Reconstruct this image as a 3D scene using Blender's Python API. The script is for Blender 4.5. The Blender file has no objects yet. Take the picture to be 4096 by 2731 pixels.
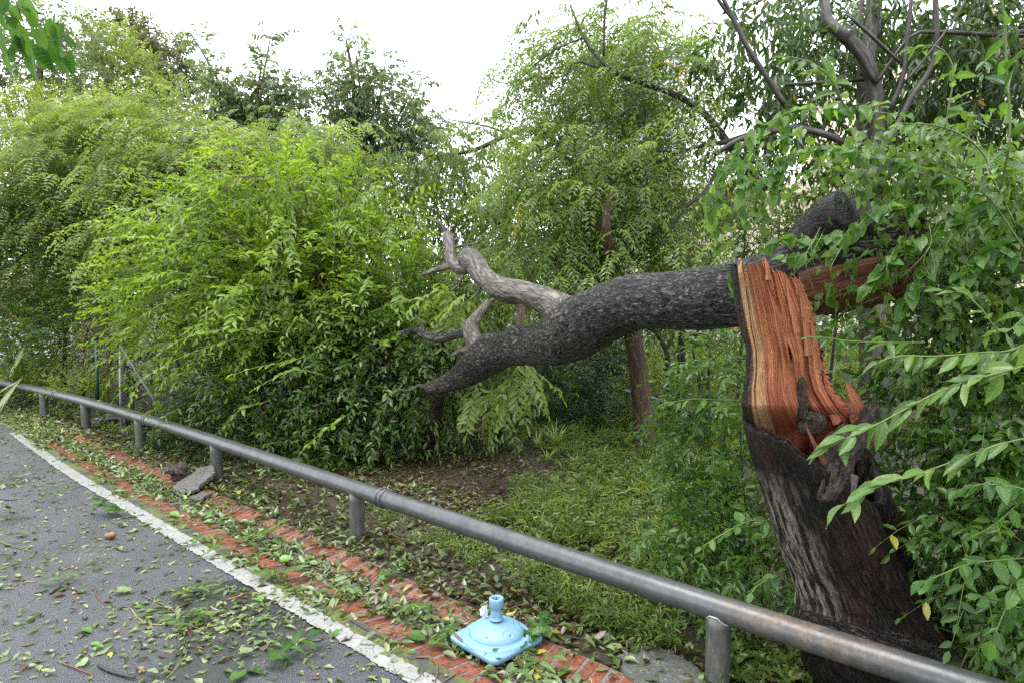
import bpy, bmesh, math, random
import numpy as np
from mathutils import Vector, Matrix, noise

# ------------------------------------------------------------------ camera, sky, sun, exposure
SC = bpy.context.scene
FPX, CAM_H = 2731.0, 2.0
PITCH = math.atan(205 / FPX)
cam_data = bpy.data.cameras.new('camera')
cam_data.lens = 24.0
cam_data.sensor_width = 36.0
cam_data.clip_start = 0.05
cam_data.clip_end = 2000.0
cam = bpy.data.objects.new('camera', cam_data)
SC.collection.objects.link(cam)
cam.location = (0, 0, CAM_H)
cam.rotation_euler = (math.pi / 2 - PITCH, 0, 0)
SC.camera = cam

SUN_EL, SUN_AZ = math.radians(74), math.radians(250)   # azimuth clockwise from +Y
world = bpy.data.worlds.new('World')
SC.world = world
world.use_nodes = True
wn, wl = world.node_tree.nodes, world.node_tree.links
wn.clear()
w_out = wn.new('ShaderNodeOutputWorld')
w_bg = wn.new('ShaderNodeBackground')
w_sky = wn.new('ShaderNodeTexSky')
w_sky.sky_type = 'NISHITA'
w_sky.sun_disc = False
w_sky.sun_elevation = SUN_EL
w_sky.sun_rotation = SUN_AZ
w_mix = wn.new('ShaderNodeMixRGB')
w_mix.inputs[0].default_value = 0.9
w_mix.inputs[2].default_value = (8.2, 8.5, 9.0, 1)      # even rain-cloud cover over the clear sky
wl.new(w_sky.outputs[0], w_mix.inputs[1])
wl.new(w_mix.outputs[0], w_bg.inputs[0])
w_bg.inputs[1].default_value = 0.14
wl.new(w_bg.outputs[0], w_out.inputs[0])

sun_data = bpy.data.lights.new('sun', 'SUN')
sun_data.energy = 1.5
sun_data.angle = math.radians(40)
sun_data.color = (1.0, 0.97, 0.92)
sun = bpy.data.objects.new('sun', sun_data)
SC.collection.objects.link(sun)
sun.rotation_euler = (math.pi / 2 - SUN_EL, 0, -SUN_AZ + math.pi)
sun.rotation_euler = Vector((math.sin(SUN_AZ) * math.cos(SUN_EL), math.cos(SUN_AZ) * math.cos(SUN_EL), math.sin(SUN_EL))).to_track_quat('Z', 'Y').to_euler()

SC.view_settings.view_transform = 'Standard'
SC.view_settings.look = 'None'
SC.view_settings.exposure = 1.42
SC.view_settings.gamma = 1.0
SC.view_settings.use_curve_mapping = False
SC.cycles.max_bounces = 8
SC.cycles.diffuse_bounces = 4
SC.cycles.glossy_bounces = 3
SC.cycles.transmission_bounces = 4
SC.cycles.caustics_reflective = False
SC.cycles.caustics_refractive = False
SC.cycles.filter_width = 1.4
SC.cycles.use_denoising = False
SC.cycles.volume_bounces = 1

# ------------------------------------------------------------------ helpers
rng = np.random.default_rng(11)
random.seed(11)
COL = SC.collection
_c, _s = math.cos(PITCH), math.sin(PITCH)


def ray(px, py):
    u, v = (px - 2048) / FPX, -(py - 1365.5) / FPX
    return np.array([u, _c + v * _s, -_s + v * _c])


def wp(px, py, d):
    """Point seen at photo pixel (px, py), d metres ahead of the camera."""
    r = ray(px, py)
    return np.array([0, 0, CAM_H]) + r * (d / r[1])


def gp(px, py, z=0.0):
    r = ray(px, py)
    return np.array([0, 0, CAM_H]) + r * ((z - CAM_H) / r[2])


def tag(o, label=None, cat=None, group=None, kind=None):
    if label: o['label'] = label
    if cat: o['category'] = cat
    if group: o['group'] = group
    if kind: o['kind'] = kind
    return o


def thing(name, label, cat, loc=(0, 0, 0), group=None, kind=None):
    o = bpy.data.objects.new(name, None)
    o.empty_display_size = 0.1
    COL.objects.link(o)
    o.location = loc
    return tag(o, label, cat, group, kind)


def link(name, me, parent=None, mat=None):
    o = bpy.data.objects.new(name, me)
    COL.objects.link(o)
    if mat is not None and len(me.materials) == 0:
        me.materials.append(mat)
    if parent is not None:
        o.parent = parent
        o.matrix_parent_inverse = Matrix.Translation(-Vector(parent.location))
    return o


def mesh_py(V, F, smooth=True, bc=None):
    me = bpy.data.meshes.new('m')
    me.from_pydata([tuple(v) for v in V], [], F)
    if smooth:
        me.polygons.foreach_set('use_smooth', [True] * len(me.polygons))
    if bc is not None:
        a = me.attributes.new('bc', 'FLOAT_VECTOR', 'POINT')
        a.data.foreach_set('vector', np.asarray(bc, np.float32).ravel())
    me.update()
    return me


def mesh_np(V, F, smooth=False, tint=None):
    """V (n,3), F (m,k) all faces with k corners."""
    V = np.asarray(V, np.float32); F = np.asarray(F, np.int32)
    me = bpy.data.meshes.new('m')
    n, (m, k) = len(V), F.shape
    me.vertices.add(n); me.vertices.foreach_set('co', V.ravel())
    me.loops.add(m * k); me.loops.foreach_set('vertex_index', F.ravel())
    me.polygons.add(m); me.polygons.foreach_set('loop_start', np.arange(0, m * k, k, dtype=np.int32))
    if smooth:
        me.polygons.foreach_set('use_smooth', np.ones(m, bool))
    if tint is not None:
        a = me.attributes.new('tint', 'FLOAT', 'POINT')
        a.data.foreach_set('value', np.asarray(tint, np.float32))
    me.update(calc_edges=True)
    return me


def norm(a):
    return a / np.maximum(np.linalg.norm(a, axis=-1, keepdims=True), 1e-9)


def catmull(P, step):
    """Resample a polyline (rows: xyz plus extras) smoothly."""
    P = np.asarray(P, float)
    if len(P) < 3:
        n = max(2, int(np.linalg.norm(P[-1, :3] - P[0, :3]) / step) + 1)
        t = np.linspace(0, 1, n)[:, None]
        return P[0] * (1 - t) + P[-1] * t
    Q = np.vstack([2 * P[0] - P[1], P, 2 * P[-1] - P[-2]])
    out = []
    for i in range(1, len(Q) - 2):
        n = max(1, int(np.linalg.norm(Q[i + 1, :3] - Q[i, :3]) / step))
        for j in range(n):
            t = j / n
            a, b, c, d = Q[i - 1], Q[i], Q[i + 1], Q[i + 2]
            out.append(0.5 * (2 * b + (c - a) * t + (2 * a - 5 * b + 4 * c - d) * t * t + (3 * b - a - 3 * c + d) * t ** 3))
    out.append(P[-1])
    return np.array(out)


def tube(P, seg=12, step=0.05, disp=0.0, freq=6.0, stretch=0.25, seed=0.0, arc=None, fine=0.0, rfun=None, cap=True):
    """Swept tube; P rows x,y,z,r. Returns V, F, bc (bark coordinates: round the trunk, stretched along it)."""
    Q = catmull(P, step)
    X, R = Q[:, :3], np.maximum(Q[:, 3], 0.0015)
    T = norm(np.gradient(X, axis=0))
    n0 = np.cross(T[0], [0.13, 0.2, 1.0])
    if np.linalg.norm(n0) < 1e-3: n0 = np.cross(T[0], [1, 0, 0])
    N = [norm(n0)]
    for i in range(1, len(X)):
        v = N[-1] - T[i] * np.dot(N[-1], T[i])
        N.append(norm(v))
    N = np.array(N); B = np.cross(T, N)
    u = np.concatenate([[0], np.cumsum(np.linalg.norm(np.diff(X, axis=0), axis=1))])
    V, bc = [], []
    for i in range(len(X)):
        for j in range(seg):
            th = 2 * math.pi * j / seg
            cx, sx = math.cos(th), math.sin(th)
            r = R[i]
            q = Vector((cx * r, sx * r, u[i] * stretch + seed))
            if disp:
                k = noise.noise(q * freq) + 0.5 * noise.noise(q * freq * 2.3)
                r = r * (1 + disp * k)
                if fine:
                    r += fine * (0.6 - abs(noise.noise(q * freq * 7)) * 2.2)
            if rfun: r *= rfun(th, i / (len(X) - 1))
            V.append(X[i] + (N[i] * cx + B[i] * sx) * r)
            bc.append((cx * R[i], sx * R[i], u[i] * stretch + seed))
    F = []
    for i in range(len(X) - 1):
        for j in range(seg):
            a, b = i * seg + j, i * seg + (j + 1) % seg
            F.append((a, b, b + seg, a + seg))
    if cap:
        for i, rev in ((0, True), (len(X) - 1, False)):
            c = len(V); V.append(X[i]); bc.append((0, 0, u[i] * stretch + seed))
            for j in range(seg):
                a, b = i * seg + j, i * seg + (j + 1) % seg
                F.append((b, a, c) if rev else (a, b, c))
    return V, F, bc


def tube_obj(name, P, mat, parent=None, **k):
    V, F, bc = tube(P, **k)
    return link(name, mesh_py(V, F, True, bc), parent, mat)


def pxpath(rows):
    """rows (px, py, depth, r in px) -> x,y,z,r."""
    return [list(wp(a, b, d)) + [r * d / FPX] for a, b, d, r in rows]


def box_bm(bm, lo, hi, M=None):
    vs = []
    for z in (lo[2], hi[2]):
        for x, y in ((lo[0], lo[1]), (hi[0], lo[1]), (hi[0], hi[1]), (lo[0], hi[1])):
            v = Vector((x, y, z))
            vs.append(bm.verts.new(M @ v if M else v))
    for f in ((3, 2, 1, 0), (4, 5, 6, 7), (0, 1, 5, 4), (1, 2, 6, 5), (2, 3, 7, 6), (3, 0, 4, 7)):
        bm.faces.new([vs[i] for i in f])
    return vs


def bm_obj(name, bm, mat, parent=None, smooth=False):
    me = bpy.data.meshes.new('m')
    bm.normal_update()
    bm.to_mesh(me); bm.free()
    if smooth: me.polygons.foreach_set('use_smooth', [True] * len(me.polygons))
    return link(name, me, parent, mat)


# ------------------------------------------------------------------ materials
class N:
    """Small node-tree builder."""
    def __init__(s, name):
        s.m = bpy.data.materials.new(name); s.m.use_nodes = True
        s.t = s.m.node_tree; s.t.nodes.clear()
        s.out = s.t.nodes.new('ShaderNodeOutputMaterial')
    def n(s, kind, **k):
        x = s.t.nodes.new(kind)
        for a, b in k.items(): setattr(x, a, b)
        return x
    def put(s, sock, v):
        if hasattr(v, 'is_linked') or isinstance(v, bpy.types.NodeSocket): s.t.links.new(v, sock)
        else:
            if isinstance(v, (tuple, list)) and len(v) == 3 and sock.type == 'RGBA': v = (*v, 1)
            if isinstance(v, (int, float)) and sock.type == 'RGBA': v = (v, v, v, 1)
            sock.default_value = v
    def attr(s, name, out='Vector'):
        return s.n('ShaderNodeAttribute', attribute_name=name).outputs[out]
    def coord(s, which='Object'):
        return s.n('ShaderNodeTexCoord').outputs[which]
    def pos(s):
        return s.n('ShaderNodeNewGeometry').outputs['Position']
    def mapping(s, v, scale=(1, 1, 1), loc=(0, 0, 0)):
        x = s.n('ShaderNodeMapping'); s.put(x.inputs[0], v)
        x.inputs['Scale'].default_value = scale; x.inputs['Location'].default_value = loc
        return x.outputs[0]
    def noise(s, v, scale, detail=4, rough=0.55, dist=0.0, out=0):
        x = s.n('ShaderNodeTexNoise'); s.put(x.inputs['Vector'], v)
        x.inputs['Scale'].default_value = scale; x.inputs['Detail'].default_value = detail
        x.inputs['Roughness'].default_value = rough; x.inputs['Distortion'].default_value = dist
        return x.outputs[out]
    def voro(s, v, scale, feature='F1', out=0, rand=1.0):
        x = s.n('ShaderNodeTexVoronoi', feature=feature); s.put(x.inputs['Vector'], v)
        x.inputs['Scale'].default_value = scale; x.inputs['Randomness'].default_value = rand
        return x.outputs[out]
    def ramp(s, f, stops, interp='LINEAR'):
        x = s.n('ShaderNodeValToRGB'); s.put(x.inputs[0], f)
        r = x.color_ramp; r.interpolation = interp
        while len(r.elements) < len(stops): r.elements.new(0.5)
        for e, (p, c) in zip(r.elements, stops):
            e.position = p; e.color = (*c, 1) if not isinstance(c, (int, float)) else (c, c, c, 1)
        return x.outputs[0]
    def mix(s, f, a, b, blend='MIX'):
        x = s.n('ShaderNodeMixRGB', blend_type=blend)
        s.put(x.inputs[0], f); s.put(x.inputs[1], a); s.put(x.inputs[2], b)
        return x.outputs[0]
    def math(s, op, a, b=0.0, c=0.0, clamp=False):
        x = s.n('ShaderNodeMath', operation=op, use_clamp=clamp)
        s.put(x.inputs[0], a); s.put(x.inputs[1], b); s.put(x.inputs[2], c)
        return x.outputs[0]
    def sep(s, v):
        x = s.n('ShaderNodeSeparateXYZ'); s.put(x.inputs[0], v); return x.outputs
    def bump(s, h, strength=0.5, dist=0.01, nrm=None):
        x = s.n('ShaderNodeBump'); s.put(x.inputs['Height'], h)
        x.inputs['Strength'].default_value = strength; x.inputs['Distance'].default_value = dist
        if nrm is not None: s.put(x.inputs['Normal'], nrm)
        return x.outputs[0]
    def bsdf(s, color, rough=0.6, spec=0.5, metal=0.0, normal=None, **k):
        x = s.n('ShaderNodeBsdfPrincipled')
        s.put(x.inputs['Base Color'], color); s.put(x.inputs['Roughness'], rough)
        s.put(x.inputs['Specular IOR Level'], spec); s.put(x.inputs['Metallic'], metal)
        if normal is not None: s.put(x.inputs['Normal'], normal)
        for a, b in k.items(): s.put(x.inputs[a.replace('_', ' ')], b)
        return x.outputs[0]
    def done(s, shader):
        s.t.links.new(shader, s.out.inputs[0]); return s.m


def leaf_mat(name, dark, mid, light, yellow=None, trans=0.4, rough=0.32, spec=0.5, obj=False, under=0.25, tgain=(1.65, 1.6, 0.7), veins=False):
    b = N(name)
    f = b.n('ShaderNodeObjectInfo').outputs['Random'] if obj else b.attr('tint', 'Fac')
    stops = [(0.05, dark), (0.5, mid), (0.92, light)]
    if yellow: stops.append((0.985, yellow))
    col = b.ramp(f, stops)
    nrm = None
    if veins:
        x, y, z = b.sep(b.attr('luv'))
        ax = b.math('ABSOLUTE', x)
        rib = b.math('SUBTRACT', 1.0, b.math('MULTIPLY', ax, 22.0), clamp=True)
        sv = b.math('SINE', b.math('MULTIPLY', b.math('SUBTRACT', y, b.math('MULTIPLY', ax, 0.7)), 44.0))
        sv = b.math('POWER', b.math('MULTIPLY_ADD', sv, 0.5, 0.5), 5.0)
        v = b.math('MAXIMUM', rib, b.math('MULTIPLY', sv, 0.45))
        col = b.mix(b.math('MULTIPLY', v, 0.28), col, tuple(min(1, c * 1.8 + 0.03) for c in light))
        nrm = b.bump(b.math('ADD', v, b.noise(b.attr('luv'), 9, 2)), 0.35, 0.004)
    back = b.n('ShaderNodeNewGeometry').outputs['Backfacing']
    pale = b.mix(0.55, col, (0.16, 0.21, 0.10))
    face = b.mix(b.math('MULTIPLY', back, under / 0.55), col, pale)
    p = b.bsdf(face, rough, spec, 0.0, nrm)
    tr = b.n('ShaderNodeBsdfTranslucent')
    b.put(tr.inputs[0], b.mix(1.0, col, tgain, 'MULTIPLY'))
    mx = b.n('ShaderNodeMixShader'); mx.inputs[0].default_value = min(0.6, trans + 0.07)
    b.t.links.new(p, mx.inputs[1]); b.t.links.new(tr.outputs[0], mx.inputs[2])
    return b.done(mx.outputs[0])


def bark_mat(name, dark, mid, light, scale=26, bump=0.8, rough=0.5, lichen=0.0, spec=0.5, bdist=0.012, fibre=1.0):
    b = N(name)
    c = b.attr('bc')
    wv = b.n('ShaderNodeVectorMath', operation='MULTIPLY_ADD')
    b.put(wv.inputs[0], b.noise(c, 11, 3, out=1)); wv.inputs[1].default_value = (0.05, 0.05, 0.05); b.put(wv.inputs[2], c)
    w = wv.outputs[0]
    e = b.noise(w, scale * 0.9, 5, 0.6, 0.5)
    ridge = b.ramp(b.math('ABSOLUTE', b.math('MULTIPLY_ADD', e, 2.0, -1.0)), [(0.0, 0.0), (0.07, 0.45), (0.22, 1.0)])
    fine = b.noise(w, scale * 3.2, 6, 0.7)
    h = b.math('ADD', b.math('MULTIPLY', ridge, fibre), b.math('MULTIPLY', fine, 0.7))
    tone = b.math('MULTIPLY', ridge, b.math('MULTIPLY_ADD', fine, 1.1, -0.05), clamp=True)
    col = b.ramp(tone, [(0.08, dark), (0.45, mid), (0.8, light)])
    big = b.noise(c, 5, 3)
    col = b.mix(b.ramp(big, [(0.4, 0.0), (0.65, 0.45)]), col, dark)
    if lichen:
        l = b.ramp(b.noise(w, 14, 6, 0.7), [(0.56, 0.0), (0.64, lichen)])
        col = b.mix(l, col, (0.33, 0.32, 0.27))
    return b.done(b.bsdf(col, b.math('MULTIPLY_ADD', fine, -0.2, rough + 0.1), spec, 0, b.bump(h, bump, bdist)))
# ------------------------------------------------------------------ the rail line that road, gutter and rail follow
_xs = np.linspace(-9.4, 1.8, 1500)
_R = np.stack([_xs, np.polyval([1.70744466e-03, 8.60763979e-03, -9.02350184e-01, 4.27302248], _xs)], 1)
_a, _b = norm(_R[0] - _R[8]), norm(_R[-1] - _R[-8])
_R = np.vstack([[_R[0] + _a * t for t in np.arange(24, 0, -0.05)], _R, [_R[-1] + _b * t for t in np.arange(0.05, 6, 0.05)]])
_u = np.concatenate([[0], np.cumsum(np.linalg.norm(np.diff(_R, axis=0), axis=1))])
_uu = np.arange(0, _u[-1], 0.05)
RL = np.stack([np.interp(_uu, _u, _R[:, 0]), np.interp(_uu, _u, _R[:, 1])], 1)
RT = norm(np.gradient(RL, axis=0))
RN = np.stack([RT[:, 1], -RT[:, 0]], 1)               # towards the road
U0 = float(np.interp(-9.4, _R[:, 0], _u))             # arc length where the frame's left edge begins


def along(u, o):
    """World xy at arc length u along the rail, o metres towards the road."""
    x0 = np.interp(u, _uu, RL[:, 0])
    o = o - 0.27 * np.clip((-3.6 - x0) / 3.2, 0, 1.35) ** 1.6 * np.clip(o, 0, 1)      # the road edge closes in on the rail far off
    x = x0 + np.interp(u, _uu, RN[:, 0]) * o
    y = np.interp(u, _uu, RL[:, 1]) + np.interp(u, _uu, RN[:, 1]) * o
    return x, y


def u_of(x, y):
    return float(_uu[np.argmin((RL[:, 0] - x) ** 2 + (RL[:, 1] - y) ** 2)])


GZ_O = [-60, -0.3, 0.0, 0.24, 0.25, 0.45, 0.635, 0.83, 0.84, 1.2, 60]
GZ_Z = [0.0, 0.0, 0.0, 0.012, 0.014, -0.02, -0.02, 0.002, 0.004, 0.004, 0.004]


def gz(o):
    return float(np.interp(o, GZ_O, GZ_Z))


def strip(name, o0, o1, z0, z1, mat, parent=None, kind=None, us=None, jag=0.0, nx=1, seed=3):
    us = _uu if us is None else us
    V, F = [], []
    r = np.random.default_rng(seed)
    for i, u in enumerate(us):
        for k in range(nx + 1):
            o = o0 + (o1 - o0) * k / nx
            if jag and k in (0, nx):
                o += jag * (noise.noise(Vector((u * 9, k * 7.3, seed))) + 0.8 * noise.noise(Vector((u * 31, k * 3.1, seed))) + 0.5 * noise.noise(Vector((u * 80, k * 3.1, seed))))
            x, y = along(u, o)
            V.append((x, y, z0 + (z1 - z0) * k / nx))
    w = nx + 1
    for i in range(len(us) - 1):
        for k in range(nx):
            F.append((i * w + k, i * w + k + 1, (i + 1) * w + k + 1, (i + 1) * w + k))
    o = link(name, mesh_py(V, F, False), parent, mat)
    if kind: o['kind'] = kind
    return o


# soil
b = N('wet soil')
p = b.pos()
sn = b.noise(p, 3.5, 8, 0.65)
col = b.ramp(sn, [(0.3, (0.018, 0.014, 0.010)), (0.55, (0.045, 0.034, 0.022)), (0.75, (0.035, 0.05, 0.016))])
col = b.mix(b.ramp(b.noise(p, 60, 4), [(0.45, 0.0), (0.7, 0.5)]), col, (0.07, 0.05, 0.03))
M_SOIL = b.done(b.bsdf(col, 0.6, 0.4, 0, b.bump(b.noise(p, 40, 8, 0.7), 0.8, 0.03)))

# wet asphalt, with shallow standing water
b = N('wet asphalt')
p = b.pos()
grain = b.voro(p, 150)
g2 = b.noise(p, 260, 3, 0.7)
pud = b.noise(b.mapping(p, (1.0, 1.0, 1.0), (3.1, 0.4, 0)), 0.9, 3, 0.5)
pd = b.n('ShaderNodeVectorMath', operation='DISTANCE'); b.put(pd.inputs[0], b.mapping(p, (1, 0.8, 1))); pd.inputs[1].default_value = (-1.75, 4.05 * 0.8, 0)
pud = b.math('ADD', pud, b.math('MULTIPLY', b.math('SUBTRACT', 1.0, b.math('MULTIPLY', pd.outputs['Value'], 1.25), clamp=True), 0.22))
wet = b.ramp(pud, [(0.55, 0.0), (0.63, 1.0)])
lo = b.noise(p, 1.3, 4)
base = b.ramp(grain, [(0.05, (0.125, 0.131, 0.148)), (0.5, (0.078, 0.082, 0.094)), (0.85, (0.024, 0.025, 0.029))])
base = b.mix(b.ramp(lo, [(0.35, 0.0), (0.7, 0.5)]), base, (0.10, 0.103, 0.112))
base = b.mix(b.ramp(b.noise(b.mapping(p, (1, 0.35, 1)), 2.4, 5, 0.7), [(0.5, 0.0), (0.75, 0.55)]), base, (0.022, 0.022, 0.024))
base = b.mix(b.math('MULTIPLY', wet, 0.7), base, (0.015, 0.016, 0.014))
rough = b.mix(wet, b.math('MULTIPLY_ADD', g2, 0.25, 0.18), 0.07)
nb = b.n('ShaderNodeBump'); b.put(nb.inputs['Height'], b.math('ADD', grain, b.math('MULTIPLY', g2, 0.5)))
b.put(nb.inputs['Strength'], b.math('MULTIPLY_ADD', wet, -0.6, 0.85)); nb.inputs['Distance'].default_value = 0.008
M_ASPH = b.done(b.bsdf(base, rough, 0.5, 0, nb.outputs[0]))

# old mossy asphalt edge
b = N('mossy asphalt edge')
p = b.pos()
moss = b.ramp(b.noise(p, 5.5, 6, 0.65), [(0.42, 0.0), (0.58, 1.0)])
mf = b.noise(p, 120, 4, 0.7)
col = b.mix(moss, b.ramp(mf, [(0.3, (0.03, 0.032, 0.034)), (0.7, (0.075, 0.077, 0.08))]), b.ramp(mf, [(0.3, (0.045, 0.06, 0.008)), (0.7, (0.14, 0.15, 0.02))]))
M_MOSS = b.done(b.bsdf(col, b.mix(moss, 0.35, 0.8), 0.5, 0, b.bump(mf, 0.7, 0.008)))

# worn white road paint
b = N('worn white paint')
p = b.pos()
pf = b.noise(p, 45, 6, 0.7)
crack = b.ramp(b.voro(b.mapping(p, (1, 1, 1)), 9, 'DISTANCE_TO_EDGE'), [(0.0, 1.0), (0.025, 0.0)])
crack = b.math('MULTIPLY', crack, b.ramp(b.noise(p, 6, 2), [(0.45, 0), (0.55, 1)]))
worn = b.math('MAXIMUM', b.ramp(pf, [(0.62, 0.0), (0.68, 0.9)]), crack)
col = b.mix(worn, b.ramp(b.noise(p, 12, 5), [(0.3, (0.20, 0.20, 0.19)), (0.7, (0.32, 0.32, 0.305))]), (0.05, 0.05, 0.052))
M_PAINT = b.done(b.bsdf(col, 0.42, 0.5, 0, b.bump(b.math('SUBTRACT', b.noise(p, 90, 4), worn), 0.5, 0.005)))

# brick, mortar
b = N('glazed red brick')
p = b.pos()
rnd = b.n('ShaderNodeObjectInfo').outputs['Random']
col = b.ramp(rnd, [(0.0, (0.12, 0.035, 0.020)), (0.35, (0.20, 0.055, 0.028)), (0.8, (0.25, 0.075, 0.038)), (1.0, (0.27, 0.11, 0.07))])
col = b.mix(b.ramp(b.noise(p, 30, 6, 0.7), [(0.46, 0.0), (0.62, 0.9)]), col, (0.045, 0.03, 0.02))
col = b.mix(b.ramp(b.noise(p, 18, 4), [(0.6, 0), (0.72, 0.6)]), col, (0.27, 0.15, 0.11))
M_BRICK = b.done(b.bsdf(col, b.ramp(b.noise(p, 22, 3), [(0.35, 0.18), (0.65, 0.5)]), 0.5, 0, b.bump(b.noise(p, 70, 5), 0.4, 0.004)))
b = N('grey mortar')
p = b.pos()
M_MORTAR = b.done(b.bsdf(b.ramp(b.noise(p, 60, 5, 0.7), [(0.3, (0.06, 0.06, 0.062)), (0.7, (0.20, 0.20, 0.20))]), 0.6, 0.4, 0, b.bump(b.noise(p, 140, 4), 0.7, 0.006)))

b = N('rough wet concrete')
p = b.pos()
cf = b.noise(p, 35, 8, 0.7)
col = b.ramp(cf, [(0.3, (0.045, 0.046, 0.043)), (0.55, (0.095, 0.095, 0.09)), (0.75, (0.16, 0.16, 0.15))])
col = b.mix(b.ramp(b.noise(p, 7, 5), [(0.5, 0), (0.7, 0.6)]), col, (0.06, 0.065, 0.035))
M_CONC = b.done(b.bsdf(col, 0.5, 0.4, 0, b.bump(b.math('ADD', cf, b.voro(p, 60)), 0.5, 0.01)))

# ---- ground sheets
ground = link('ground', mesh_py([(-300, -300, -0.09), (300, -300, -0.09), (300, 300, -0.09), (-300, 300, -0.09)], [(0, 1, 2, 3)], False), None, M_SOIL)
tag(ground, kind='structure')


def offset_sheet(name, os_, mat, us, bump=0.0):
    V, F = [], []
    for u in us:
        for o in os_:
            x, y = along(u, o)
            z = gz(o) - (0.012 if -0.3 < o < 0.25 else 0.0)
            if bump: z += bump * min(1, max(0, -o + 0.1)) * (noise.noise(Vector((x * 1.1, y * 1.1, 0))) + 0.5 * noise.noise(Vector((x * 4, y * 4, 3)))) - 0.004
            V.append((x, y, z))
    w = len(os_)
    for i in range(len(us) - 1):
        for k in range(w - 1):
            F.append((i * w + k, i * w + k + 1, (i + 1) * w + k + 1, (i + 1) * w + k))
    return tag(link(name, mesh_py(V, F, True), None, mat), kind='structure')


verge = offset_sheet('verge', list(-np.linspace(0, 1, 60)[::-1] ** 1.6 * 26) + [0.12, 0.248], M_SOIL, _uu[::3], 0.035)
road = strip('road', 0.838, 11.0, 0.0, 0.0, M_ASPH, kind='structure', us=_uu[::4], nx=4)
moss_edge = strip('asphalt_edge', 0.825, 0.965, 0.004, 0.004, M_MOSS, kind='structure', us=_uu, jag=0.006, seed=9)
_lu = np.arange(u_of(*gp(75, 1745)[:2]) - 0.35, _uu[-1], 0.012)
line = strip('road_edge_line', 0.925, 1.045, 0.0085, 0.0085, M_PAINT, kind='structure', us=_lu, jag=0.015, seed=5)

# ---- brick lined gutter: every brick a piece of its own
gutter = tag(bpy.data.objects.new('brick_gutter', None), kind='structure')
COL.objects.link(gutter)
strip('gutter_bed', 0.25, 0.83, -0.04, -0.04, M_MORTAR, gutter, us=_uu)
strip('mortar_bed', 0.25, 0.46, 0.0105, -0.024, M_MORTAR, gutter, us=_uu)
strip('mortar_bed', 0.625, 0.828, -0.0235, -0.0015, M_MORTAR, gutter, us=_uu)


def brick_mesh(seed):
    bm = bmesh.new()
    box_bm(bm, (-0.0955, -0.0335, -0.03), (0.0955, 0.0335, 0.0))
    bmesh.ops.bevel(bm, geom=[e for e in bm.edges if any(v.co.z > -0.01 for v in e.verts)], offset=0.005, segments=1, affect='EDGES')
    r = random.Random(seed)
    for v in bm.verts: v.co += Vector((r.uniform(-1, 1) * 0.003, r.uniform(-1, 1) * 0.002, r.uniform(-1, 1) * 0.0015))
    me = bpy.data.meshes.new('brick'); bm.to_mesh(me); bm.free(); me.materials.append(M_BRICK)
    return me


BRICKS = [brick_mesh(i) for i in range(6)]
_r = random.Random(4)
for (oc, za, zb, skew) in ((0.35, 0.014, -0.02, 0.10), (0.731, -0.02, 0.002, -0.02)):
    u = U0 + 1.9
    nb_ = 0
    while u < _uu[-1] - 2.2:
        nb_ += 1
        x, y = along(u, oc)
        if y < 3.0: break
        x2, y2 = along(u, oc + 0.1)
        d = Vector((x2 - x, y2 - y, (zb - za) / 0.2 * 0.1)).normalized()
        if oc < 0.5: t = Vector(along(u + 0.05, oc)) - Vector((x, y))
        else: t = Vector(along(u + 0.05, oc)) - Vector((x, y))
        t = Vector((t.x, t.y, 0)).normalized()
        d = (d + t * skew).normalized()
        nrm = d.cross(t).normalized()
        if nrm.z < 0: nrm = -nrm
        t = nrm.cross(d)
        o = bpy.data.objects.new('brick', _r.choice(BRICKS))
        M = Matrix((d, t, nrm)).transposed().to_4x4()
        M.translation = Vector((x, y, (za + zb) / 2 + _r.uniform(-0.002, 0.002)))
        o.matrix_world = M @ Matrix.Rotation(_r.uniform(-0.02, 0.02), 4, 'Z')
        COL.objects.link(o); o.parent = gutter
        u += (0.0695 if nb_ % 2 else 0.0835) + _r.uniform(-0.002, 0.002)

# ---- guard rail
b = N('galvanised steel')
p = b.pos()
sp = b.voro(p, 42, 'F1', out=1)
spg = b.sep(sp)[0]
nz = b.noise(p, 9, 6, 0.6)
col = b.mix(b.math('MULTIPLY', spg, 0.35), (0.085, 0.088, 0.09), (0.155, 0.158, 0.158))
col = b.mix(b.ramp(nz, [(0.42, 0.0), (0.7, 0.6)]), col, (0.05, 0.053, 0.05))
x, y, z = b.sep(p)
rust_zone = b.math('SUBTRACT', 1.0, b.math('ABSOLUTE', b.math('MULTIPLY', b.math('SUBTRACT', x, 1.36), 2.6)), clamp=True)
rust = b.math('MULTIPLY', rust_zone, b.ramp(b.noise(p, 14, 6, 0.65), [(0.40, 0.0), (0.58, 1.0)]))
col = b.mix(b.math('MULTIPLY', rust, 0.85), col, b.ramp(b.noise(p, 50, 4), [(0.3, (0.08, 0.04, 0.02)), (0.7, (0.21, 0.155, 0.11))]))
M_STEEL = b.done(b.bsdf(col, b.math('MULTIPLY_ADD', nz, 0.2, b.math('MULTIPLY_ADD', rust, 0.2, 0.20)), 0.5, b.math('MULTIPLY_ADD', rust, -0.3, 0.35), b.bump(b.noise(p, 200, 3), 0.06, 0.003)))
b = N('weathered steel post')
p = b.pos()
nz = b.noise(b.mapping(p, (1, 1, 0.35)), 22, 6, 0.7)
col = b.ramp(nz, [(0.3, (0.05, 0.052, 0.043)), (0.55, (0.10, 0.10, 0.088)), (0.75, (0.17, 0.17, 0.155))])
M_POST = b.done(b.bsdf(col, 0.42, 0.5, 0.25, b.bump(nz, 0.15, 0.004)))
b = N('white weld scar'); M_WELD = b.done(b.bsdf((0.55, 0.55, 0.53), 0.5))

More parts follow.
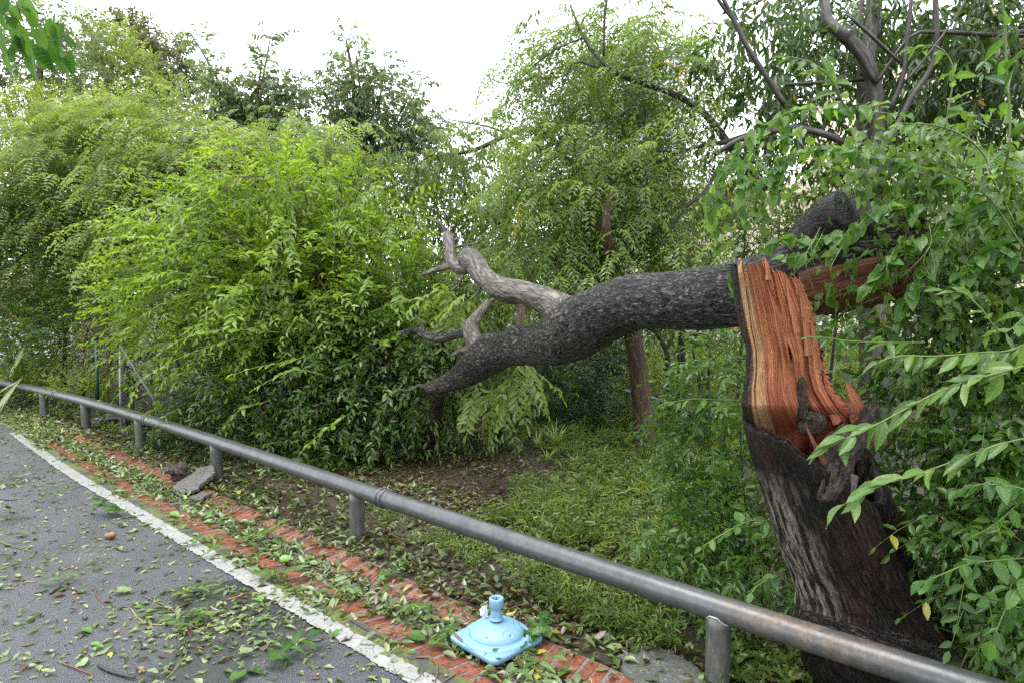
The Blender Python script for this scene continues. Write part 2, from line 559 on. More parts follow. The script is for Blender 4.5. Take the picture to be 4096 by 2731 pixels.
RAIL_Z, RAIL_R = 0.40, 0.066
rail = thing('guard_rail', 'low grey galvanised pipe guard rail on short round posts beside the brick gutter', 'guard rail', tuple(along(U0 + 8, 0)) + (0,))


def rail_u(px, py):
    g = gp(px, py, RAIL_Z); return u_of(g[0], g[1])


joints = [rail_u(216, 1577), rail_u(597, 1676), rail_u(1525, 1992)]
cuts = [U0 - 9] + joints + [_uu[-1] - 0.3]
for a, c in zip(cuts[:-1], cuts[1:]):
    us = np.arange(a, c, 0.06).tolist() + [c]
    tube_obj('pipe', [list(along(u, 0)) + [RAIL_Z, RAIL_R] for u in us], M_STEEL, rail, seg=32, step=0.2)
for u in joints:
    for du, ww in ((-0.028, 0.017), (0.028, 0.017)):
        prof = [(-1, 0.0), (-0.9, 0.006), (-0.5, 0.009), (0.5, 0.009), (0.9, 0.006), (1, 0.0)]
        tube_obj('collar', [list(along(u + du + k * ww, 0)) + [RAIL_Z, RAIL_R + 0.0005 + e] for k, e in prof], M_STEEL, rail, seg=32, step=0.5)
POSTS = [(-16, 1560), (105, 1605), (235, 1655), (395, 1708), (590, 1790), (895, 1908), (1425, 2148), (2850, 2745)]
post_u = []
for i, (px, py) in enumerate(POSTS):
    g = gp(px, py, 0.0); u = u_of(g[0], g[1]); post_u.append(u)
    x, y = along(u, 0.0)
    r = 0.062
    V, F = [], []
    for k, (zz, rr) in enumerate([(-0.1, r), (RAIL_Z - 0.09, r), (RAIL_Z - 0.02, r)]):
        for j in range(28):
            th = 2 * math.pi * j / 28
            V.append((x + rr * math.cos(th), y + rr * math.sin(th), zz))
    for k in range(2):
        for j in range(28):
            F.append((k * 28 + j, k * 28 + (j + 1) % 28, (k + 1) * 28 + (j + 1) % 28, (k + 1) * 28 + j))
    F.append(tuple(range(56, 84)))
    po = link('post', mesh_py(V, F, False), rail, M_POST)
    for f in po.data.polygons: f.use_smooth = len(f.vertices) == 4
    # saddle weld where the post meets the pipe
    q = []
    for j in range(0, 15):
        th = math.pi * (j / 14) + math.pi * 1.02
        wx, wy = x + (r + 0.001) * math.cos(th), y + (r + 0.001) * math.sin(th)
        uu = u_of(wx, wy); cx, cy = along(uu, 0)
        dd = math.hypot(wx - cx, wy - cy)
        q.append([wx, wy, RAIL_Z - math.sqrt(max(0.0, (RAIL_R + 0.002) ** 2 - min(dd, RAIL_R) ** 2)), 0.0035])
    tube_obj('weld', q, M_WELD if i == 7 else M_POST, rail, seg=6, step=0.02)
# ------------------------------------------------------------------ the broken tree
M_BARK = bark_mat('furrowed grey bark', (0.006, 0.005, 0.0045), (0.062, 0.055, 0.048), (0.34, 0.325, 0.30), 36, 1.0, 0.40, bdist=0.022)
M_BARK_PALE = bark_mat('paler branch bark', (0.03, 0.024, 0.018), (0.13, 0.11, 0.088), (0.28, 0.255, 0.22), 22, 0.6, 0.5)
M_BARK_LIMB = bark_mat('peeled brown limb', (0.02, 0.015, 0.012), (0.09, 0.068, 0.052), (0.27, 0.24, 0.205), 26, 0.7, 0.45)
M_BARK_WET = bark_mat('black wet bark', (0.004, 0.003, 0.003), (0.016, 0.011, 0.008), (0.045, 0.028, 0.018), 42, 1.0, 0.28, 0.0)
M_BARK_DARK = bark_mat('dark brown bark', (0.008, 0.006, 0.005), (0.03, 0.021, 0.015), (0.085, 0.065, 0.05), 34, 0.9, 0.35)
M_BARK_BROWN = bark_mat('ringed brown bark', (0.040, 0.020, 0.010), (0.105, 0.058, 0.029), (0.18, 0.115, 0.068), 20, 0.5, 0.6)

# stump bark: nearly black when wet, with pale lichen streaks on its left flank
b = N('stump bark')
c = b.attr('bc')
cm = b.mapping(c, (1, 1, 0.55))
e = b.noise(cm, 48, 5, 0.6, 0.4)
ridge = b.ramp(b.math('ABSOLUTE', b.math('MULTIPLY_ADD', e, 2.0, -1.0)), [(0.0, 0.0), (0.2, 1.0)])
fine = b.noise(cm, 120, 5, 0.65)
col = b.ramp(b.math('MULTIPLY', ridge, fine), [(0.15, (0.003, 0.0025, 0.002)), (0.45, (0.013, 0.008, 0.006)), (0.75, (0.038, 0.021, 0.012))])
col = b.mix(b.ramp(b.noise(c, 6, 4), [(0.5, 0), (0.62, 0.75)]), col, (0.028, 0.013, 0.008))
x, y, z = b.sep(c)
side = b.math('MULTIPLY', b.math('MULTIPLY_ADD', x, -7.5, -1.15), 1.0, clamp=True)
pos = b.sep(b.pos())
zz = b.math('SUBTRACT', 1.0, b.math('ABSOLUTE', b.math('MULTIPLY_ADD', pos[2], 2.4, -1.75)), clamp=True)
lich = b.math('MULTIPLY', b.math('MULTIPLY', side, b.math('POWER', zz, 0.5)), b.ramp(b.noise(b.mapping(c, (1, 1, 0.5)), 34, 6, 0.72), [(0.47, 0.0), (0.58, 1.0)]))
col = b.mix(b.math('MULTIPLY', lich, 0.95), col, (0.36, 0.33, 0.27))
M_STUMP = b.done(b.bsdf(col, b.math('MULTIPLY_ADD', fine, 0.3, 0.34), 0.3, 0, b.bump(b.math('ADD', ridge, fine), 0.9, 0.010)))

# torn heartwood: attribute bc = (across 0..1, up metres, thickness)
b = N('torn heartwood')
c = b.attr('bc')
s_, h_, q_ = b.sep(c)
wv = b.noise(b.mapping(c, (4, 2.2, 1)), 1.0, 3, out=1)
cc = b.n('ShaderNodeVectorMath', operation='MULTIPLY_ADD')
b.put(cc.inputs[0], wv); cc.inputs[1].default_value = (0.10, 0.0, 0.0); b.put(cc.inputs[2], c)
fib = b.noise(b.mapping(cc.outputs[0], (24, 1.1, 3)), 1.0, 7, 0.7)
fib2 = b.noise(b.mapping(cc.outputs[0], (80, 2.4, 3)), 1.0, 5, 0.7)
col = b.ramp(fib, [(0.25, (0.09, 0.019, 0.010)), (0.38, (0.24, 0.062, 0.028)), (0.5, (0.38, 0.135, 0.058)), (0.62, (0.46, 0.20, 0.095)), (0.78, (0.52, 0.29, 0.17))])
col = b.mix(b.ramp(b.noise(b.mapping(c, (5, 2.5, 1)), 1.0, 4), [(0.45, 0), (0.7, 0.5)]), col, (0.26, 0.065, 0.036))
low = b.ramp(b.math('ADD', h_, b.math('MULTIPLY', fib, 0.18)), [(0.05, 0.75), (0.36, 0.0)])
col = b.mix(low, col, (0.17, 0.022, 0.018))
sap = b.ramp(b.math('ADD', s_, b.math('MULTIPLY', b.noise(b.mapping(c, (3, 5, 1)), 1.0, 4), 0.10)), [(0.10, 1.0), (0.215, 1.0), (0.27, 0.0)])
sapc = b.ramp(fib2, [(0.3, (0.26, 0.11, 0.045)), (0.5, (0.42, 0.25, 0.12)), (0.75, (0.52, 0.37, 0.22))])
col = b.mix(sap, col, sapc)
edge = b.ramp(s_, [(0.035, 1.0), (0.06, 0.0)])
col = b.mix(b.ramp(fib2, [(0.28, 0.75), (0.42, 0.0)]), col, (0.05, 0.012, 0.008))
col = b.mix(b.ramp(fib2, [(0.62, 0.0), (0.74, 0.5)]), col, (0.46, 0.26, 0.15))
col = b.mix(edge, col, (0.055, 0.02, 0.012))
M_WOOD = b.done(b.bsdf(col, 0.5, 0.35, 0, b.bump(b.math('ADD', fib, b.math('MULTIPLY', fib2, 0.6)), 0.9, 0.012)))
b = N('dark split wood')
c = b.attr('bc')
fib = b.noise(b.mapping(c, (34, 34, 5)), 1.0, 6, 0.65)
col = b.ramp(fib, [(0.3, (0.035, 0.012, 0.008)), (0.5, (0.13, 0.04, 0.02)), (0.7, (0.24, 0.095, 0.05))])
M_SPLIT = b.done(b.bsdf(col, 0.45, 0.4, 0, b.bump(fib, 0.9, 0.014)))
b = N('rotten wood')
p = b.pos()
fib = b.noise(b.mapping(p, (1, 1, 0.5)), 38, 8, 0.75)
col = b.ramp(fib, [(0.32, (0.010, 0.008, 0.007)), (0.5, (0.055, 0.042, 0.034)), (0.62, (0.12, 0.10, 0.085)), (0.75, (0.20, 0.10, 0.05))])
M_ROT = b.done(b.bsdf(col, 0.6, 0.3, 0, b.bump(fib, 1.0, 0.03)))

DS = 3.2                                              # metres to the stump
stump_base = wp(3500, 2640, DS)
stump = thing('tree_stump', 'snapped tree stump with raw orange heartwood standing over the guard rail', 'tree stump', (stump_base[0], stump_base[1], 0))

# trunk of the stump: photo rows (y, left, right) at the stump's distance
rows = [(2790, 3330, 3930), (2640, 3262, 3890), (2560, 3215, 3860), (2500, 3215, 3825), (2400, 3222, 3755), (2300, 3188, 3700), (2200, 3142, 3655), (2100, 3108, 3620),
        (2000, 3075, 3585), (1900, 3046, 3545), (1820, 3024, 3515), (1740, 3006, 3490), (1640, 2992, 3440), (1560, 2990, 3400)]
zs = [wp(0, r[0], DS)[2] for r in rows]
cxs = [(wp(r[1], r[0], DS)[0] + wp(r[2], r[0], DS)[0]) / 2 for r in rows]
rxs = [(wp(r[2], r[0], DS)[0] - wp(r[1], r[0], DS)[0]) / 2 for r in rows]
RIM = [(0, 1.20), (45, 1.36), (90, 1.46), (135, 1.44), (165, 1.40), (180, 1.345), (205, 1.335), (228, 1.29), (255, 1.20), (285, 1.09), (305, 0.99), (322, 1.02), (340, 1.14), (360, 1.20)]
def nz3(a, c, d): return noise.noise(Vector((a, c, d)))


NT, NH, NI = 240, 150, 26
V, bc, F = [], [], []


def stump_r(th, z, depth=0.0):
    rx = np.interp(z, zs, rxs); ry = rx * 0.82
    r = 1.0 / math.sqrt((math.cos(th) / rx) ** 2 + (math.sin(th) / ry) ** 2)
    flare = 0.10 * math.exp(-max(0, z - 0.12) / 0.10) * (1 + 0.6 * math.sin(5 * th + 1.0))
    cleft_th = math.radians(np.interp(z, [0.2, 0.6, 1.0, 1.3], [333, 325, 312, 300]))
    d = (th - cleft_th + math.pi) % (2 * math.pi) - math.pi
    cl = 0.36 * math.exp(-(d / 0.15) ** 2) * np.interp(z, [0.15, 0.45, 0.9, 1.2], [0.0, 0.55, 1.0, 1.0])
    lump = 0.06 * noise.noise(Vector((math.cos(th) * 1.6, math.sin(th) * 1.6, z * 1.5)))
    return r * (1 + flare + lump - cl)


for i in range(NT):
    th = 2 * math.pi * i / NT
    zr = np.interp(math.degrees(th), [a for a, _ in RIM], [z for _, z in RIM])
    zr += 0.03 * noise.noise(Vector((math.cos(th) * 5, math.sin(th) * 5, 3)))
    for k in range(NH + NI):
        if k < NH:
            z = -0.15 + (zr + 0.15) * k / (NH - 1)
            r = stump_r(th, z)
            lip = max(0.0, 1 - (zr - z) / 0.14)
            r *= 1 + 0.05 * math.sin(lip * math.pi * 0.5) if 200 < math.degrees(th) < 300 else 1
            q = Vector((math.cos(th) * r, math.sin(th) * r, z * 0.3))
            w = abs(noise.noise(Vector((q.x * 48, q.y * 48, z * 6 + nz3(q.x * 6, q.y * 6, z * 3) * 0.5)))) + 0.6 * abs(noise.noise(Vector((q.x * 100, q.y * 100, z * 14))))
            smooth = 1.0 - 0.85 * min(1, lip * 1.6)
            r += (0.005 - 0.017 * w) * smooth
            if z < 0.36: r += 0.02 * noise.noise(Vector((q.x * 14, q.y * 14, z * 14)))
        else:
            a = (k - NH + 1) / NI
            z = zr + 0.012 * math.sin(min(1, a * 5) * math.pi) - 0.62 * max(0, a - 0.12) ** 1.1
            r = stump_r(th, min(z, zr)) * (1 - 0.20 * min(1, a * 3.5) - 0.32 * a)
            r += 0.02 * noise.noise(Vector((th * 6, z * 8, 1)))
        cx = np.interp(z, zs, cxs)
        V.append((cx + math.cos(th) * r, stump_base[1] + 0.06 + math.sin(th) * r, z))
        bc.append((math.cos(th) * 0.28, math.sin(th) * 0.28, z * 0.30))
w = NH + NI
Fo, Fi = [], []
for i in range(NT):
    j = (i + 1) % NT
    for k in range(w - 1):
        (Fo if k < NH + 1 else Fi).append((i * w + k, j * w + k, j * w + k + 1, i * w + k + 1))
link('trunk', mesh_py(V, Fo, True, bc), stump, M_STUMP)
link('hollow', mesh_py(V, Fi, True, bc), stump, M_ROT)

# root flare bulging over the pipe, and the root below it
for (rws, nm) in (([(3200, 2470, 3.22, 16), (3260, 2480, 3.16, 50), (3400, 2535, 3.06, 70), (3560, 2590, 2.99, 72), (3720, 2640, 2.95, 60), (3850, 2670, 2.95, 26)], 'root_flare'),
                  ([(3420, 2700, 3.05, 40), (3500, 2790, 3.0, 70), (3650, 2850, 2.98, 90)], 'root')):
    tube_obj(nm, pxpath(rws), M_BARK_WET, stump, seg=28, step=0.02, disp=0.28, freq=9, fine=0.012)

# raw wood slab left standing: a rounded, torn half of the old trunk
SLAB = [  # photo y, left edge, right edge
    (1860, 3040, 3420), (1760, 3012, 3470), (1700, 3000, 3462), (1640, 2990, 3400), (1560, 2992, 3335), (1480, 3002, 3300), (1400, 2998, 3282), (1320, 2978, 3264), (1240, 2962, 3250), (1160, 2950, 3222), (1100, 2943, 3185), (1052, 2938, 3150)]
SY = [q[0] for q in SLAB][::-1]; SLl = [q[1] for q in SLAB][::-1]; SRr = [q[2] for q in SLAB][::-1]
NU, NV = 150, 230
V, bc = [], []


for k in range(NV + 1):
    for i in range(NU + 1):
        s = i / NU
        spike = abs(nz3(s * 17, 0, 0)) + 0.6 * abs(nz3(s * 45, 3, 0))
        top = 1050 + 34 * spike + 55 * max(0, s - 0.45) / 0.55 - 22 * math.exp(-((s - 0.52) / 0.03) ** 2) - 14 * math.exp(-((s - 0.1) / 0.05) ** 2)
        bot = 1850 + 20 * nz3(s * 12, 9, 0)
        y = bot + (top - bot) * k / NV
        l, r = np.interp(y, SY, SLl), np.interp(y, SY, SRr)
        r += 20 * nz3(y * 0.008, 4, 0)
        px = l + (r - l) * s
        px += max(0, (s - 0.78) / 0.22) ** 2 * (22 * abs(nz3(y * 0.04, 4, 0)) + 14 * nz3(y * 0.13, 4, 0)) + max(0, 1 - s / 0.05) * (5 * nz3(y * 0.02, 8, 0) + 3 * nz3(y * 0.09, 8, 0))
        h = (1725 - y) * DS / FPX
        tuck = min(1, max(0, (y - 1615) / 130)); tuck = tuck * tuck * (3 - 2 * tuck)
        dep = DS - 0.02 - 0.15 * math.sin(math.pi * (0.06 + 0.86 * s)) ** 0.8 + 0.03 * math.sin(h * 3.0) + 0.06 * max(0, s - 0.75) * 4 * nz3(h * 3, 1, 1)
        sx = s + 0.035 * math.sin(h * 5 + 1) + 0.05 * nz3(s * 2.5, h * 2.2, 1) + 0.10 * max(0, 0.5 - h) * (s - 0.45)
        # deep tears along the grain, fibre bundles, fine fibres, crosswise chips
        tear = max(0.0, 1 - abs(nz3(sx * 6.5, h * 0.9, 2)) * 9) * max(0, nz3(sx * 2, h * 1.5, 11) + 0.25)
        dep += 0.045 * tear
        dep += 0.016 * (abs(nz3(sx * 8, h * 1.1, 2)) - 0.2) + 0.013 * abs(nz3(sx * 26, h * 1.4, 5)) + 0.007 * nz3(sx * 75, h * 2.6, 7) + 0.0035 * nz3(sx * 150, h * 4, 7)
        chip = 0.6 * max(0, nz3(sx * 14, h * 7, 17) - 0.25) * max(0, 1 - abs(h - 0.35) / 0.3)
        dep -= 0.02 * chip
        knot = math.exp(-((s - 0.56) / 0.05) ** 2 - ((h - 0.36) / 0.055) ** 2)
        dep += 0.035 * knot * math.cos(14 * math.hypot((s - 0.56) * 2.2, h - 0.36) * 3)
        gouge = math.exp(-((s - 0.62 + 0.3 * (0.3 - h)) / 0.075) ** 2) * max(0, 1 - h / 0.33)
        dep += 0.09 * gouge
        dep += 0.20 * tuck * (1 - 0.4 * s)
        if s < 0.2: dep -= 0.010 * (0.5 + 0.5 * nz3(s * 8, h * 9, 3)) + 0.002 * abs(nz3(s * 12, h * 26, 3))
        V.append(wp(px, y, dep)); bc.append((sx if s > 0.3 else s, h, 0))
w = NU + 1
F = [(k * w + i, k * w + i + 1, (k + 1) * w + i + 1, (k + 1) * w + i) for k in range(NV) for i in range(NU)]
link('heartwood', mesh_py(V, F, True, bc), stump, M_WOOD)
# its back and edges in bark
front = {k: [V[k * w + i] for i in range(w)] for k in range(NV + 1)}
Vb, Fb, bcb = [], [], []
m = 14
for k in range(0, NV + 1, 4):
    a, c = np.array(front[k][0]), np.array(front[k][-1])
    hw = np.linalg.norm(c - a) / 2; mid = (a + c) / 2
    for i in range(m + 1):
        th = math.pi * i / m
        q = mid + (a - mid) * math.cos(th) * (1.0 + 0.05 * math.sin(th)) + np.array([0, 1, 0]) * hw * 0.9 * math.sin(th)
        wgt = min(1, math.sin(th) * 3)
        q = q + wgt * 0.010 * np.array([noise.noise(Vector(q * 22)), noise.noise(Vector(q * 22 + 9)), 0])
        if 0 < i <= 2: q = q + np.array([-0.012, -0.004, 0])
        Vb.append(q); bcb.append((math.cos(th) * 0.2, math.sin(th) * 0.2, k * 0.0015))
rowsn = len(Vb) // (m + 1)
for k in range(rowsn - 1):
    for i in range(m):
        Fb.append((k * (m + 1) + i, (k + 1) * (m + 1) + i, (k + 1) * (m + 1) + i + 1, k * (m + 1) + i + 1))
Fb.append(tuple((rowsn - 1) * (m + 1) + i for i in range(m + 1)))
link('slab_bark', mesh_py(Vb, Fb, True, bcb), stump, M_BARK_WET)


def splinter(rows, wd, th, mat=M_WOOD, name='splinter', s0=0.5):
    """A torn sliver along rows (px, py, d): wide at its root, pointed at its tip."""
    P = np.array([wp(*r) for r in rows]); P = catmull(P, 0.02)
    n = len(P); V, bc, F = [], [], []
    T = norm(np.gradient(P, axis=0)); S = norm(np.cross(T, [0.15, -1, 0.1]))
    Nn = np.cross(S, T)
    for i in range(n):
        t = i / (n - 1); ww = wd * (1 - t) ** 0.6 * (1 + 0.25 * noise.noise(Vector((t * 6, wd * 90, 0)))) + 0.0015
        for a, q in ((-1, 0), (-0.4, 0.8), (0.4, 0.7), (1, 0), (0.2, -0.8)):
            V.append(P[i] + S[i] * a * ww + Nn[i] * q * th * (1 - t * 0.7)); bc.append((s0 + a * 0.06, t * wd * 8 + 0.3, 0))
    for i in range(n - 1):
        for j in range(5):
            F.append((i * 5 + j, i * 5 + (j + 1) % 5, (i + 1) * 5 + (j + 1) % 5, (i + 1) * 5 + j))
    return link(name, mesh_py(V, F, False, bc), stump, mat)


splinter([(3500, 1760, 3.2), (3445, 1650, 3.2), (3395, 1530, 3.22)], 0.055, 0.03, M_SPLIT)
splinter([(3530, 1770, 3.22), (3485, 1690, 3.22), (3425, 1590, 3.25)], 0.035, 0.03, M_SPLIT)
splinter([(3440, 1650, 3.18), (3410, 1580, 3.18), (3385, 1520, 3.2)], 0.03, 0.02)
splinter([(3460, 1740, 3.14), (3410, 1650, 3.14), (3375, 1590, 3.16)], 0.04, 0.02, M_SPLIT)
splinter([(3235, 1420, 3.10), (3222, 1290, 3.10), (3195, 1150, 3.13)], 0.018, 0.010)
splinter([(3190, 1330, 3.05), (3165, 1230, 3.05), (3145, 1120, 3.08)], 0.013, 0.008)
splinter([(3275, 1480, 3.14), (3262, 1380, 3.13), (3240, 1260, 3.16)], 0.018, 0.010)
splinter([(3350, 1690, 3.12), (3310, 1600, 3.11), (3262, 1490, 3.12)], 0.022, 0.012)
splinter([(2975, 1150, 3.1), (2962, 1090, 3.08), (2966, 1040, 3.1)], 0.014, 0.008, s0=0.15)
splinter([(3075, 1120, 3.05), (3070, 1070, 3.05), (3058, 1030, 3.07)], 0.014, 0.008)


def rot_lump(name, px, py, d, rx, ry, rz, seed, mat=M_ROT, parent=stump, rough=0.45):
    bm = bmesh.new(); bmesh.ops.create_icosphere(bm, subdivisions=4, radius=1)
    c = wp(px, py, d)
    for v in bm.verts:
        k = 1 + rough * noise.noise(v.co * 1.8 + Vector((seed, 0, 0))) + rough * 0.5 * abs(noise.noise(v.co * 5 + Vector((seed, 2, 0)))) + 0.12 * noise.noise(v.co * 13)
        v.co = Vector((v.co.x * rx * k, v.co.y * rz * k, v.co.z * ry * k)) + Vector(c)
    return bm_obj(name, bm, mat, parent, True)


def rot_block(name, px, py, d, rx, ry, rz, seed, lean=0.0, mat=M_ROT, parent=stump):
    """Decayed block with upright ridges and a broken top."""
    bm = bmesh.new(); bmesh.ops.create_icosphere(bm, subdivisions=5, radius=1)
    c = wp(px, py, d)
    for v in bm.verts:
        q = v.co.copy(); m = max(abs(q.x), abs(q.y), abs(q.z)) ** 0.55; q = q / m          # boxier than a ball
        rid = abs(nz3(q.x * 4 + seed, q.y * 4, q.z * 0.7)) + 0.5 * abs(nz3(q.x * 11 + seed, q.y * 11, q.z * 2.0))
        k = 0.86 + 0.30 * nz3(q.x * 1.5 + seed, q.y * 1.5, q.z * 1.5) - 0.32 * rid + 0.10 * nz3(q.x * 16, q.y * 16, q.z * 9 + seed)
        zz = q.z * (1 + 0.35 * nz3(q.x * 5 + seed, q.y * 5, 3) if q.z > 0 else 1)
        v.co = Vector((q.x * rx * k + lean * zz * rz, q.y * rx * 0.8 * k, zz * rz)) + Vector(c)
    return bm_obj(name, bm, mat, parent, True)


rot_block('rotten_chunk', 3345, 1860, 3.06, 0.10, 0.1, 0.17, 3, 0.25)
rot_block('rotten_chunk', 3445, 1730, 3.12, 0.05, 0.1, 0.13, 12, 0.35)
rot_block('rotten_chunk', 3250, 1690, 3.10, 0.06, 0.1, 0.05, 8, 0.1)
rot_block('rotten_chunk', 3205, 1590, 3.09, 0.028, 0.1, 0.10, 5, -0.12)
splinter([(3300, 1850, 3.02), (3255, 1770, 3.01), (3220, 1690, 3.04)], 0.013, 0.010, M_SPLIT, 'splinter', 0.5)
splinter([(3420, 1900, 2.96), (3415, 1960, 2.93), (3400, 2020, 2.93)], 0.02, 0.01, M_ROT)

# ------------------------------------------------------------------ the fallen trunk
log_base = wp(2900, 1180, 3.8)
log = thing('fallen_log', 'grey furrowed trunk that has toppled left from the stump into the bushes', 'fallen tree trunk', tuple(log_base))
tube_obj('trunk', pxpath([(3700, 1010, 3.42, 120), (3600, 1030, 3.44, 150), (3450, 1050, 3.48, 165), (3300, 1085, 3.52, 160), (3150, 1125, 3.58, 142), (3000, 1168, 3.70, 130), (2850, 1192, 3.85, 122), (2700, 1200, 4.02, 114), (2550, 1208, 4.25, 108),
         (2430, 1245, 4.5, 112), (2330, 1300, 4.8, 122), (2240, 1352, 5.15, 104), (2150, 1385, 5.5, 74), (2080, 1380, 5.75, 82), (2020, 1398, 5.95, 68), (1960, 1418, 6.2, 78), (1905, 1460, 6.45, 67), (1868, 1488, 6.6, 56), (1835, 1510, 6.75, 46), (1808, 1522, 6.85, 38), (1790, 1530, 6.9, 22), (1784, 1534, 6.92, 6)]),
         M_BARK, log, seg=110, step=0.014, disp=0.07, freq=5, fine=0.010, stretch=0.45)
tube_obj('limb', pxpath([(1870, 1492, 6.55, 50), (1840, 1510, 6.75, 43), (1790, 1532, 6.95, 36), (1750, 1548, 7.2, 31), (1722, 1552, 7.3, 27), (1712, 1556, 7.33, 16)]), M_BARK_LIMB, log, seg=36, step=0.02, disp=0.16, freq=9, fine=0.006)
tube_obj('limb', pxpath([(2400, 1320, 4.9, 80), (2320, 1285, 5.0, 84), (2260, 1245, 5.1, 70), (2190, 1208, 5.3, 53), (2090, 1172, 5.5, 47), (2040, 1168, 5.6, 52), (1990, 1150, 5.7, 45), (1945, 1118, 5.85, 40), (1905, 1064, 6.0, 43), (1880, 1040, 6.1, 46), (1862, 1030, 6.15, 40), (1852, 1026, 6.18, 12)]),
         M_BARK_PALE, log, seg=56, step=0.018, disp=0.11, freq=7, fine=0.006)
tube_obj('limb', pxpath([(1880, 1070, 6.05, 24), (1835, 1072, 6.2, 26), (1805, 1040, 6.3, 24), (1800, 990, 6.4, 23), (1790, 945, 6.5, 22), (1786, 925, 6.55, 12)]), M_BARK_PALE, log, seg=28, step=0.025, disp=0.1, freq=8)
tube_obj('branch', pxpath([(1810, 1060, 6.25, 15), (1760, 1075, 6.3, 12), (1690, 1100, 6.35, 8)]), M_BARK_PALE, log, seg=14, step=0.04, disp=0.1)
for rws in ([(1786, 930, 6.5, 9), (1765, 900, 6.5, 7), (1735, 885, 6.5, 4)], [(1795, 1000, 6.4, 8), (1840, 985, 6.35, 5), (1900, 975, 6.3, 3)], [(1850, 1100, 6.1, 7), (1835, 1140, 6.1, 5), (1800, 1165, 6.1, 3)], [(1930, 1140, 5.85, 7), (1905, 1180, 5.8, 5), (1880, 1200, 5.8, 3)], [(1700, 1340, 6.9, 7), (1690, 1300, 6.9, 5), (1660, 1260, 6.9, 3)], [(1720, 1555, 7.3, 10), (1680, 1540, 7.3, 8), (1640, 1560, 7.3, 5), (1590, 1560, 7.3, 3)], [(1955, 1212, 6.9, 9), (1990, 1190, 6.9, 6), (2030, 1180, 6.9, 3)]):
    tube_obj('branch', pxpath(rws), M_BARK_PALE, log, seg=10, step=0.03, disp=0.15, freq=12)
tube_obj('branch', pxpath([(1786, 965, 6.5, 9), (1815, 968, 6.5, 9), (1836, 950, 6.5, 8)]), M_BARK_PALE, log, seg=12, step=0.03, disp=0.1)
tube_obj('knob', pxpath([(2290, 1290, 4.95, 40), (2265, 1235, 4.93, 36), (2250, 1195, 4.95, 25), (2246, 1182, 4.95, 4)]), M_BARK_PALE, log, seg=28, step=0.02, disp=0.2, freq=9)
tube_obj('broken_branch', pxpath([(2078, 1390, 5.75, 24), (2075, 1320, 5.7, 26), (2078, 1305, 5.7, 15), (2082, 1260, 5.75, 16), (2090, 1205, 5.8, 14)]), M_BARK_BROWN, log, seg=20, step=0.02, disp=0.15, freq=14)
tube_obj('limb', pxpath([(1960, 1440, 6.25, 46), (1920, 1390, 6.35, 38), (1890, 1345, 6.5, 36), (1886, 1310, 6.6, 32), (1905, 1275, 6.7, 24), (1925, 1245, 6.8, 18), (1955, 1212, 6.9, 16)]), M_BARK_PALE, log, seg=32, step=0.025, disp=0.1, freq=8)
tube_obj('branch', pxpath([(1890, 1320, 6.6, 24), (1830, 1335, 6.7, 20), (1760, 1352, 6.8, 20), (1700, 1340, 6.9, 16), (1660, 1318, 7.0, 10), (1600, 1330, 7.05, 6)]), M_BARK, log, seg=22, step=0.03, disp=0.12, freq=8)
tube_obj('branch', pxpath([(1890, 1390, 6.5, 16), (1850, 1400, 6.55, 12), (1815, 1420, 6.6, 9)]), M_BARK_PALE, log, seg=14, step=0.03, disp=0.1)
tube_obj('propping_branch', pxpath([(1760, 1560, 7.2, 26), (1752, 1620, 7.4, 27), (1735, 1700, 7.6, 25), (1712, 1790, 7.85, 22), (1698, 1850, 8.0, 24)]), M_BARK_DARK, log, seg=28, step=0.03, disp=0.1, freq=8, fine=0.004)
# split underside, in dark red wood
P = pxpath([(3640, 1035, 3.43, 138), (3450, 1055, 3.47, 166), (3300, 1090, 3.51, 162), (3180, 1122, 3.56, 143)])
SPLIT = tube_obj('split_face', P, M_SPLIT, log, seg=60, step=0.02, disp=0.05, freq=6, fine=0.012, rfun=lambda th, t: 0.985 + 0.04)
for o in (SPLIT,):
    me = o.data
    bm = bmesh.new(); bm.from_mesh(me)
    axis = np.array([p[:3] for p in catmull(np.array(P), 0.02)])
    kill = []
    for f in bm.faces:
        c = np.array(f.calc_center_median()); a = axis[np.argmin(((axis - c) ** 2).sum(1))]
        v = norm(c - a)
        if not (v[2] < 0.12 and v[1] < 0.45): kill.append(f)
    bmesh.ops.delete(bm, geom=kill, context='FACES'); bm.to_mesh(me); bm.free()
# sawn black limb stub on top, and the ragged end
tube_obj('limb_stub', pxpath([(3210, 1000, 3.5, 88), (3262, 935, 3.44, 86), (3310, 880, 3.38, 84), (3350, 852, 3.33, 86), (3385, 838, 3.29, 84), (3396, 834, 3.28, 70), (3402, 832, 3.27, 6)]), M_BARK_WET, log, seg=60, step=0.012, disp=0.07, freq=5, fine=0.003)
tube_obj('limb_stub', pxpath([(3500, 960, 3.45, 70), (3580, 915, 3.40, 62), (3650, 905, 3.36, 54), (3685, 915, 3.34, 40), (3692, 918, 3.33, 5)]), M_BARK_WET, log, seg=48, step=0.014, disp=0.22, freq=8, fine=0.006)
rot_lump('torn_end', 3470, 930, 3.40, 0.14, 0.06, 0.10, 21, M_ROT, log, 0.6)
rot_lump('torn_end', 3660, 1010, 3.38, 0.10, 0.13, 0.10, 27, M_BARK_WET, log, 0.5)
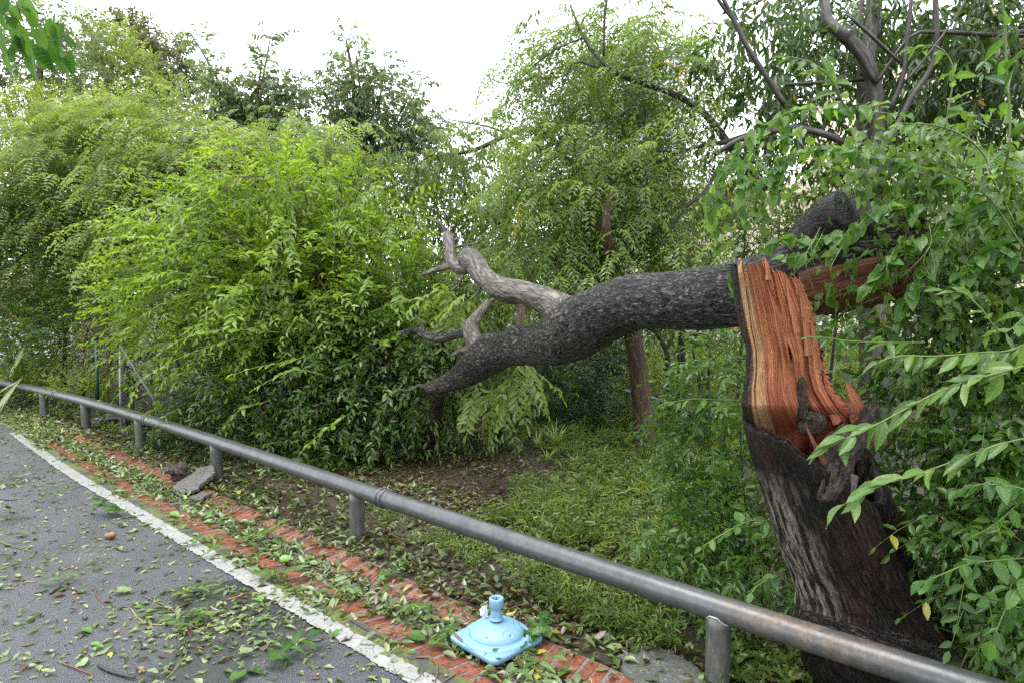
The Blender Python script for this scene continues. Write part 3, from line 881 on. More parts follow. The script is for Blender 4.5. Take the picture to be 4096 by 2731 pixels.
# ------------------------------------------------------------------ leaves
UP = np.array([0, 0, 1.0])
TPL = {
    'diamond': (np.array([(0, 0, 0), (-.5, .42, .10), (.5, .42, .10), (0, 1, -.10)]), np.array([(0, 3, 1), (0, 2, 3)])),
    'leaf': (np.array([(0, 0, 0), (-.40, .28, .07), (.40, .28, .07), (0, .30, -.03), (-.40, .62, .05), (.40, .62, .05), (0, .64, -.06), (0, 1, -.16)]),
             np.array([(0, 3, 1), (0, 2, 3), (1, 3, 4), (3, 6, 4), (3, 2, 5), (3, 5, 6), (4, 6, 7), (6, 5, 7)])),
    'heart': (np.array([(0, 0, 0), (-.36, -.12, .05), (.36, -.12, .05), (-.52, .22, .06), (.52, .22, .06), (0, .30, -.04), (-.30, .62, .0), (.30, .62, .0), (0, .62, -.08), (0, 1.02, -.22)]),
              np.array([(0, 5, 1), (0, 2, 5), (1, 5, 3), (5, 2, 4), (3, 5, 6), (5, 8, 6), (5, 4, 7), (5, 7, 8), (6, 8, 9), (8, 7, 9)])),
}


def rnd_dir(n):
    return norm(rng.normal(size=(n, 3)))


def spray(o, d, l, m, droop=0.15, ang=55, jit=0.25, t0=0.12, opp=False, hang=0.0, flat=0.6, taper=0.35):
    """Leaves along n twigs: o, d (n,3), l (n,). Returns positions, leaf directions, leaf normals, size factors, twig index."""
    n = len(o); k = np.arange(m)
    if opp: t = np.repeat(np.linspace(t0, 1, (m + 1) // 2), 2)[:m]
    else: t = np.linspace(t0, 1, m)
    t = t[None] + rng.normal(size=(n, m)) * 0.3 / m * (0 if opp else 1)
    l = np.asarray(l)[:, None]
    P = o[:, None] + d[:, None] * (l * t)[..., None]; P[..., 2] -= droop * l * t * t
    T = np.repeat(d[:, None], m, 1).copy(); T[..., 2] -= 2 * droop * t; T = norm(T)
    ref = norm(UP[None, None] * flat + rnd_dir(n)[:, None] * (1 - flat) * 0.9 + 1e-4)
    S = norm(np.cross(T, ref)); Nn = np.cross(S, T)
    sg = np.where(k % 2 == 0, 1.0, -1.0)[None, :, None]
    a = math.radians(ang)
    L = T * math.cos(a) + S * sg * math.sin(a) + rng.normal(size=(n, m, 3)) * jit
    L[:, -1] = T[:, -1] + rng.normal(size=(n, 3)) * jit * 0.5
    L[..., 2] -= hang
    L = norm(L)
    Nn = norm(Nn + rng.normal(size=(n, m, 3)) * jit * 1.2)
    sz = 1.0 - taper * np.abs(t - 0.45) * 1.6
    return P.reshape(-1, 3), L.reshape(-1, 3), Nn.reshape(-1, 3), np.clip(sz, 0.4, 1).reshape(-1), np.repeat(np.arange(n), m)


def leaf_geo(P, L, Nn, ln, wd, tpl):
    T, F = TPL[tpl]
    S = norm(np.cross(L, Nn)); Nn = np.cross(S, L)
    ln = np.broadcast_to(np.asarray(ln, float), (len(P),))[:, None, None]; wd = np.broadcast_to(np.asarray(wd, float), (len(P),))[:, None, None]
    curl = rng.uniform(0.2, 2.2, (len(P), 1, 1))
    V = P[:, None] + L[:, None] * T[None, :, 1:2] * ln + S[:, None] * T[None, :, 0:1] * wd + Nn[:, None] * T[None, :, 2:3] * ln * curl
    idx = (np.arange(len(P)) * len(T))[:, None, None] + F[None]
    return V.reshape(-1, 3), idx.reshape(-1, 3), len(T)


def twig_geo(o, d, l, droop, r, seg=3):
    n = len(o); t = np.linspace(0, 1, seg + 1)[None]
    l = np.asarray(l)[:, None]
    P = o[:, None] + d[:, None] * (l * t)[..., None]; P[..., 2] -= droop * l * t * t
    a = norm(np.cross(d, UP + 1e-3)); b = np.cross(a, d)
    rr = (r * (1.0 - 0.75 * t))[..., None]
    rings = []
    for q in range(3):
        th = 2 * math.pi * q / 3
        rings.append(P + (a[:, None] * math.cos(th) + b[:, None] * math.sin(th)) * rr)
    V = np.stack(rings, 2).reshape(-1, 3)
    base = (np.arange(n) * (seg + 1) * 3)[:, None, None, None] + (np.arange(seg) * 3)[None, :, None, None]
    q = np.array([(0, 1, 4, 3), (1, 2, 5, 4), (2, 0, 3, 5)])[None, None]
    return V, (base + q).reshape(-1, 4)


class Foliage:
    def __init__(s): s.V, s.F, s.t, s.k, s.tv, s.tf, s.tk = [], [], [], 0, [], [], 0
    def leaves(s, P, L, Nn, ln, wd, tint, tpl='leaf'):
        V, F, k = leaf_geo(P, L, Nn, ln, wd, tpl)
        s.V.append(V); s.F.append(F + s.k); s.t.append(np.repeat(np.clip(tint, 0, 1), k)); s.k += len(V)
    def twigs(s, o, d, l, droop, r, seg=3):
        V, F = twig_geo(o, d, l, droop, r, seg); s.tv.append(V); s.tf.append(F + s.tk); s.tk += len(V)
    def build(s, parent, mat, tmat, name='crown', tname='twigs'):
        out = []
        if s.V:
            out.append(tag(link(name, mesh_np(np.vstack(s.V), np.vstack(s.F), True, np.concatenate(s.t)), parent, mat), kind='stuff'))
        if s.tv:
            out.append(tag(link(tname, mesh_np(np.vstack(s.tv), np.vstack(s.tf), True), parent, tmat), kind='stuff'))
        return out
    def tris(s): return sum(len(f) for f in s.F) + 2 * sum(len(f) for f in s.tf)


def blob(px, py, d, rx, ry, rz, n, out=0.6, up=0.15, rnd=0.6, shell=2.0, bias=(0, 0, 0)):
    """n twig roots and directions filling an ellipsoid seen at (px, py), rx, ry photo pixels wide and high, rz metres deep."""
    c = wp(px, py, d); R = np.array([rx * d / FPX, rz, ry * d / FPX])
    v = rnd_dir(n) * (rng.uniform(0, 1, (n, 1)) ** (1 / (3.0 * shell / 2)))
    o = c + v * R
    dd = norm(norm(v * R / R.max()) * out + UP * up + rnd_dir(n) * rnd + np.array(bias))
    return o, dd


def cane(P, n, spread=0.25, out=0.5, t0=0.2, along_=0.5, up=0.1, rnd=0.4):
    """n twigs along a polyline P (xyz rows)."""
    Q = catmull(np.asarray(P, float), 0.04)
    t = rng.uniform(t0, 1, n) ** 0.9
    i = np.clip((t * (len(Q) - 1)).astype(int), 0, len(Q) - 2)
    T = norm(Q[i + 1, :3] - Q[i, :3])
    R = rnd_dir(n); R = norm(R - T * (R * T).sum(1, keepdims=True))
    o = Q[i, :3] + R * rng.uniform(0, 1, (n, 1)) * spread
    return o, norm(T * along_ + R * out + UP * up + rnd_dir(n) * rnd)


def simple(f, o, d, tl, m, ln, asp, droop=0.2, ang=50, jit=0.3, hang=0.0, tpl='leaf', flat=0.6, tv=0.16, tt=0.14, t0=0.12, twig=0.004, tmean=0.5, opp=False, seg=3):
    l = tl * rng.uniform(0.6, 1.25, len(o))
    P, L, Nn, sz, ti = spray(o, d, l, m, droop, ang, jit, t0, opp, hang, flat)
    base = rng.normal(size=len(o)) * tt + tmean
    s = sz * rng.uniform(0.72, 1.18, len(P))
    f.leaves(P, L, Nn, ln * s, ln * asp * s, np.minimum(base[ti] + rng.normal(size=len(P)) * tv, 0.91) + (rng.uniform(size=len(P)) > 0.995) * 0.6, tpl)
    if twig: f.twigs(o, d, l, droop, twig, seg)


def pinnate(f, o, d, tl, mf, fl, ml, ln, asp, droop=0.25, fdroop=0.5, ang=65, jit=0.2, flat=0.7, tv=0.08, tt=0.16, twig=0.004, tmean=0.5, fhang=0.15, tpl='diamond', lhang=0.1):
    l = tl * rng.uniform(0.6, 1.2, len(o))
    P, L, Nn, sz, ti = spray(o, d, l, mf, droop, 60, jit, 0.15, False, fhang, flat)
    f.twigs(o, d, l, droop, twig)
    fl_ = fl * sz * rng.uniform(0.7, 1.15, len(P))
    base = rng.normal(size=len(o)) * tt + tmean
    P2, L2, N2, sz2, ti2 = spray(P, L, fl_, ml, fdroop, ang, 0.12, 0.1, True, lhang, 0.85)
    b2 = np.minimum(base[ti][ti2] + (rng.normal(size=len(P)) * 0.08)[ti2] + rng.normal(size=len(P2)) * tv, 0.91) + ((rng.uniform(size=len(P)) > 0.997) * 0.6)[ti2]
    f.leaves(P2, L2, N2, ln * sz2 * rng.uniform(0.85, 1.1, len(P2)), ln * asp * sz2, b2, tpl)


TOTAL = [0]


def plant(name, label, cat, base, mat, tmat, fill, group=None, crown='crown', tname='twigs', trunks=(), tm=None):
    t = thing(name, label, cat, tuple(base), group)
    for nm, rows, seg, disp, *mt in trunks:
        tube_obj(nm, rows, mt[0] if mt else tm, t, seg=seg, step=0.08, disp=disp, freq=4)
    f = Foliage(); fill(f); TOTAL[0] += f.tris()
    f.build(t, mat, tmat, crown, tname)
    return t


# leaf colours
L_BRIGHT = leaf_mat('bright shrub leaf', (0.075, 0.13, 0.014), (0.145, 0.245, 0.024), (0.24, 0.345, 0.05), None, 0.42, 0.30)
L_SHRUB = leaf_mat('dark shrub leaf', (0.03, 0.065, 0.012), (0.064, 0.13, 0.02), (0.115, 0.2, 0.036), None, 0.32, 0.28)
L_FEATH = leaf_mat('feathery leaf', (0.07, 0.115, 0.032), (0.14, 0.2, 0.058), (0.24, 0.3, 0.09), (0.42, 0.30, 0.02), 0.42, 0.34)
L_FARL = leaf_mat('pale far leaf', (0.1, 0.14, 0.045), (0.19, 0.25, 0.075), (0.28, 0.34, 0.11), None, 0.42, 0.45)
L_FARD = leaf_mat('grey green far leaf', (0.065, 0.095, 0.055), (0.11, 0.155, 0.088), (0.165, 0.215, 0.125), None, 0.50, 0.4)
L_FARR = leaf_mat('bronze far leaf', (0.06, 0.075, 0.05), (0.105, 0.12, 0.078), (0.17, 0.155, 0.1), None, 0.50, 0.4)
L_YELLOW = leaf_mat('yellow green leaf', (0.11, 0.16, 0.02), (0.2, 0.265, 0.04), (0.32, 0.38, 0.065), (0.45, 0.28, 0.02), 0.42, 0.35)
L_DROOP = leaf_mat('drooping leaf', (0.06, 0.095, 0.048), (0.11, 0.16, 0.082), (0.17, 0.22, 0.12), None, 0.50, 0.30)  # lightened so the colour itself carries the mist on the far trees
L_MID = leaf_mat('hanging leaf', (0.06, 0.11, 0.024), (0.115, 0.19, 0.042), (0.19, 0.27, 0.075), None, 0.45, 0.30)
L_NEEM = leaf_mat('fine toothed leaf', (0.06, 0.11, 0.026), (0.125, 0.20, 0.045), (0.21, 0.29, 0.08), (0.48, 0.30, 0.015), 0.42, 0.28)
L_DARK = leaf_mat('large dark leaf', (0.022, 0.055, 0.013), (0.048, 0.1, 0.022), (0.09, 0.165, 0.038), (0.40, 0.27, 0.02), 0.38, 0.25)
L_VINE = leaf_mat('vine leaf mass', (0.04, 0.09, 0.015), (0.085, 0.165, 0.028), (0.15, 0.25, 0.05), (0.40, 0.36, 0.08), 0.38, 0.28)
L_WEED = leaf_mat('weed leaf mass', (0.03, 0.08, 0.013), (0.065, 0.145, 0.023), (0.12, 0.225, 0.045), (0.38, 0.33, 0.04), 0.38, 0.26)
L_COVER = leaf_mat('ground cover leaf', (0.065, 0.11, 0.024), (0.13, 0.195, 0.046), (0.23, 0.3, 0.09), (0.33, 0.25, 0.06), 0.35, 0.32)
L_BAMBOO = leaf_mat('pale grassy leaf', (0.11, 0.16, 0.045), (0.21, 0.28, 0.085), (0.36, 0.43, 0.19), None, 0.35, 0.35)
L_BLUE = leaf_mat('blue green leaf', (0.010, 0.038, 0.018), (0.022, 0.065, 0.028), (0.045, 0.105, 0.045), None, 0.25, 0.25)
b = N('brown twig'); M_TWIG = b.done(b.bsdf(b.ramp(b.noise(b.pos(), 20, 4), [(0.3, (0.03, 0.02, 0.012)), (0.7, (0.11, 0.08, 0.05))]), 0.5))
b = N('green twig'); M_GTWIG = b.done(b.bsdf((0.10, 0.15, 0.03), 0.45))

# ------------------------------------------------------------------ far trees, left
B0 = lambda px, d: (wp(px, 1160, d)[0], d, 0.0)


def T_(rows): return pxpath(rows)


def f_v4a(f):
    for (px, py, rx, ry, n) in ((60, 420, 330, 300, 330), (160, 250, 170, 170, 170), (250, 140, 70, 60, 40), (310, 115, 34, 60, 22), (420, 700, 200, 250, 200), (-100, 800, 300, 350, 200)):
        o, d = blob(px, py, 19, rx, ry, 1.6, n, 0.5, 0.2); simple(f, o, d, 0.75, 14, 0.16, 0.5, 0.3, 55, 0.35, 0.25, 'diamond')
plant('broadleaf_tree', 'tall grey-green tree rising behind the hanging leaf tips at the upper left', 'tree', B0(120, 19), L_FARD, M_TWIG, f_v4a, 'trees beyond the shrubs', trunks=[('trunk', T_([(230, 1250, 19, 40), (200, 800, 19, 30), (150, 450, 19, 18), (170, 200, 19, 8)]), 10, 0.1), ('limb', T_([(200, 800, 19, 20), (80, 560, 19, 14), (20, 400, 19, 8)]), 8, 0.1)], tm=M_BARK_DARK)


def f_v4b(f):
    for (px, py, rx, ry, n) in ((445, 235, 110, 130, 230), (530, 330, 90, 120, 170), (350, 330, 80, 110, 130), (600, 300, 30, 60, 50), (430, 160, 60, 50, 60), (330, 560, 90, 110, 110), (690, 450, 90, 120, 130), (480, 450, 130, 70, 120)):
        o, d = blob(px, py, 22, rx, ry, 1.2, n, 0.5, 0.3); simple(f, o, d, 0.55, 14, 0.115, 0.55, 0.15, 55, 0.4, 0.1, 'diamond')
plant('pale_tree', 'pale yellow-green tree with a forked grey trunk showing through its crown', 'tree', B0(430, 22), L_FARL, M_TWIG, f_v4b, 'trees beyond the shrubs', trunks=[('trunk', T_([(400, 1250, 22, 30), (415, 600, 22, 22), (425, 370, 22, 15), (440, 310, 22, 10), (455, 230, 22, 6)]), 10, 0.1), ('limb', T_([(430, 350, 22, 11), (460, 305, 22, 8), (500, 260, 22, 5)]), 8, 0.1), ('limb', T_([(415, 385, 22, 6), (370, 378, 22, 4), (320, 360, 22, 3)]), 6, 0.1), ('limb', T_([(530, 600, 22, 18), (560, 420, 22, 9), (600, 380, 22, 5)]), 6, 0.1)], tm=M_BARK_BROWN)


def f_v4c(f):
    for (px, py, rx, ry, n) in ((545, 170, 60, 80, 70), (510, 125, 22, 45, 22), (680, 260, 60, 90, 110), (720, 320, 40, 60, 60), (600, 230, 60, 60, 60), (650, 420, 90, 90, 120), (640, 700, 200, 200, 240)):
        o, d = blob(px, py, 26, rx, ry, 1.2, n, 0.5, 0.3); simple(f, o, d, 0.8, 14, 0.2, 0.5, 0.3, 55, 0.35, 0.25, 'diamond')
plant('bronze_tree', 'dull bronze-tinged tree standing behind the pale yellow-green one', 'tree', B0(640, 26), L_FARR, M_TWIG, f_v4c, 'trees beyond the shrubs', trunks=[('trunk', T_([(660, 1250, 26, 24), (650, 600, 26, 18), (640, 300, 26, 10), (560, 180, 26, 5)]), 8, 0.1), ('limb', T_([(648, 450, 26, 10), (700, 330, 26, 6), (720, 260, 26, 4)]), 6, 0.1)], tm=M_BARK_DARK)


def f_v4d(f):
    for (px, py, rx, ry, n) in ((60, 650, 150, 180, 330), (150, 480, 110, 100, 200), (260, 470, 60, 90, 110), (330, 560, 80, 120, 160), (440, 460, 70, 60, 90), (40, 880, 200, 150, 220), (510, 420, 30, 40, 40)):
        o, d = blob(px, py, 15.5, rx, ry, 1.0, n, 0.5, 0.5); simple(f, o, d, 0.42, 18, 0.06, 0.5, 0.0, 50, 0.35, -0.1, 'diamond', tv=0.2, tmean=0.5)
plant('clipped_fig_tree', 'yellow-green small-leaved tree bulging at the left edge beneath the taller trees', 'tree', B0(180, 15.5), L_YELLOW, M_TWIG, f_v4d, trunks=[('trunk', T_([(170, 1300, 15.5, 30), (165, 900, 15.5, 26), (180, 700, 15.5, 16), (230, 500, 15.5, 8)]), 10, 0.1), ('limb', T_([(168, 850, 15.5, 16), (100, 700, 15.5, 10), (60, 560, 15.5, 6)]), 8, 0.1)], tm=M_BARK_DARK)


def shoots(f, tips, d, base, n, tl, ln, m=10, spread=0.3, hang=0.7, bow=0.25, asp=0.42, rtip=6):
    out = []
    for (px, py) in tips:
        a, c = wp(*base, d), wp(px, py, d + rng.uniform(-0.8, 0.8))
        mid = (a + c) / 2 + np.array([0, 0, bow * rng.uniform(0.3, 1.0)])
        P = np.array([a, mid, c]); out.append(P)
        o, dd = cane(P, n, spread, 0.7, 0.15, 0.6, 0.1)
        simple(f, o, dd, tl, m, ln, asp, 0.35, 40, 0.3, hang, 'leaf', tv=0.14)
    return out


def tall_droop(name, label, d, base, tips, blobs, trunkrows, n=46):
    t = thing(name, label, 'tree', B0(base[0], d), 'trees beyond the shrubs')
    f = Foliage()
    Ps = shoots(f, tips, d, base, n, 0.42, 0.14, 9, 0.22)
    for (px, py, rx, ry, k) in blobs:
        o, dd = blob(px, py, d, rx, ry, 1.0, k, 0.5, 0.1); simple(f, o, dd, 0.5, 9, 0.14, 0.42, 0.4, 40, 0.3, 0.7, 'leaf')
    TOTAL[0] += f.tris(); f.build(t, L_DROOP, M_TWIG)
    tube_obj('trunk', T_(trunkrows), M_BARK_BROWN, t, seg=12, step=0.1, disp=0.08)
    for P in Ps:
        tube_obj('limb', np.hstack([P, [[0.045], [0.028], [0.008]]]), M_BARK_BROWN, t, seg=6, step=0.25)


tall_droop('drooping_tree', 'tall tree with a long leafy shoot leaning left against the white sky', 14, (1010, 640), [(745, 105), (835, 250), (1085, 130), (1050, 225), (940, 330), (860, 330), (1140, 330), (1190, 350)],
           [(1000, 480, 150, 110, 90), (880, 420, 110, 110, 70), (1150, 420, 90, 100, 60), (950, 640, 260, 170, 190), (780, 560, 110, 130, 80)], [(1040, 1300, 14, 34), (1045, 900, 14, 28), (1040, 620, 14, 20), (1000, 420, 14, 10), (1080, 300, 14, 6)])
tall_droop('drooping_tree', 'tall tree with several upright leafy spires beside the open white sky', 14.6, (1480, 760), [(1372, 100), (1420, 180), (1545, 225), (1500, 290), (1700, 312), (1640, 380), (1785, 520), (1730, 470), (1330, 260), (1250, 280)],
           [(1400, 380, 110, 140, 90), (1520, 430, 140, 130, 110), (1650, 520, 110, 110, 80), (1300, 480, 120, 150, 90), (1500, 660, 300, 170, 220), (1700, 640, 120, 110, 70), (1330, 720, 160, 150, 100)], [(1430, 1300, 14.6, 34), (1425, 900, 14.6, 28), (1425, 600, 14.6, 18), (1415, 350, 14.6, 9), (1385, 160, 14.6, 4)])

# ------------------------------------------------------------------ feathery trees hanging behind the bright shrub
def f_v3(f, blobs, d, tmean=0.5):
    for (px, py, rx, ry, n, bx) in blobs:
        o, dd = blob(px, py, d, rx, ry, 0.9, int(n * 0.72), 0.5, 0.25, 0.5, bias=(bx, 0, 0))
        pinnate(f, o, dd, 0.95, 8, 0.46, 14, 0.095, 0.42, 0.35, 0.5, 70, 0.25, tmean=tmean)


plant('feathery_tree', 'feathery tree with arching sprays of tiny leaflets in front of the left-hand tall trees', 'tree', B0(420, 12.5), L_FEATH, M_GTWIG,
      lambda f: f_v3(f, [(330, 620, 230, 130, 110, -.4), (560, 560, 200, 120, 110, -.3), (260, 800, 280, 150, 150, -.5), (560, 760, 240, 160, 130, -.3), (120, 950, 200, 130, 90, -.4)], 12.5, 0.5), 'feathery trees behind the shrubs',
      trunks=[('trunk', T_([(520, 1400, 12.5, 24), (500, 1000, 12.5, 20), (430, 720, 12.5, 12), (300, 600, 12.5, 6)]), 10, 0.1), ('limb', T_([(490, 950, 12.5, 12), (600, 700, 12.5, 7), (560, 520, 12.5, 4)]), 8, 0.1)], tm=M_BARK_BROWN)
plant('feathery_tree', 'lighter feathery tree whose long bare stem slants up left above the bright shrub', 'tree', B0(900, 11.6), L_FEATH, M_GTWIG,
      lambda f: f_v3(f, [(760, 640, 200, 120, 110, -.4), (900, 760, 260, 130, 140, -.3), (660, 860, 230, 140, 110, -.4), (1150, 700, 170, 110, 90, .1), (1260, 640, 140, 90, 70, .2)], 11.6, 0.6), 'feathery trees behind the shrubs',
      trunks=[('trunk', T_([(1120, 1400, 11.6, 22), (1080, 1000, 11.6, 18), (1060, 740, 11.6, 11), (860, 625, 11.6, 8), (700, 500, 11.6, 4), (650, 470, 11.6, 2)]), 10, 0.1), ('limb', T_([(1070, 840, 11.6, 8), (1100, 690, 11.6, 6), (1210, 600, 11.6, 3)]), 8, 0.1)], tm=M_BARK_BROWN)

# ------------------------------------------------------------------ the bright arching shrub and its darker neighbours
def arching(f, base, tips, n, tl, m, ln, asp, twig, hb=1.0, spread=0.16, tmean=0.5, **k):
    Ps = []
    for tip in tips:
        a = np.array(base) + np.append(rng.normal(size=2) * 0.35, 0)
        c = np.array(tip)
        top = a * 0.35 + c * 0.65; top[2] = max(a[2], c[2]) + hb * rng.uniform(0.25, 0.6)
        mid = a * 0.75 + c * 0.25; mid[2] = top[2] * 0.6
        P = np.array([a, mid, top, c]); Ps.append(P)
        o, d = cane(P, n, spread, 0.55, 0.22, 0.75, 0.05)
        simple(f, o, d, tl, m, ln, asp, 0.25, 48, 0.22, 0.05, 'leaf', tmean=tmean + rng.normal() * 0.07, twig=0.003, **k)
    return Ps


t = thing('arching_shrub', 'big bright green shrub arching over the guard rail beside the fallen trunk', 'shrub', (-2.6, 9.0, 0))
f = Foliage()
tips = []
for i in range(100):                                   # crown of long canes thrown out to the left and front
    px, py = rng.uniform(380, 1700), 0
    top = np.interp(px, [380, 520, 700, 950, 1250, 1500, 1750], [1180, 900, 760, 690, 720, 790, 1000])
    bot = np.interp(px, [380, 520, 700, 900, 1300, 1750], [1520, 1600, 1500, 1420, 1500, 1500])
    py = top + (bot - top) * rng.uniform(0, 1) ** 1.3
    tips.append(wp(px, py, rng.uniform(7.5, 10.0)))
Ps = arching(f, (-2.6, 9.0, 0), tips, 22, 0.62, 13, 0.115, 0.40, None, 0.9, 0.22, 0.55)
for (px, py, d, rx, ry, n) in ((1000, 950, 9.6, 480, 250, 380), (900, 1250, 9.2, 470, 240, 300), (1450, 1150, 8.8, 280, 260, 200)):
    o, dd = blob(px, py, d, rx, ry, 1.0, n, 0.6, 0.2, 0.5, bias=(-0.4, -0.1, 0)); simple(f, o, dd, 0.62, 13, 0.11, 0.42, 0.2, 48, 0.25, tmean=0.55)
TOTAL[0] += f.tris(); f.build(t, L_BRIGHT, M_GTWIG)
for P in Ps:
    tube_obj('cane', np.hstack([P, [[0.02], [0.014], [0.008], [0.003]]]), M_TWIG, t, seg=5, step=0.3)


def under(f):
    for (px, py, d, rx, ry, n, tm) in ((1150, 1600, 8.4, 420, 220, 420, 0.4), (1500, 1450, 8.1, 330, 260, 400, 0.5), (1300, 1760, 8.0, 330, 110, 190, 0.45), (1660, 1330, 8.2, 200, 220, 200, 0.55), (1500, 1700, 8.2, 260, 130, 170, 0.4), (900, 1700, 8.9, 260, 120, 110, 0.3)):
        o, dd = blob(px, py, d, rx, ry, 0.55, n, 0.6, 0.1, 0.5, bias=(0, -0.35, 0)); simple(f, o, dd, 0.5, 11, 0.105, 0.43, 0.3, 48, 0.28, 0.1, tmean=tm)
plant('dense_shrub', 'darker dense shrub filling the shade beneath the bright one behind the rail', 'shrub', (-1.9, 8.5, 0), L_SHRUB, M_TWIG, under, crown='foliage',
      trunks=[('stem', T_([(880, 1850, 8.6, 12), (900, 1600, 8.6, 9), (960, 1350, 8.6, 5)]), 7, 0.1), ('stem', T_([(1390, 1900, 8.1, 9), (1385, 1700, 8.1, 7), (1400, 1450, 8.1, 4)]), 7, 0.1), ('stem', T_([(1150, 1880, 8.3, 8), (1130, 1650, 8.3, 6), (1080, 1400, 8.3, 4)]), 7, 0.1), ('stem', T_([(760, 1760, 8.8, 10), (740, 1600, 8.8, 8), (700, 1400, 8.8, 4)]), 7, 0.1)], tm=M_BARK_DARK)


def left_shrub(f):
    for (px, py, d, rx, ry, n) in ((240, 1060, 12.4, 280, 210, 460), (520, 1060, 11.6, 150, 190, 240), (60, 1100, 12.8, 180, 180, 240), (330, 1280, 12.0, 230, 150, 330), (120, 1330, 12.2, 200, 170, 330), (420, 1150, 12.2, 150, 160, 180), (60, 1480, 12.0, 150, 90, 120)):
        o, dd = blob(px, py, d, rx, ry, 0.8, n, 0.5, 0.3, 0.5, bias=(-0.3, -0.1, 0)); simple(f, o, dd, 0.5, 18, 0.06, 0.5, 0.2, 50, 0.25, tmean=0.55)
plant('small_leaved_shrub', 'dense shrub of tiny dark leaves behind the far end of the rail', 'shrub', (-8.0, 12.4, 0), leaf_mat('tiny shrub leaf', (0.05, 0.10, 0.014), (0.10, 0.185, 0.026), (0.17, 0.27, 0.045), None, 0.35, 0.3), M_TWIG, left_shrub, crown='foliage',
      trunks=[('stem', T_([(250, 1620, 12.2, 10), (260, 1350, 12.2, 8), (240, 1100, 12.2, 4)]), 7, 0.1), ('stem', T_([(330, 1640, 12.2, 8), (340, 1400, 12.2, 6), (380, 1150, 12.2, 3)]), 7, 0.1)], tm=M_BARK_DARK)


def low_weed(f):
    for (px, py, d, rx, ry, n) in ((180, 1530, 11.6, 120, 70, 90), (60, 1540, 12.3, 80, 50, 50), (330, 1560, 11.0, 110, 60, 90)):
        o, dd = blob(px, py, d, rx, ry, 0.3, n, 0.5, 0.5, 0.5); simple(f, o, dd, 0.35, 10, 0.075, 0.5, 0.2, 50, 0.3, tmean=0.4)
plant('low_weed', 'yellow-green weeds growing around the farthest rail posts', 'weed', (-7.6, 11.4, 0), L_YELLOW, M_GTWIG, low_weed, crown='foliage')


def dry_vine(f):
    for (px, py, d, rx, ry, n) in ((430, 1310, 10.6, 100, 60, 80), (380, 1400, 10.6, 80, 90, 60), (480, 1370, 10.4, 70, 60, 40)):
        o, dd = blob(px, py, d, rx, ry, 0.35, n, 0.4, 0.0, 0.8); simple(f, o, dd, 0.3, 9, 0.05, 0.7, 0.4, 50, 0.4, 0.3, 'diamond', tmean=0.45)
plant('dry_vine', 'withered yellowish vine tangled on the thin fence posts between the two shrubs', 'vine', (-6.2, 10.6, 0), leaf_mat('withered leaf', (0.06, 0.05, 0.025), (0.13, 0.13, 0.04), (0.24, 0.24, 0.06), (0.3, 0.12, 0.03), 0.35, 0.5), M_TWIG, dry_vine, crown='foliage',
      trunks=[('stem', T_([(400 + 45 * k, 1640, 10.5, 3), (380 + 50 * k, 1560, 10.5, 3), (440 + 30 * k, 1450, 10.5, 3), (360 + 60 * k, 1330, 10.5, 2)]), 5, 0.1) for k in range(4)], tm=M_BARK_BROWN)

# ------------------------------------------------------------------ hanging-leaf trees in the middle
def f_v6(f):
    for (px, py, d, rx, ry, n, tm) in ((1500, 760, 12, 230, 150, 130, .5), (1700, 700, 12, 200, 160, 130, .5), (1900, 750, 12, 200, 210, 150, .5), (1750, 900, 11.5, 260, 170, 170, .55), (1500, 960, 11.8, 200, 150, 110, .5), (2050, 950, 11.6, 190, 210, 130, .5), (1850, 1100, 11, 230, 160, 130, .5), (1960, 560, 12, 90, 90, 40, .5), (1850, 620, 12, 60, 70, 24, .5), (2000, 1280, 10.6, 220, 170, 110, .45)):
        o, dd = blob(px, py, d, rx, ry, 0.8, n, 0.5, 0.0, 0.5); simple(f, o, dd, 0.6, 11, 0.125, 0.38, 0.6, 35, 0.28, 0.9, tmean=tm)
plant('hanging_leaf_tree', 'leaning tree with long hanging leaves between the sky gap and the fallen trunk', 'tree', B0(1900, 12), L_MID, M_TWIG, f_v6,
      trunks=[('trunk', T_([(2000, 1500, 11.5, 26), (2010, 1000, 11.8, 20), (2090, 640, 12, 13), (2280, 470, 12, 18), (2480, 255, 12, 16)]), 10, 0.05), ('limb', T_([(1710, 626, 12, 5), (1880, 606, 12, 8), (2050, 535, 12, 10), (2220, 500, 12, 9), (2420, 475, 12, 6)]), 8, 0.1), ('limb', T_([(1710, 626, 12, 4), (1650, 690, 12, 3), (1620, 800, 12, 2)]), 5, 0.1), ('limb', T_([(2000, 900, 11.8, 12), (1850, 760, 11.8, 6), (1800, 640, 12, 3)]), 6, 0.1), ('limb', T_([(2110, 600, 12, 6), (1990, 520, 12, 4), (1790, 478, 12, 2)]), 6, 0.05)], tm=M_BARK_BROWN)


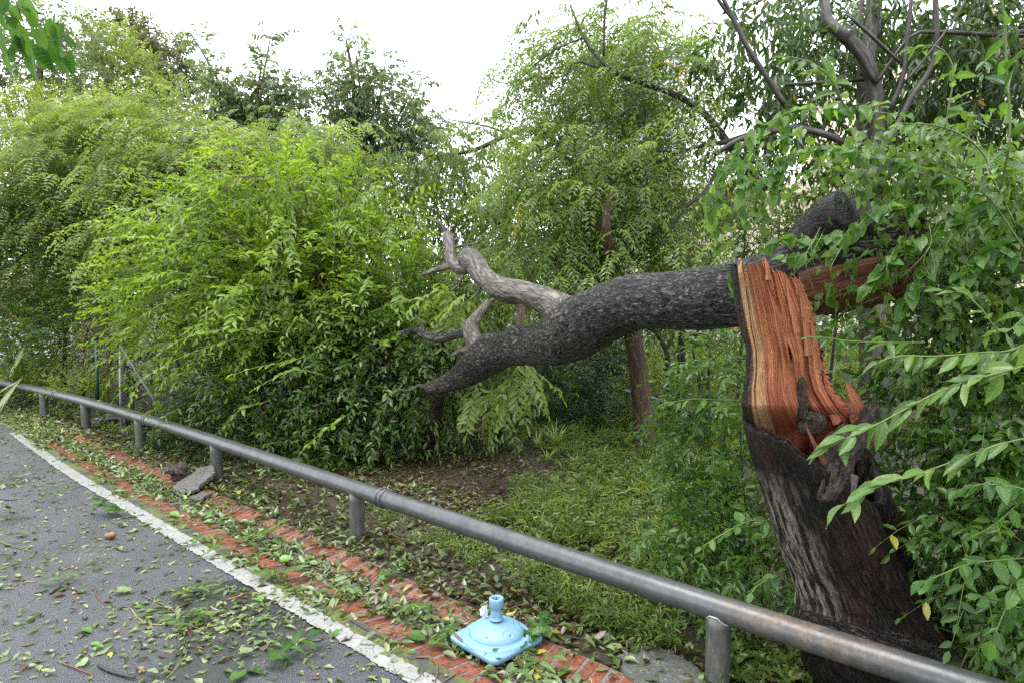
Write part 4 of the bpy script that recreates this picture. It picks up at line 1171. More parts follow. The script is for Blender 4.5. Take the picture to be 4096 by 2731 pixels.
def f_broken(f):
    for (px, py, d, rx, ry, n, tm) in ((1830, 1680, 8.6, 170, 130, 90, .4), (1950, 1580, 8.8, 170, 130, 70, .45), (1700, 1500, 8.0, 130, 150, 60, .5), (2050, 1750, 8.8, 130, 60, 40, .4), (1830, 1250, 8.2, 130, 120, 60, .55), (1780, 1120, 8.6, 120, 90, 60, .5)):
        o, dd = blob(px, py, d, rx, ry, 0.4, n, 0.4, -0.3, 0.6); simple(f, o, dd, 0.5, 10, 0.12, 0.36, 0.5, 40, 0.3, 0.6, tmean=tm)
    for (px, py, d, n) in ((2090, 1560, 6.4, 2), (1990, 1620, 6.9, 2), (1800, 1200, 7.2, 3), (2110, 1500, 6.4, 2), (1860, 1190, 7.0, 2), (1960, 1560, 6.9, 1)):
        o, dd = blob(px, py - 60, d, 50, 30, 0.15, n, 0.2, -0.6, 0.4); pinnate(f, o, dd, 0.25, 3, 0.42, 13, 0.15, 0.34, 0.2, 0.5, 60, 0.2, tpl='leaf', tmean=0.75)
plant('broken_branches', 'snapped leafy branches heaped on the ground beneath the propped end of the fallen trunk', 'broken branches', (-0.9, 8.6, 0), L_MID, M_TWIG, f_broken, crown='foliage',
      trunks=[('branch', T_([(1640 + 70 * k, 1790 - 8 * k, 8.3, 5), (1760 + 60 * k, 1700 - 20 * k, 8.5, 5), (1850 + 50 * k, 1610 - 40 * (k % 3), 8.8, 4)]), 6, 0.1) for k in range(6)] + [('branch', T_([(1880, 1730, 7.9, 14), (1920, 1715, 7.9, 13), (1950, 1700, 7.9, 10)]), 8, 0.1), ('branch', T_([(1810, 1800, 8.4, 5), (2010, 1560, 8.4, 5), (2150, 1380, 8.6, 4)]), 6, 0.1)], tm=M_BARK_BROWN)


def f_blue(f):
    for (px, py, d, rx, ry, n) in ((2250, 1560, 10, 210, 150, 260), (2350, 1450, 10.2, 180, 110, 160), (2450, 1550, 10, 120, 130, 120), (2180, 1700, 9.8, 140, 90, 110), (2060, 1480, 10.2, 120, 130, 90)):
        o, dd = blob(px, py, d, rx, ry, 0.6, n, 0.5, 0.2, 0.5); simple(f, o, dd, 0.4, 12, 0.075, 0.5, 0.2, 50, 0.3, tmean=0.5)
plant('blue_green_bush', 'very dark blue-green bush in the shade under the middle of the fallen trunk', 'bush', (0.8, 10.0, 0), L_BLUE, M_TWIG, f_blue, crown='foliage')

# ------------------------------------------------------------------ fine-leaved tree over the trunk
def f_v7(f):
    blobs = [(2250, 330, 7.6, 160, 150, 36), (2130, 120, 8.0, 70, 110, 12), (2450, 560, 7.4, 260, 140, 90), (2250, 640, 7.4, 200, 120, 60), (2650, 700, 7.2, 230, 160, 90), (2400, 800, 7.2, 300, 140, 100), (2200, 900, 7.4, 240, 140, 70), (2550, 950, 7.0, 240, 120, 75),
             (2700, 430, 7.4, 170, 200, 70), (2800, 200, 7.8, 150, 200, 60), (2620, 200, 7.8, 140, 190, 40), (2400, 1010, 6.9, 200, 80, 36), (2560, 60, 8, 120, 80, 40), (2420, 260, 7.8, 170, 110, 60), (2650, 330, 7.8, 180, 130, 70), (2300, 120, 8.0, 120, 100, 26), (2480, 120, 8.2, 130, 120, 50), (2850, 850, 6.8, 130, 120, 34), (2040, 1010, 7.4, 120, 110, 26), (2080, 560, 7.8, 100, 80, 20)]
    for (px, py, d, rx, ry, n) in blobs:
        o, dd = blob(px, py, d, rx, ry, 0.9, int(n * 0.5), 0.4, 0.05, 0.6, bias=(-0.35, -0.1, -0.1))
        o[:, 1] += 0.6
        pinnate(f, o, dd, 0.6, 7, 0.32, 12, 0.088, 0.28, 0.45, 0.5, 58, 0.3, tmean=0.5, fhang=0.2, lhang=0.15, twig=0.0035, tt=0.2)
    for (px, py, d, rx, ry, n) in ((2300, 500, 9.5, 300, 200, 70), (2550, 800, 9.5, 280, 200, 80), (2750, 450, 9.5, 180, 300, 70), (2250, 850, 9.5, 220, 150, 50)):
        o, dd = blob(px, py, d, rx, ry, 0.6, n, 0.4, 0.1, 0.6); simple(f, o, dd, 0.6, 9, 0.11, 0.36, 0.35, 40, 0.35, 0.4, tmean=0.62, tt=0.22)
    for P in ([(2240, 60), (2140, 40), (2060, 90)], [(2330, 160), (2220, 170), (2110, 210), (2090, 330)], [(2330, 170), (2200, 300), (2080, 330), (1880, 215)], [(2300, 260), (2180, 290), (2140, 360)]):
        Q = np.array([wp(a, c, 7.8) for a, c in P]); o, dd = cane(Q, 7, 0.03, 0.3, 0.2, 0.5, -0.5)
        simple(f, o, dd, 0.3, 5, 0.085, 0.4, 0.4, 30, 0.3, 1.0, tmean=0.35)
plant('fine_leaved_tree', 'fine feather-leaved tree with thin dark limbs overhanging the fallen trunk', 'tree', B0(2570, 8.4), L_NEEM, M_TWIG, f_v7,
      trunks=[('trunk', T_([(2590, 1830, 8.35, 50), (2572, 1650, 8.35, 41), (2548, 1450, 8.35, 37), (2520, 1300, 8.35, 34), (2475, 1130, 7.5, 26), (2438, 1010, 7.1, 25), (2425, 900, 6.9, 20), (2440, 760, 7.0, 12)]), 20, 0.06, M_BARK_BROWN),
              ('limb', T_([(3060, 760, 7.6, 16), (2960, 640, 7.5, 16), (2830, 468, 7.5, 14), (2720, 390, 7.5, 12), (2600, 345, 7.5, 10), (2500, 310, 7.5, 9), (2430, 270, 7.5, 8), (2340, 160, 7.6, 6), (2280, 20, 7.7, 4)]), 9, 0.06),
              ('limb', T_([(2440, 285, 7.5, 6), (2360, 262, 7.5, 5), (2290, 258, 7.5, 3), (2220, 430, 7.5, 2)]), 6, 0.05), ('limb', T_([(2340, 150, 7.6, 4), (2240, 190, 7.6, 3), (2150, 250, 7.6, 3), (2060, 330, 7.6, 3), (1960, 315, 7.6, 2), (1875, 212, 7.6, 1.5)]), 5, 0.02),
              ('limb', T_([(2415, 225, 7.6, 5), (2420, 40, 7.6, 5), (2440, -30, 7.6, 4)]), 6, 0.05), ('limb', T_([(2650, 640, 7.3, 9), (2540, 680, 7.2, 8), (2430, 740, 7.1, 8), (2360, 790, 7.1, 6), (2270, 865, 7.0, 4)]), 8, 0.06),
              ('limb', T_([(2560, 370, 7.4, 4), (2530, 420, 7.3, 4), (2430, 500, 7.2, 3), (2300, 590, 7.2, 2)]), 5, 0.05), ('limb', T_([(2660, 950, 6.8, 7), (2740, 830, 6.8, 8), (2820, 770, 6.8, 8), (2900, 640, 6.9, 9), (3080, 520, 7, 12)]), 8, 0.06),
              ('limb', T_([(2490, 340, 7.4, 4), (2560, 440, 7.3, 5), (2580, 520, 7.3, 3)]), 5, 0.05), ('limb', T_([(2610, 600, 7.2, 5), (2700, 610, 7.2, 6), (2820, 580, 7.2, 8), (2900, 570, 7.3, 11), (3000, 540, 7.3, 13)]), 7, 0.05)], tm=M_BARK_DARK)

# ------------------------------------------------------------------ big dark-leaved tree, upper right
def f_v8(f):
    blobs = [(3000, 150, 8.0, 200, 170, 75), (3200, 330, 8.2, 200, 180, 70), (3000, 480, 8.0, 150, 150, 50), (3450, 120, 8.4, 200, 150, 75), (3750, 60, 8.2, 200, 130, 90), (4000, 150, 8.0, 150, 150, 80), (3900, 380, 8.2, 180, 160, 80), (3700, 350, 8.6, 160, 140, 50), (4050, 480, 7.8, 120, 160, 60), (3300, 560, 8.4, 170, 140, 50), (3250, 60, 8.6, 150, 80, 40), (3600, 520, 8.6, 140, 120, 46), (3900, 250, 7.6, 220, 200, 90), (3600, 250, 9.2, 200, 200, 60), (3250, 200, 9.2, 200, 200, 60)]
    for (px, py, d, rx, ry, n) in blobs:
        o, dd = blob(px, py, d, rx, ry, 0.8, n, 0.4, -0.1, 0.6); simple(f, o, dd, 0.5, 9, 0.16, 0.34, 0.5, 40, 0.3, 0.7, tmean=0.45)
plant('dark_leaved_tree', 'double-trunked tree with large dark hanging leaves behind the stump', 'tree', B0(3480, 7.6), L_DARK, M_TWIG, f_v8,
      trunks=[('trunk', T_([(3520, 1900, 7.6, 70), (3500, 1300, 7.6, 58), (3480, 900, 7.6, 48), (3470, 700, 7.6, 42), (3468, 560, 7.6, 34), (3465, 300, 7.7, 32), (3490, 120, 7.8, 30), (3500, -60, 7.9, 28)]), 22, 0.05),
              ('trunk', T_([(3505, 800, 7.5, 30), (3510, 560, 7.4, 28), (3500, 360, 7.4, 27), (3450, 220, 7.4, 26), (3370, 140, 7.4, 24), (3310, 80, 7.5, 20), (3292, -40, 7.6, 18)]), 18, 0.06),
              ('limb', T_([(3500, 330, 7.3, 12), (3440, 220, 7.3, 12), (3400, 160, 7.3, 10), (3440, 60, 7.3, 8), (3450, -30, 7.3, 7)]), 8, 0.06),
              ('limb', T_([(3470, 655, 7.4, 20), (3410, 605, 7.4, 14), (3330, 550, 7.3, 14), (3200, 515, 7.3, 13), (3120, 520, 7.2, 13), (2960, 560, 7.2, 12), (2860, 620, 7.2, 9)]), 9, 0.06),
              ('limb', T_([(3475, 650, 7.3, 18), (3540, 590, 7.2, 13), (3590, 500, 7.2, 12), (3640, 400, 7.2, 12), (3720, 280, 7.2, 11), (3745, 170, 7.2, 11), (3742, -30, 7.2, 10)]), 9, 0.05),
              ('limb', T_([(3560, 440, 7.2, 8), (3610, 310, 7.2, 8), (3625, 180, 7.2, 8), (3640, 60, 7.2, 7), (3645, -30, 7.2, 6)]), 7, 0.05),
              ('limb', T_([(3140, 420, 7.0, 12), (3080, 330, 7.0, 11), (2990, 190, 7.0, 10), (2940, 90, 7.0, 9), (2880, -30, 7, 7)]), 8, 0.05), ('limb', T_([(2945, 92, 7, 7), (2900, 40, 7, 7), (2860, -20, 7, 6)]), 6, 0.05),
              ('limb', T_([(3600, 250, 7.1, 6), (3480, 140, 7.1, 7), (3390, 60, 7.1, 5)]), 6, 0.05), ('limb', T_([(3500, 340, 7.3, 7), (3640, 150, 7.2, 6), (3760, 130, 7.2, 8), (3990, 140, 7.2, 9), (4150, 115, 7.2, 9)]), 7, 0.05),
              ('limb', T_([(3140, 340, 7.4, 7), (3320, 330, 7.4, 7), (3460, 320, 7.5, 7)]), 6, 0.05), ('limb', T_([(3620, 330, 7.1, 5), (3720, 210, 7.1, 5), (3830, 60, 7.1, 4), (3870, -20, 7.1, 3)]), 5, 0.05), ('limb', T_([(3440, 740, 7.4, 9), (3350, 690, 7.3, 8), (3250, 640, 7.2, 7)]), 6, 0.05)], tm=bark_mat('smooth grey bark', (0.03, 0.025, 0.02), (0.075, 0.062, 0.052), (0.15, 0.135, 0.12), 9, 0.3, 0.5))


def f_back(f):
    for (px, py, d, rx, ry, n) in ((2900, 950, 10.5, 250, 160, 130), (2750, 1150, 10.5, 200, 120, 80), (3150, 750, 10, 200, 160, 150), (3000, 900, 10, 200, 150, 150), (2850, 800, 10, 150, 150, 80), (3850, 650, 9.5, 260, 170, 190), (4050, 800, 9, 170, 180, 130), (3450, 850, 9, 220, 160, 130), (3650, 1000, 8.5, 250, 200, 190), (4000, 1100, 8.5, 200, 200, 150), (2700, 800, 11, 250, 160, 90), (2350, 700, 11, 250, 150, 80), (2500, 950, 10.5, 220, 140, 70), (2250, 950, 11, 160, 150, 50)):
        o, dd = blob(px, py, d, rx, ry, 0.6, n, 0.4, 0.2, 0.6); simple(f, o, dd, 0.5, 11, 0.095, 0.36, 0.3, 45, 0.3, 0.3, tmean=0.5)
plant('screening_hedge', 'loose leafy hedge between the dark-leaved tree and the cream wall', 'hedge', B0(3200, 10.5), L_MID, M_TWIG, f_back, crown='foliage',
      trunks=[('stem', T_([(2700 + 120 * k, 1700, 10.5, 7), (2720 + 125 * k, 1300, 10.5, 6), (2700 + 140 * k, 850, 10.5, 3)]), 6, 0.1) for k in range(8)], tm=M_BARK_DARK)

# saplings under and behind the trunk
for i, (rows, lab) in enumerate((([(2690, 1690, 10.5, 13), (2672, 1480, 10.5, 12), (2664, 1400, 10.5, 10), (2620, 1330, 10.5, 7), (2560, 1290, 10.5, 4)], 'thin forked sapling just right of the brown trunk under the fallen one'),
                                 ([(2735, 1710, 9.8, 15), (2722, 1560, 9.8, 15), (2720, 1430, 9.8, 14), (2735, 1250, 9.8, 9)], 'straight grey sapling between the forked sapling and the black one'),
                                 ([(2785, 1760, 7.4, 15), (2765, 1640, 7.4, 13), (2742, 1500, 7.4, 10), (2730, 1330, 7.4, 8), (2725, 1150, 7.4, 6)], 'bent black sapling beside the leafy weeds left of the stump'),
                                 ([(2815, 1760, 7.6, 9), (2805, 1600, 7.6, 8), (2790, 1480, 7.6, 7), (2755, 1330, 7.6, 5)], 'thinnest dark sapling touching the bent black one at its foot'))):
    def fs(f, rows=rows):
        px, py, d, r = rows[-1]
        o, dd = blob(px, py - 20, d, 110, 90, 0.35, 46, 0.4, 0.2, 0.6); simple(f, o, dd, 0.35, 9, 0.09, 0.36, 0.3, 45, 0.3, 0.2, tmean=0.35)
    plant('sapling', lab, 'sapling', B0(rows[0][0], rows[0][2]), L_SHRUB, M_TWIG, fs, 'saplings behind the fallen trunk', trunks=[('trunk', T_(rows), 9, 0.08)] + ([('limb', T_([(2664, 1400, 10.5, 8), (2700, 1330, 10.5, 5), (2720, 1240, 10.5, 3)]), 6, 0.1)] if i == 0 else []), tm=M_BARK_DARK)


def f_tall(f):
    n = 2600
    x, y = rng.uniform(-1, 9, n), rng.uniform(11, 15, n)
    o = np.stack([x, y, np.zeros(n)], 1); d = norm(np.stack([rng.normal(size=n) * 0.2, rng.normal(size=n) * 0.2, np.ones(n)], 1))
    simple(f, o, d, 1.0, 9, 0.22, 0.06, 0.15, 25, 0.15, 0.0, 'diamond', tmean=0.7, twig=0)
tg = thing('tall_grass', 'pale tall grass seen under the fallen trunk beyond the saplings', 'grass', (3, 12.5, 0), kind='stuff')
f = Foliage(); f_tall(f); TOTAL[0] += f.tris(); f.build(tg, L_BAMBOO, M_GTWIG, 'blades', 'stems')


# ------------------------------------------------------------------ bushes round the stump
def f_bushL(f):
    for (px, py, d, rx, ry, n, tm) in ((2900, 1560, 4.7, 190, 170, 90, .45), (2850, 1800, 4.6, 190, 130, 60, .5), (2870, 2080, 4.3, 200, 170, 110, .55), (2960, 2280, 3.9, 150, 150, 70, .42), (2760, 2180, 4.2, 130, 130, 55, .5), (3050, 2000, 4.3, 150, 250, 60, .35), (2960, 1400, 5, 120, 100, 40, .4)):
        o, dd = blob(px, py, d, rx, ry, 0.28, n, 0.6, 0.2, 0.5, bias=(-0.2, -0.2, 0)); simple(f, o, dd, 0.34, 9, 0.078, 0.46, 0.35, 48, 0.3, 0.15, tmean=tm)
plant('leafy_bush', 'leafy bush crowding the left side of the stump behind the rail', 'bush', (1.3, 4.4, 0), L_WEED, M_GTWIG, f_bushL, crown='foliage',
      trunks=[('stem', T_([(2900 + 50 * k, 2420, 4.2, 5), (2920 + 40 * k, 2200, 4.3, 5), (2850 + 60 * k, 1900, 4.5, 4), (2820 + 70 * k, 1650, 4.6, 3)]), 6, 0.1) for k in range(4)], tm=M_BARK_DARK)


def f_bushR(f):
    for (px, py, d, rx, ry, n, tm) in ((4000, 1750, 3.3, 260, 250, 120, .36), (3950, 1350, 3.5, 250, 200, 90, .4), (4080, 1100, 3.4, 140, 250, 70, .4), (3880, 2050, 3.2, 230, 230, 95, .4), (4060, 2300, 3.0, 200, 260, 110, .42), (3960, 2550, 3.0, 160, 150, 60, .35), (3700, 1700, 3.7, 200, 260, 70, .3), (3850, 1400, 3.7, 300, 220, 90, .38), (4150, 2000, 3.0, 150, 400, 90, .4), (3620, 2300, 3.75, 260, 330, 70, .25), (3750, 2000, 3.7, 180, 250, 60, .25)):
        o, dd = blob(px, py, d, rx, ry, 0.26, n, 0.6, 0.1, 0.5, bias=(-0.2, -0.35, 0)); simple(f, o, dd, 0.32, 8, 0.085, 0.46, 0.35, 48, 0.3, 0.2, tmean=tm)
plant('weed_thicket', 'thick dark green weeds filling the right edge beside and behind the stump', 'thicket', (2.4, 3.3, 0), L_WEED, M_GTWIG, f_bushR, crown='foliage',
      trunks=[('stem', T_([(3820 + 70 * k, 2760, 3.1, 7), (3850 + 60 * k, 2400, 3.2, 6), (3800 + 80 * k, 2000, 3.3, 5), (3760 + 90 * k, 1600, 3.4, 4)]), 6, 0.1) for k in range(5)], tm=M_BARK_BROWN)


def f_vine(f):
    for (px, py, d, rx, ry, n, tm) in ((3480, 1010, 3.30, 220, 100, 20, .5), (3720, 900, 3.35, 240, 200, 54, .5), (3650, 1180, 3.3, 230, 130, 40, .42), (3250, 600, 3.5, 260, 90, 22, .6), (2960, 700, 3.6, 110, 140, 10, .6), (3850, 700, 3.4, 240, 180, 80, .5), (3600, 620, 3.5, 220, 130, 50, .55), (4020, 900, 3.3, 150, 220, 60, .45), (3880, 1100, 3.3, 240, 150, 60, .42)):
        o, dd = blob(px, py, d, rx, ry, 0.16, n, 0.4, -0.1, 0.7, bias=(-0.1, -0.15, 0)); simple(f, o, dd, 0.36, 7, 0.056, 0.80, 0.5, 60, 0.4, 0.6, 'heart', tmean=tm, twig=0.0018)
plant('creeper', 'heart-leaved creeper smothering the right end of the fallen trunk', 'creeper', tuple(wp(3550, 1000, 3.3)), L_VINE, M_GTWIG, f_vine, crown='foliage', tname='tendrils')
# ------------------------------------------------------------------ single large leaves
def outline(kind, t):
    if kind == 'lance': return 0.34 * (math.sin(math.pi * t ** 0.8) ** 0.9) * (1 - 0.15 * t)
    if kind == 'oval': return 0.52 * math.sin(math.pi * t ** 0.85) ** 0.75
    if kind == 'heart': return 0.98 * (math.sin(math.pi * (t * 0.86 + 0.14) ** 0.95) ** 0.8) * (1 - 0.42 * t) * (1.0 if t < 0.98 else 0.05)
    if kind == 'twolobed': return 0.80 * math.sin(math.pi * (0.12 + 0.74 * t)) ** 0.7
    if kind == 'round': return 0.78 * math.sin(math.pi * t) ** 0.55


def leaf_mesh(kind, curl, fold, seed, mat, wave=0.03, stalk=0.0):
    r = random.Random(seed)
    nt, V, luv, F = 6, [], [], []
    cols = (-1.0, -0.5, 0.0, 0.5, 1.0)
    ph = r.uniform(0, 6)
    bend = r.uniform(-0.06, 0.06)
    for i in range(nt + 1):
        t = i / nt
        w = outline(kind, min(max(t, 0.0), 1.0)) * 0.5
        for s in cols:
            x = s * w + bend * math.sin(t * 3)
            y = t
            if kind == 'heart': y = t - 0.20 * abs(s) * (1 - t) ** 3
            if kind == 'twolobed':
                y = t - 0.10 * abs(s) * (1 - t) ** 3 + (0.10 * (abs(s) if abs(s) < 0.9 else 0.45) - 0.10) * t ** 4 * 1.6
            z = fold * abs(s) * w * 2 * (1 - 0.3 * t) - curl * t * t + wave * math.sin(t * 9 + ph + s * 2) * abs(s)
            V.append((x, y, z)); luv.append((s * w, t, 0))
    c = len(cols)
    for i in range(nt):
        for k in range(c - 1):
            F.append((i * c + k, i * c + k + 1, (i + 1) * c + k + 1, (i + 1) * c + k))
    if stalk:
        n = len(V)
        V += [(-0.010, 0.01, 0), (0.010, 0.01, 0), (0.008, -stalk, -stalk * 0.25), (-0.008, -stalk, -stalk * 0.25)]; luv += [(0, 0, 0)] * 4
        F.append((n, n + 3, n + 2, n + 1))
    me = bpy.data.meshes.new('leaf')
    me.from_pydata(V, [], F)
    me.polygons.foreach_set('use_smooth', [True] * len(F))
    a = me.attributes.new('luv', 'FLOAT_VECTOR', 'POINT'); a.data.foreach_set('vector', np.array(luv, np.float32).ravel())
    me.materials.append(mat); me.update()
    return me


def big_leaf(name, dark, mid, light, **k): return leaf_mat(name, dark, mid, light, obj=True, veins=True, **k)
K_WEED = big_leaf('pale weed leaf', (0.05, 0.115, 0.022), (0.085, 0.175, 0.034), (0.15, 0.25, 0.065), trans=0.40, rough=0.32, under=0.45)
K_WEEDD = big_leaf('deep weed leaf', (0.025, 0.08, 0.012), (0.05, 0.135, 0.02), (0.09, 0.20, 0.035), trans=0.38, rough=0.26)
K_VINE = big_leaf('creeper leaf', (0.035, 0.105, 0.015), (0.07, 0.17, 0.024), (0.14, 0.25, 0.06), trans=0.40, rough=0.28, under=0.4)
K_BAUH = big_leaf('two lobed leaf', (0.03, 0.10, 0.014), (0.05, 0.14, 0.02), (0.10, 0.20, 0.045), trans=0.53, rough=0.4, under=0.3)
LM = {}
for nm, mat in (('weed', K_WEED), ('deep', K_WEEDD)):
    LM[nm] = [leaf_mesh('lance', c, fo, i, mat, 0.03) for i, (c, fo) in enumerate(((0.10, 0.25), (0.22, 0.35), (0.04, 0.15), (0.32, 0.3), (-0.06, 0.25), (0.15, 0.5)))]
LM['deepoval'] = [leaf_mesh('oval', c, fo, 20 + i, K_WEEDD, 0.025) for i, (c, fo) in enumerate(((0.12, 0.2), (0.25, 0.3), (0.05, 0.15), (0.18, 0.4)))]
LM['vine'] = [leaf_mesh('heart', c, fo, 40 + i, K_VINE, 0.03, 0.35) for i, (c, fo) in enumerate(((0.15, 0.2), (0.3, 0.35), (0.05, 0.15), (0.2, 0.5), (0.4, 0.25), (0.1, 0.3)))]
LM['bauh'] = [leaf_mesh('heart' if i % 2 else 'twolobed', c, fo, 60 + i, K_BAUH, 0.02, 0.2) for i, (c, fo) in enumerate(((0.06, 0.15), (0.14, 0.35), (0.0, 0.6), (0.1, 0.8), (0.2, 0.2)))]


def put_leaf(parent, me, pos, d, nrm, size, wide=1.0):
    d = norm(np.asarray(d, float)); s = norm(np.cross(d, nrm)); n = np.cross(s, d)
    o = bpy.data.objects.new('leaf', me); COL.objects.link(o)
    M = Matrix((s, d, n)).transposed().to_4x4() @ Matrix.Diagonal((size * wide, size, size, 1))
    M.translation = Vector(pos)
    o.parent = parent; o.matrix_parent_inverse = Matrix.Translation(-Vector(parent.location))
    o.matrix_basis = M
    return o


_lr = random.Random(77)


def leafy_stem(parent, rows, kind, size, n, hang=0.6, ang=45, t0=0.1, r=3.0, mat=None, both=True, tip=0.55, jit=0.3, stem='stem'):
    P = pxpath([(a, c, d, r) for a, c, d in rows]); P[-1][3] *= 0.4
    tube_obj(stem, P, mat or M_GTWIG, parent, seg=7, step=0.03)
    Q = catmull(np.array(P), 0.01)
    for k in range(n):
        if k < n - 2 and _lr.random() < 0.08: continue
        t = t0 + (1 - t0) * min(1, max(0, k + (_lr.uniform(-0.6, 0.6) if k < n - 1 else 0)) / max(1, n - 1))
        i = min(int(t * (len(Q) - 1)), len(Q) - 2)
        T = norm(Q[i + 1, :3] - Q[max(0, i - 2), :3])
        view = norm(np.array([0, 0, CAM_H]) - Q[i, :3])
        S = norm(np.cross(T, UP)); sg = 1 if (k % 2 == 0 or not both) else -1
        a = math.radians(ang + _lr.uniform(-30, 30))
        d = T * math.cos(a) + S * sg * math.sin(a) * 0.8 + np.array([0, 0, -hang * _lr.uniform(0.2, 1.5)]) + np.array([_lr.gauss(0, jit) for _ in range(3)])
        if k == n - 1: d = T + np.array([0, 0, -0.2])
        nr = norm(UP * 0.8 + view * _lr.uniform(0.1, 0.9) + np.array([_lr.gauss(0, 0.35) for _ in range(3)]))
        sz = size * (1 - (1 - tip) * max(0, t - 0.4) / 0.6) * _lr.uniform(0.8, 1.15)
        put_leaf(parent, _lr.choice(LM[kind]), Q[i, :3], d, nr, sz, _lr.uniform(0.9, 1.15))


def weed(label, stems, group='long weed stems by the stump'):
    a = stems[0][0][0]
    t = thing('tall_weed', label, 'weed', tuple(wp(*a)), group)
    for s in stems: leafy_stem(t, *s[:4], **s[4])
    return t


weed('long pale weed stem pointing left below the creeper, its lance leaves hanging down', [([(4180, 1330, 2.55), (4050, 1400, 2.6), (3950, 1408, 2.62), (3750, 1424, 2.66), (3600, 1424, 2.7), (3510, 1450, 2.72)], 'weed', 0.135, 26, dict(hang=0.75, ang=35, r=3.5)),
      ([(4180, 1180, 2.7), (4020, 1330, 2.66), (3930, 1240, 2.66), (3860, 1180, 2.68), (3760, 1160, 2.7)], 'weed', 0.12, 14, dict(hang=0.3, ang=50))])
weed('longest pale weed stem sweeping down left across the hollow of the stump', [([(4180, 1440, 2.5), (4000, 1490, 2.52), (3900, 1515, 2.53), (3780, 1555, 2.55), (3650, 1620, 2.56), (3520, 1690, 2.56), (3400, 1745, 2.56), (3300, 1795, 2.56)], 'weed', 0.13, 24, dict(hang=0.45, ang=28, r=3.5, tip=0.9))])
weed('pale weed stem sweeping down left in front of the dark bark of the stump', [([(4180, 1740, 2.35), (4020, 1770, 2.37), (3850, 1830, 2.38), (3700, 1885, 2.4), (3560, 1925, 2.4), (3420, 1990, 2.4), (3370, 2020, 2.4)], 'weed', 0.12, 17, dict(hang=0.4, ang=28, r=3.2, tip=0.95))])
weed('arching weed stem with a curled tip above the creeper', [([(3780, 520, 2.85), (3800, 400, 2.85), (3815, 300, 2.85), (3795, 230, 2.85), (3740, 185, 2.85), (3640, 195, 2.85)], 'weed', 0.105, 20, dict(hang=0.35, ang=55, r=3, both=False))])
weed('weed stem leaning up left with a cluster of broad leaves above the fallen trunk', [([(3380, 430, 3.05), (3320, 315, 3.0), (3240, 250, 3.0), (3140, 225, 3.0)], 'weed', 0.11, 18, dict(hang=0.5, ang=50, r=3))])
weed('upright weed stem along the right edge at the top of the picture', [([(4000, 760, 2.7), (4035, 600, 2.6), (4040, 465, 2.6), (4026, 261, 2.6), (4016, 58, 2.6), (3985, -40, 2.6)], 'deep', 0.125, 17, dict(hang=0.35, ang=60, r=4, tip=0.9)), ])
weed('thick arching weed stem with dense drooping leaves right of the creeper', [([(4060, 900, 2.95), (3970, 714, 2.9), (3940, 627, 2.9), (3865, 552, 2.9), (3748, 505, 2.9), (3603, 494, 2.9)], 'weed', 0.12, 30, dict(hang=0.9, ang=40, r=4)),
      ([(4100, 1000, 2.9), (3960, 800, 2.9), (3850, 720, 2.9), (3740, 680, 2.9)], 'deep', 0.12, 18, dict(hang=0.8, ang=45))])
weed('leafy weed stem hanging over the rail at the lower right corner', [([(4200, 2150, 2.45), (4097, 2320, 2.45), (4050, 2380, 2.45), (3998, 2490, 2.45), (3969, 2570, 2.45)], 'deepoval', 0.10, 16, dict(hang=0.5, ang=60, r=3.2, tip=0.8)),
      ([(4180, 2350, 2.5), (4080, 2430, 2.5), (4000, 2400, 2.5), (3900, 2380, 2.5)], 'deepoval', 0.09, 12, dict(hang=0.4, ang=55))])
weed('short weed stem of oval leaves reaching left over the base of the stump', [([(4100, 2230, 2.5), (3894, 2250, 2.5), (3806, 2279, 2.5), (3690, 2330, 2.5)], 'deepoval', 0.095, 13, dict(hang=0.4, ang=50, tip=0.9))])
weed('weed stem of glossy leaves halfway down the right edge', [([(4200, 1990, 2.4), (4068, 1948, 2.45), (3923, 1936, 2.45), (3824, 1970, 2.45)], 'deepoval', 0.10, 16, dict(hang=0.6, ang=50)), ([(4200, 1880, 2.5), (4000, 2080, 2.5), (3880, 2150, 2.5)], 'deepoval', 0.09, 12, dict(hang=0.4, ang=55))])
weed('weed stem pointing left in the gap beside the standing heartwood', [([(3010, 1650, 3.9), (2993, 1608, 3.9), (2880, 1600, 3.85), (2767, 1596, 3.8), (2650, 1615, 3.75)], 'weed', 0.115, 13, dict(hang=0.5, ang=40, r=3)), ([(3000, 1520, 3.95), (2930, 1420, 3.9), (2860, 1390, 3.9)], 'weed', 0.11, 8, dict(hang=0.4, ang=55))])
weed('dark weed stem whose leaves touch the right side of the heartwood', [([(3700, 1370, 2.95), (3545, 1370, 2.93), (3400, 1364, 2.92), (3313, 1352, 2.9), (3235, 1347, 2.9)], 'deep', 0.105, 14, dict(hang=0.5, ang=55, r=2.4)), ])
weed('leafy weed stem drooping over the rail left of the stump base', [([(3150, 2120, 3.6), (3020, 2080, 3.55), (2900, 2130, 3.5), (2800, 2190, 3.5)], 'deepoval', 0.095, 14, dict(hang=0.5, ang=55)), ([(3120, 2300, 3.5), (3020, 2350, 3.4), (2990, 2440, 3.4)], 'deepoval', 0.10, 9, dict(hang=0.5, ang=60))])

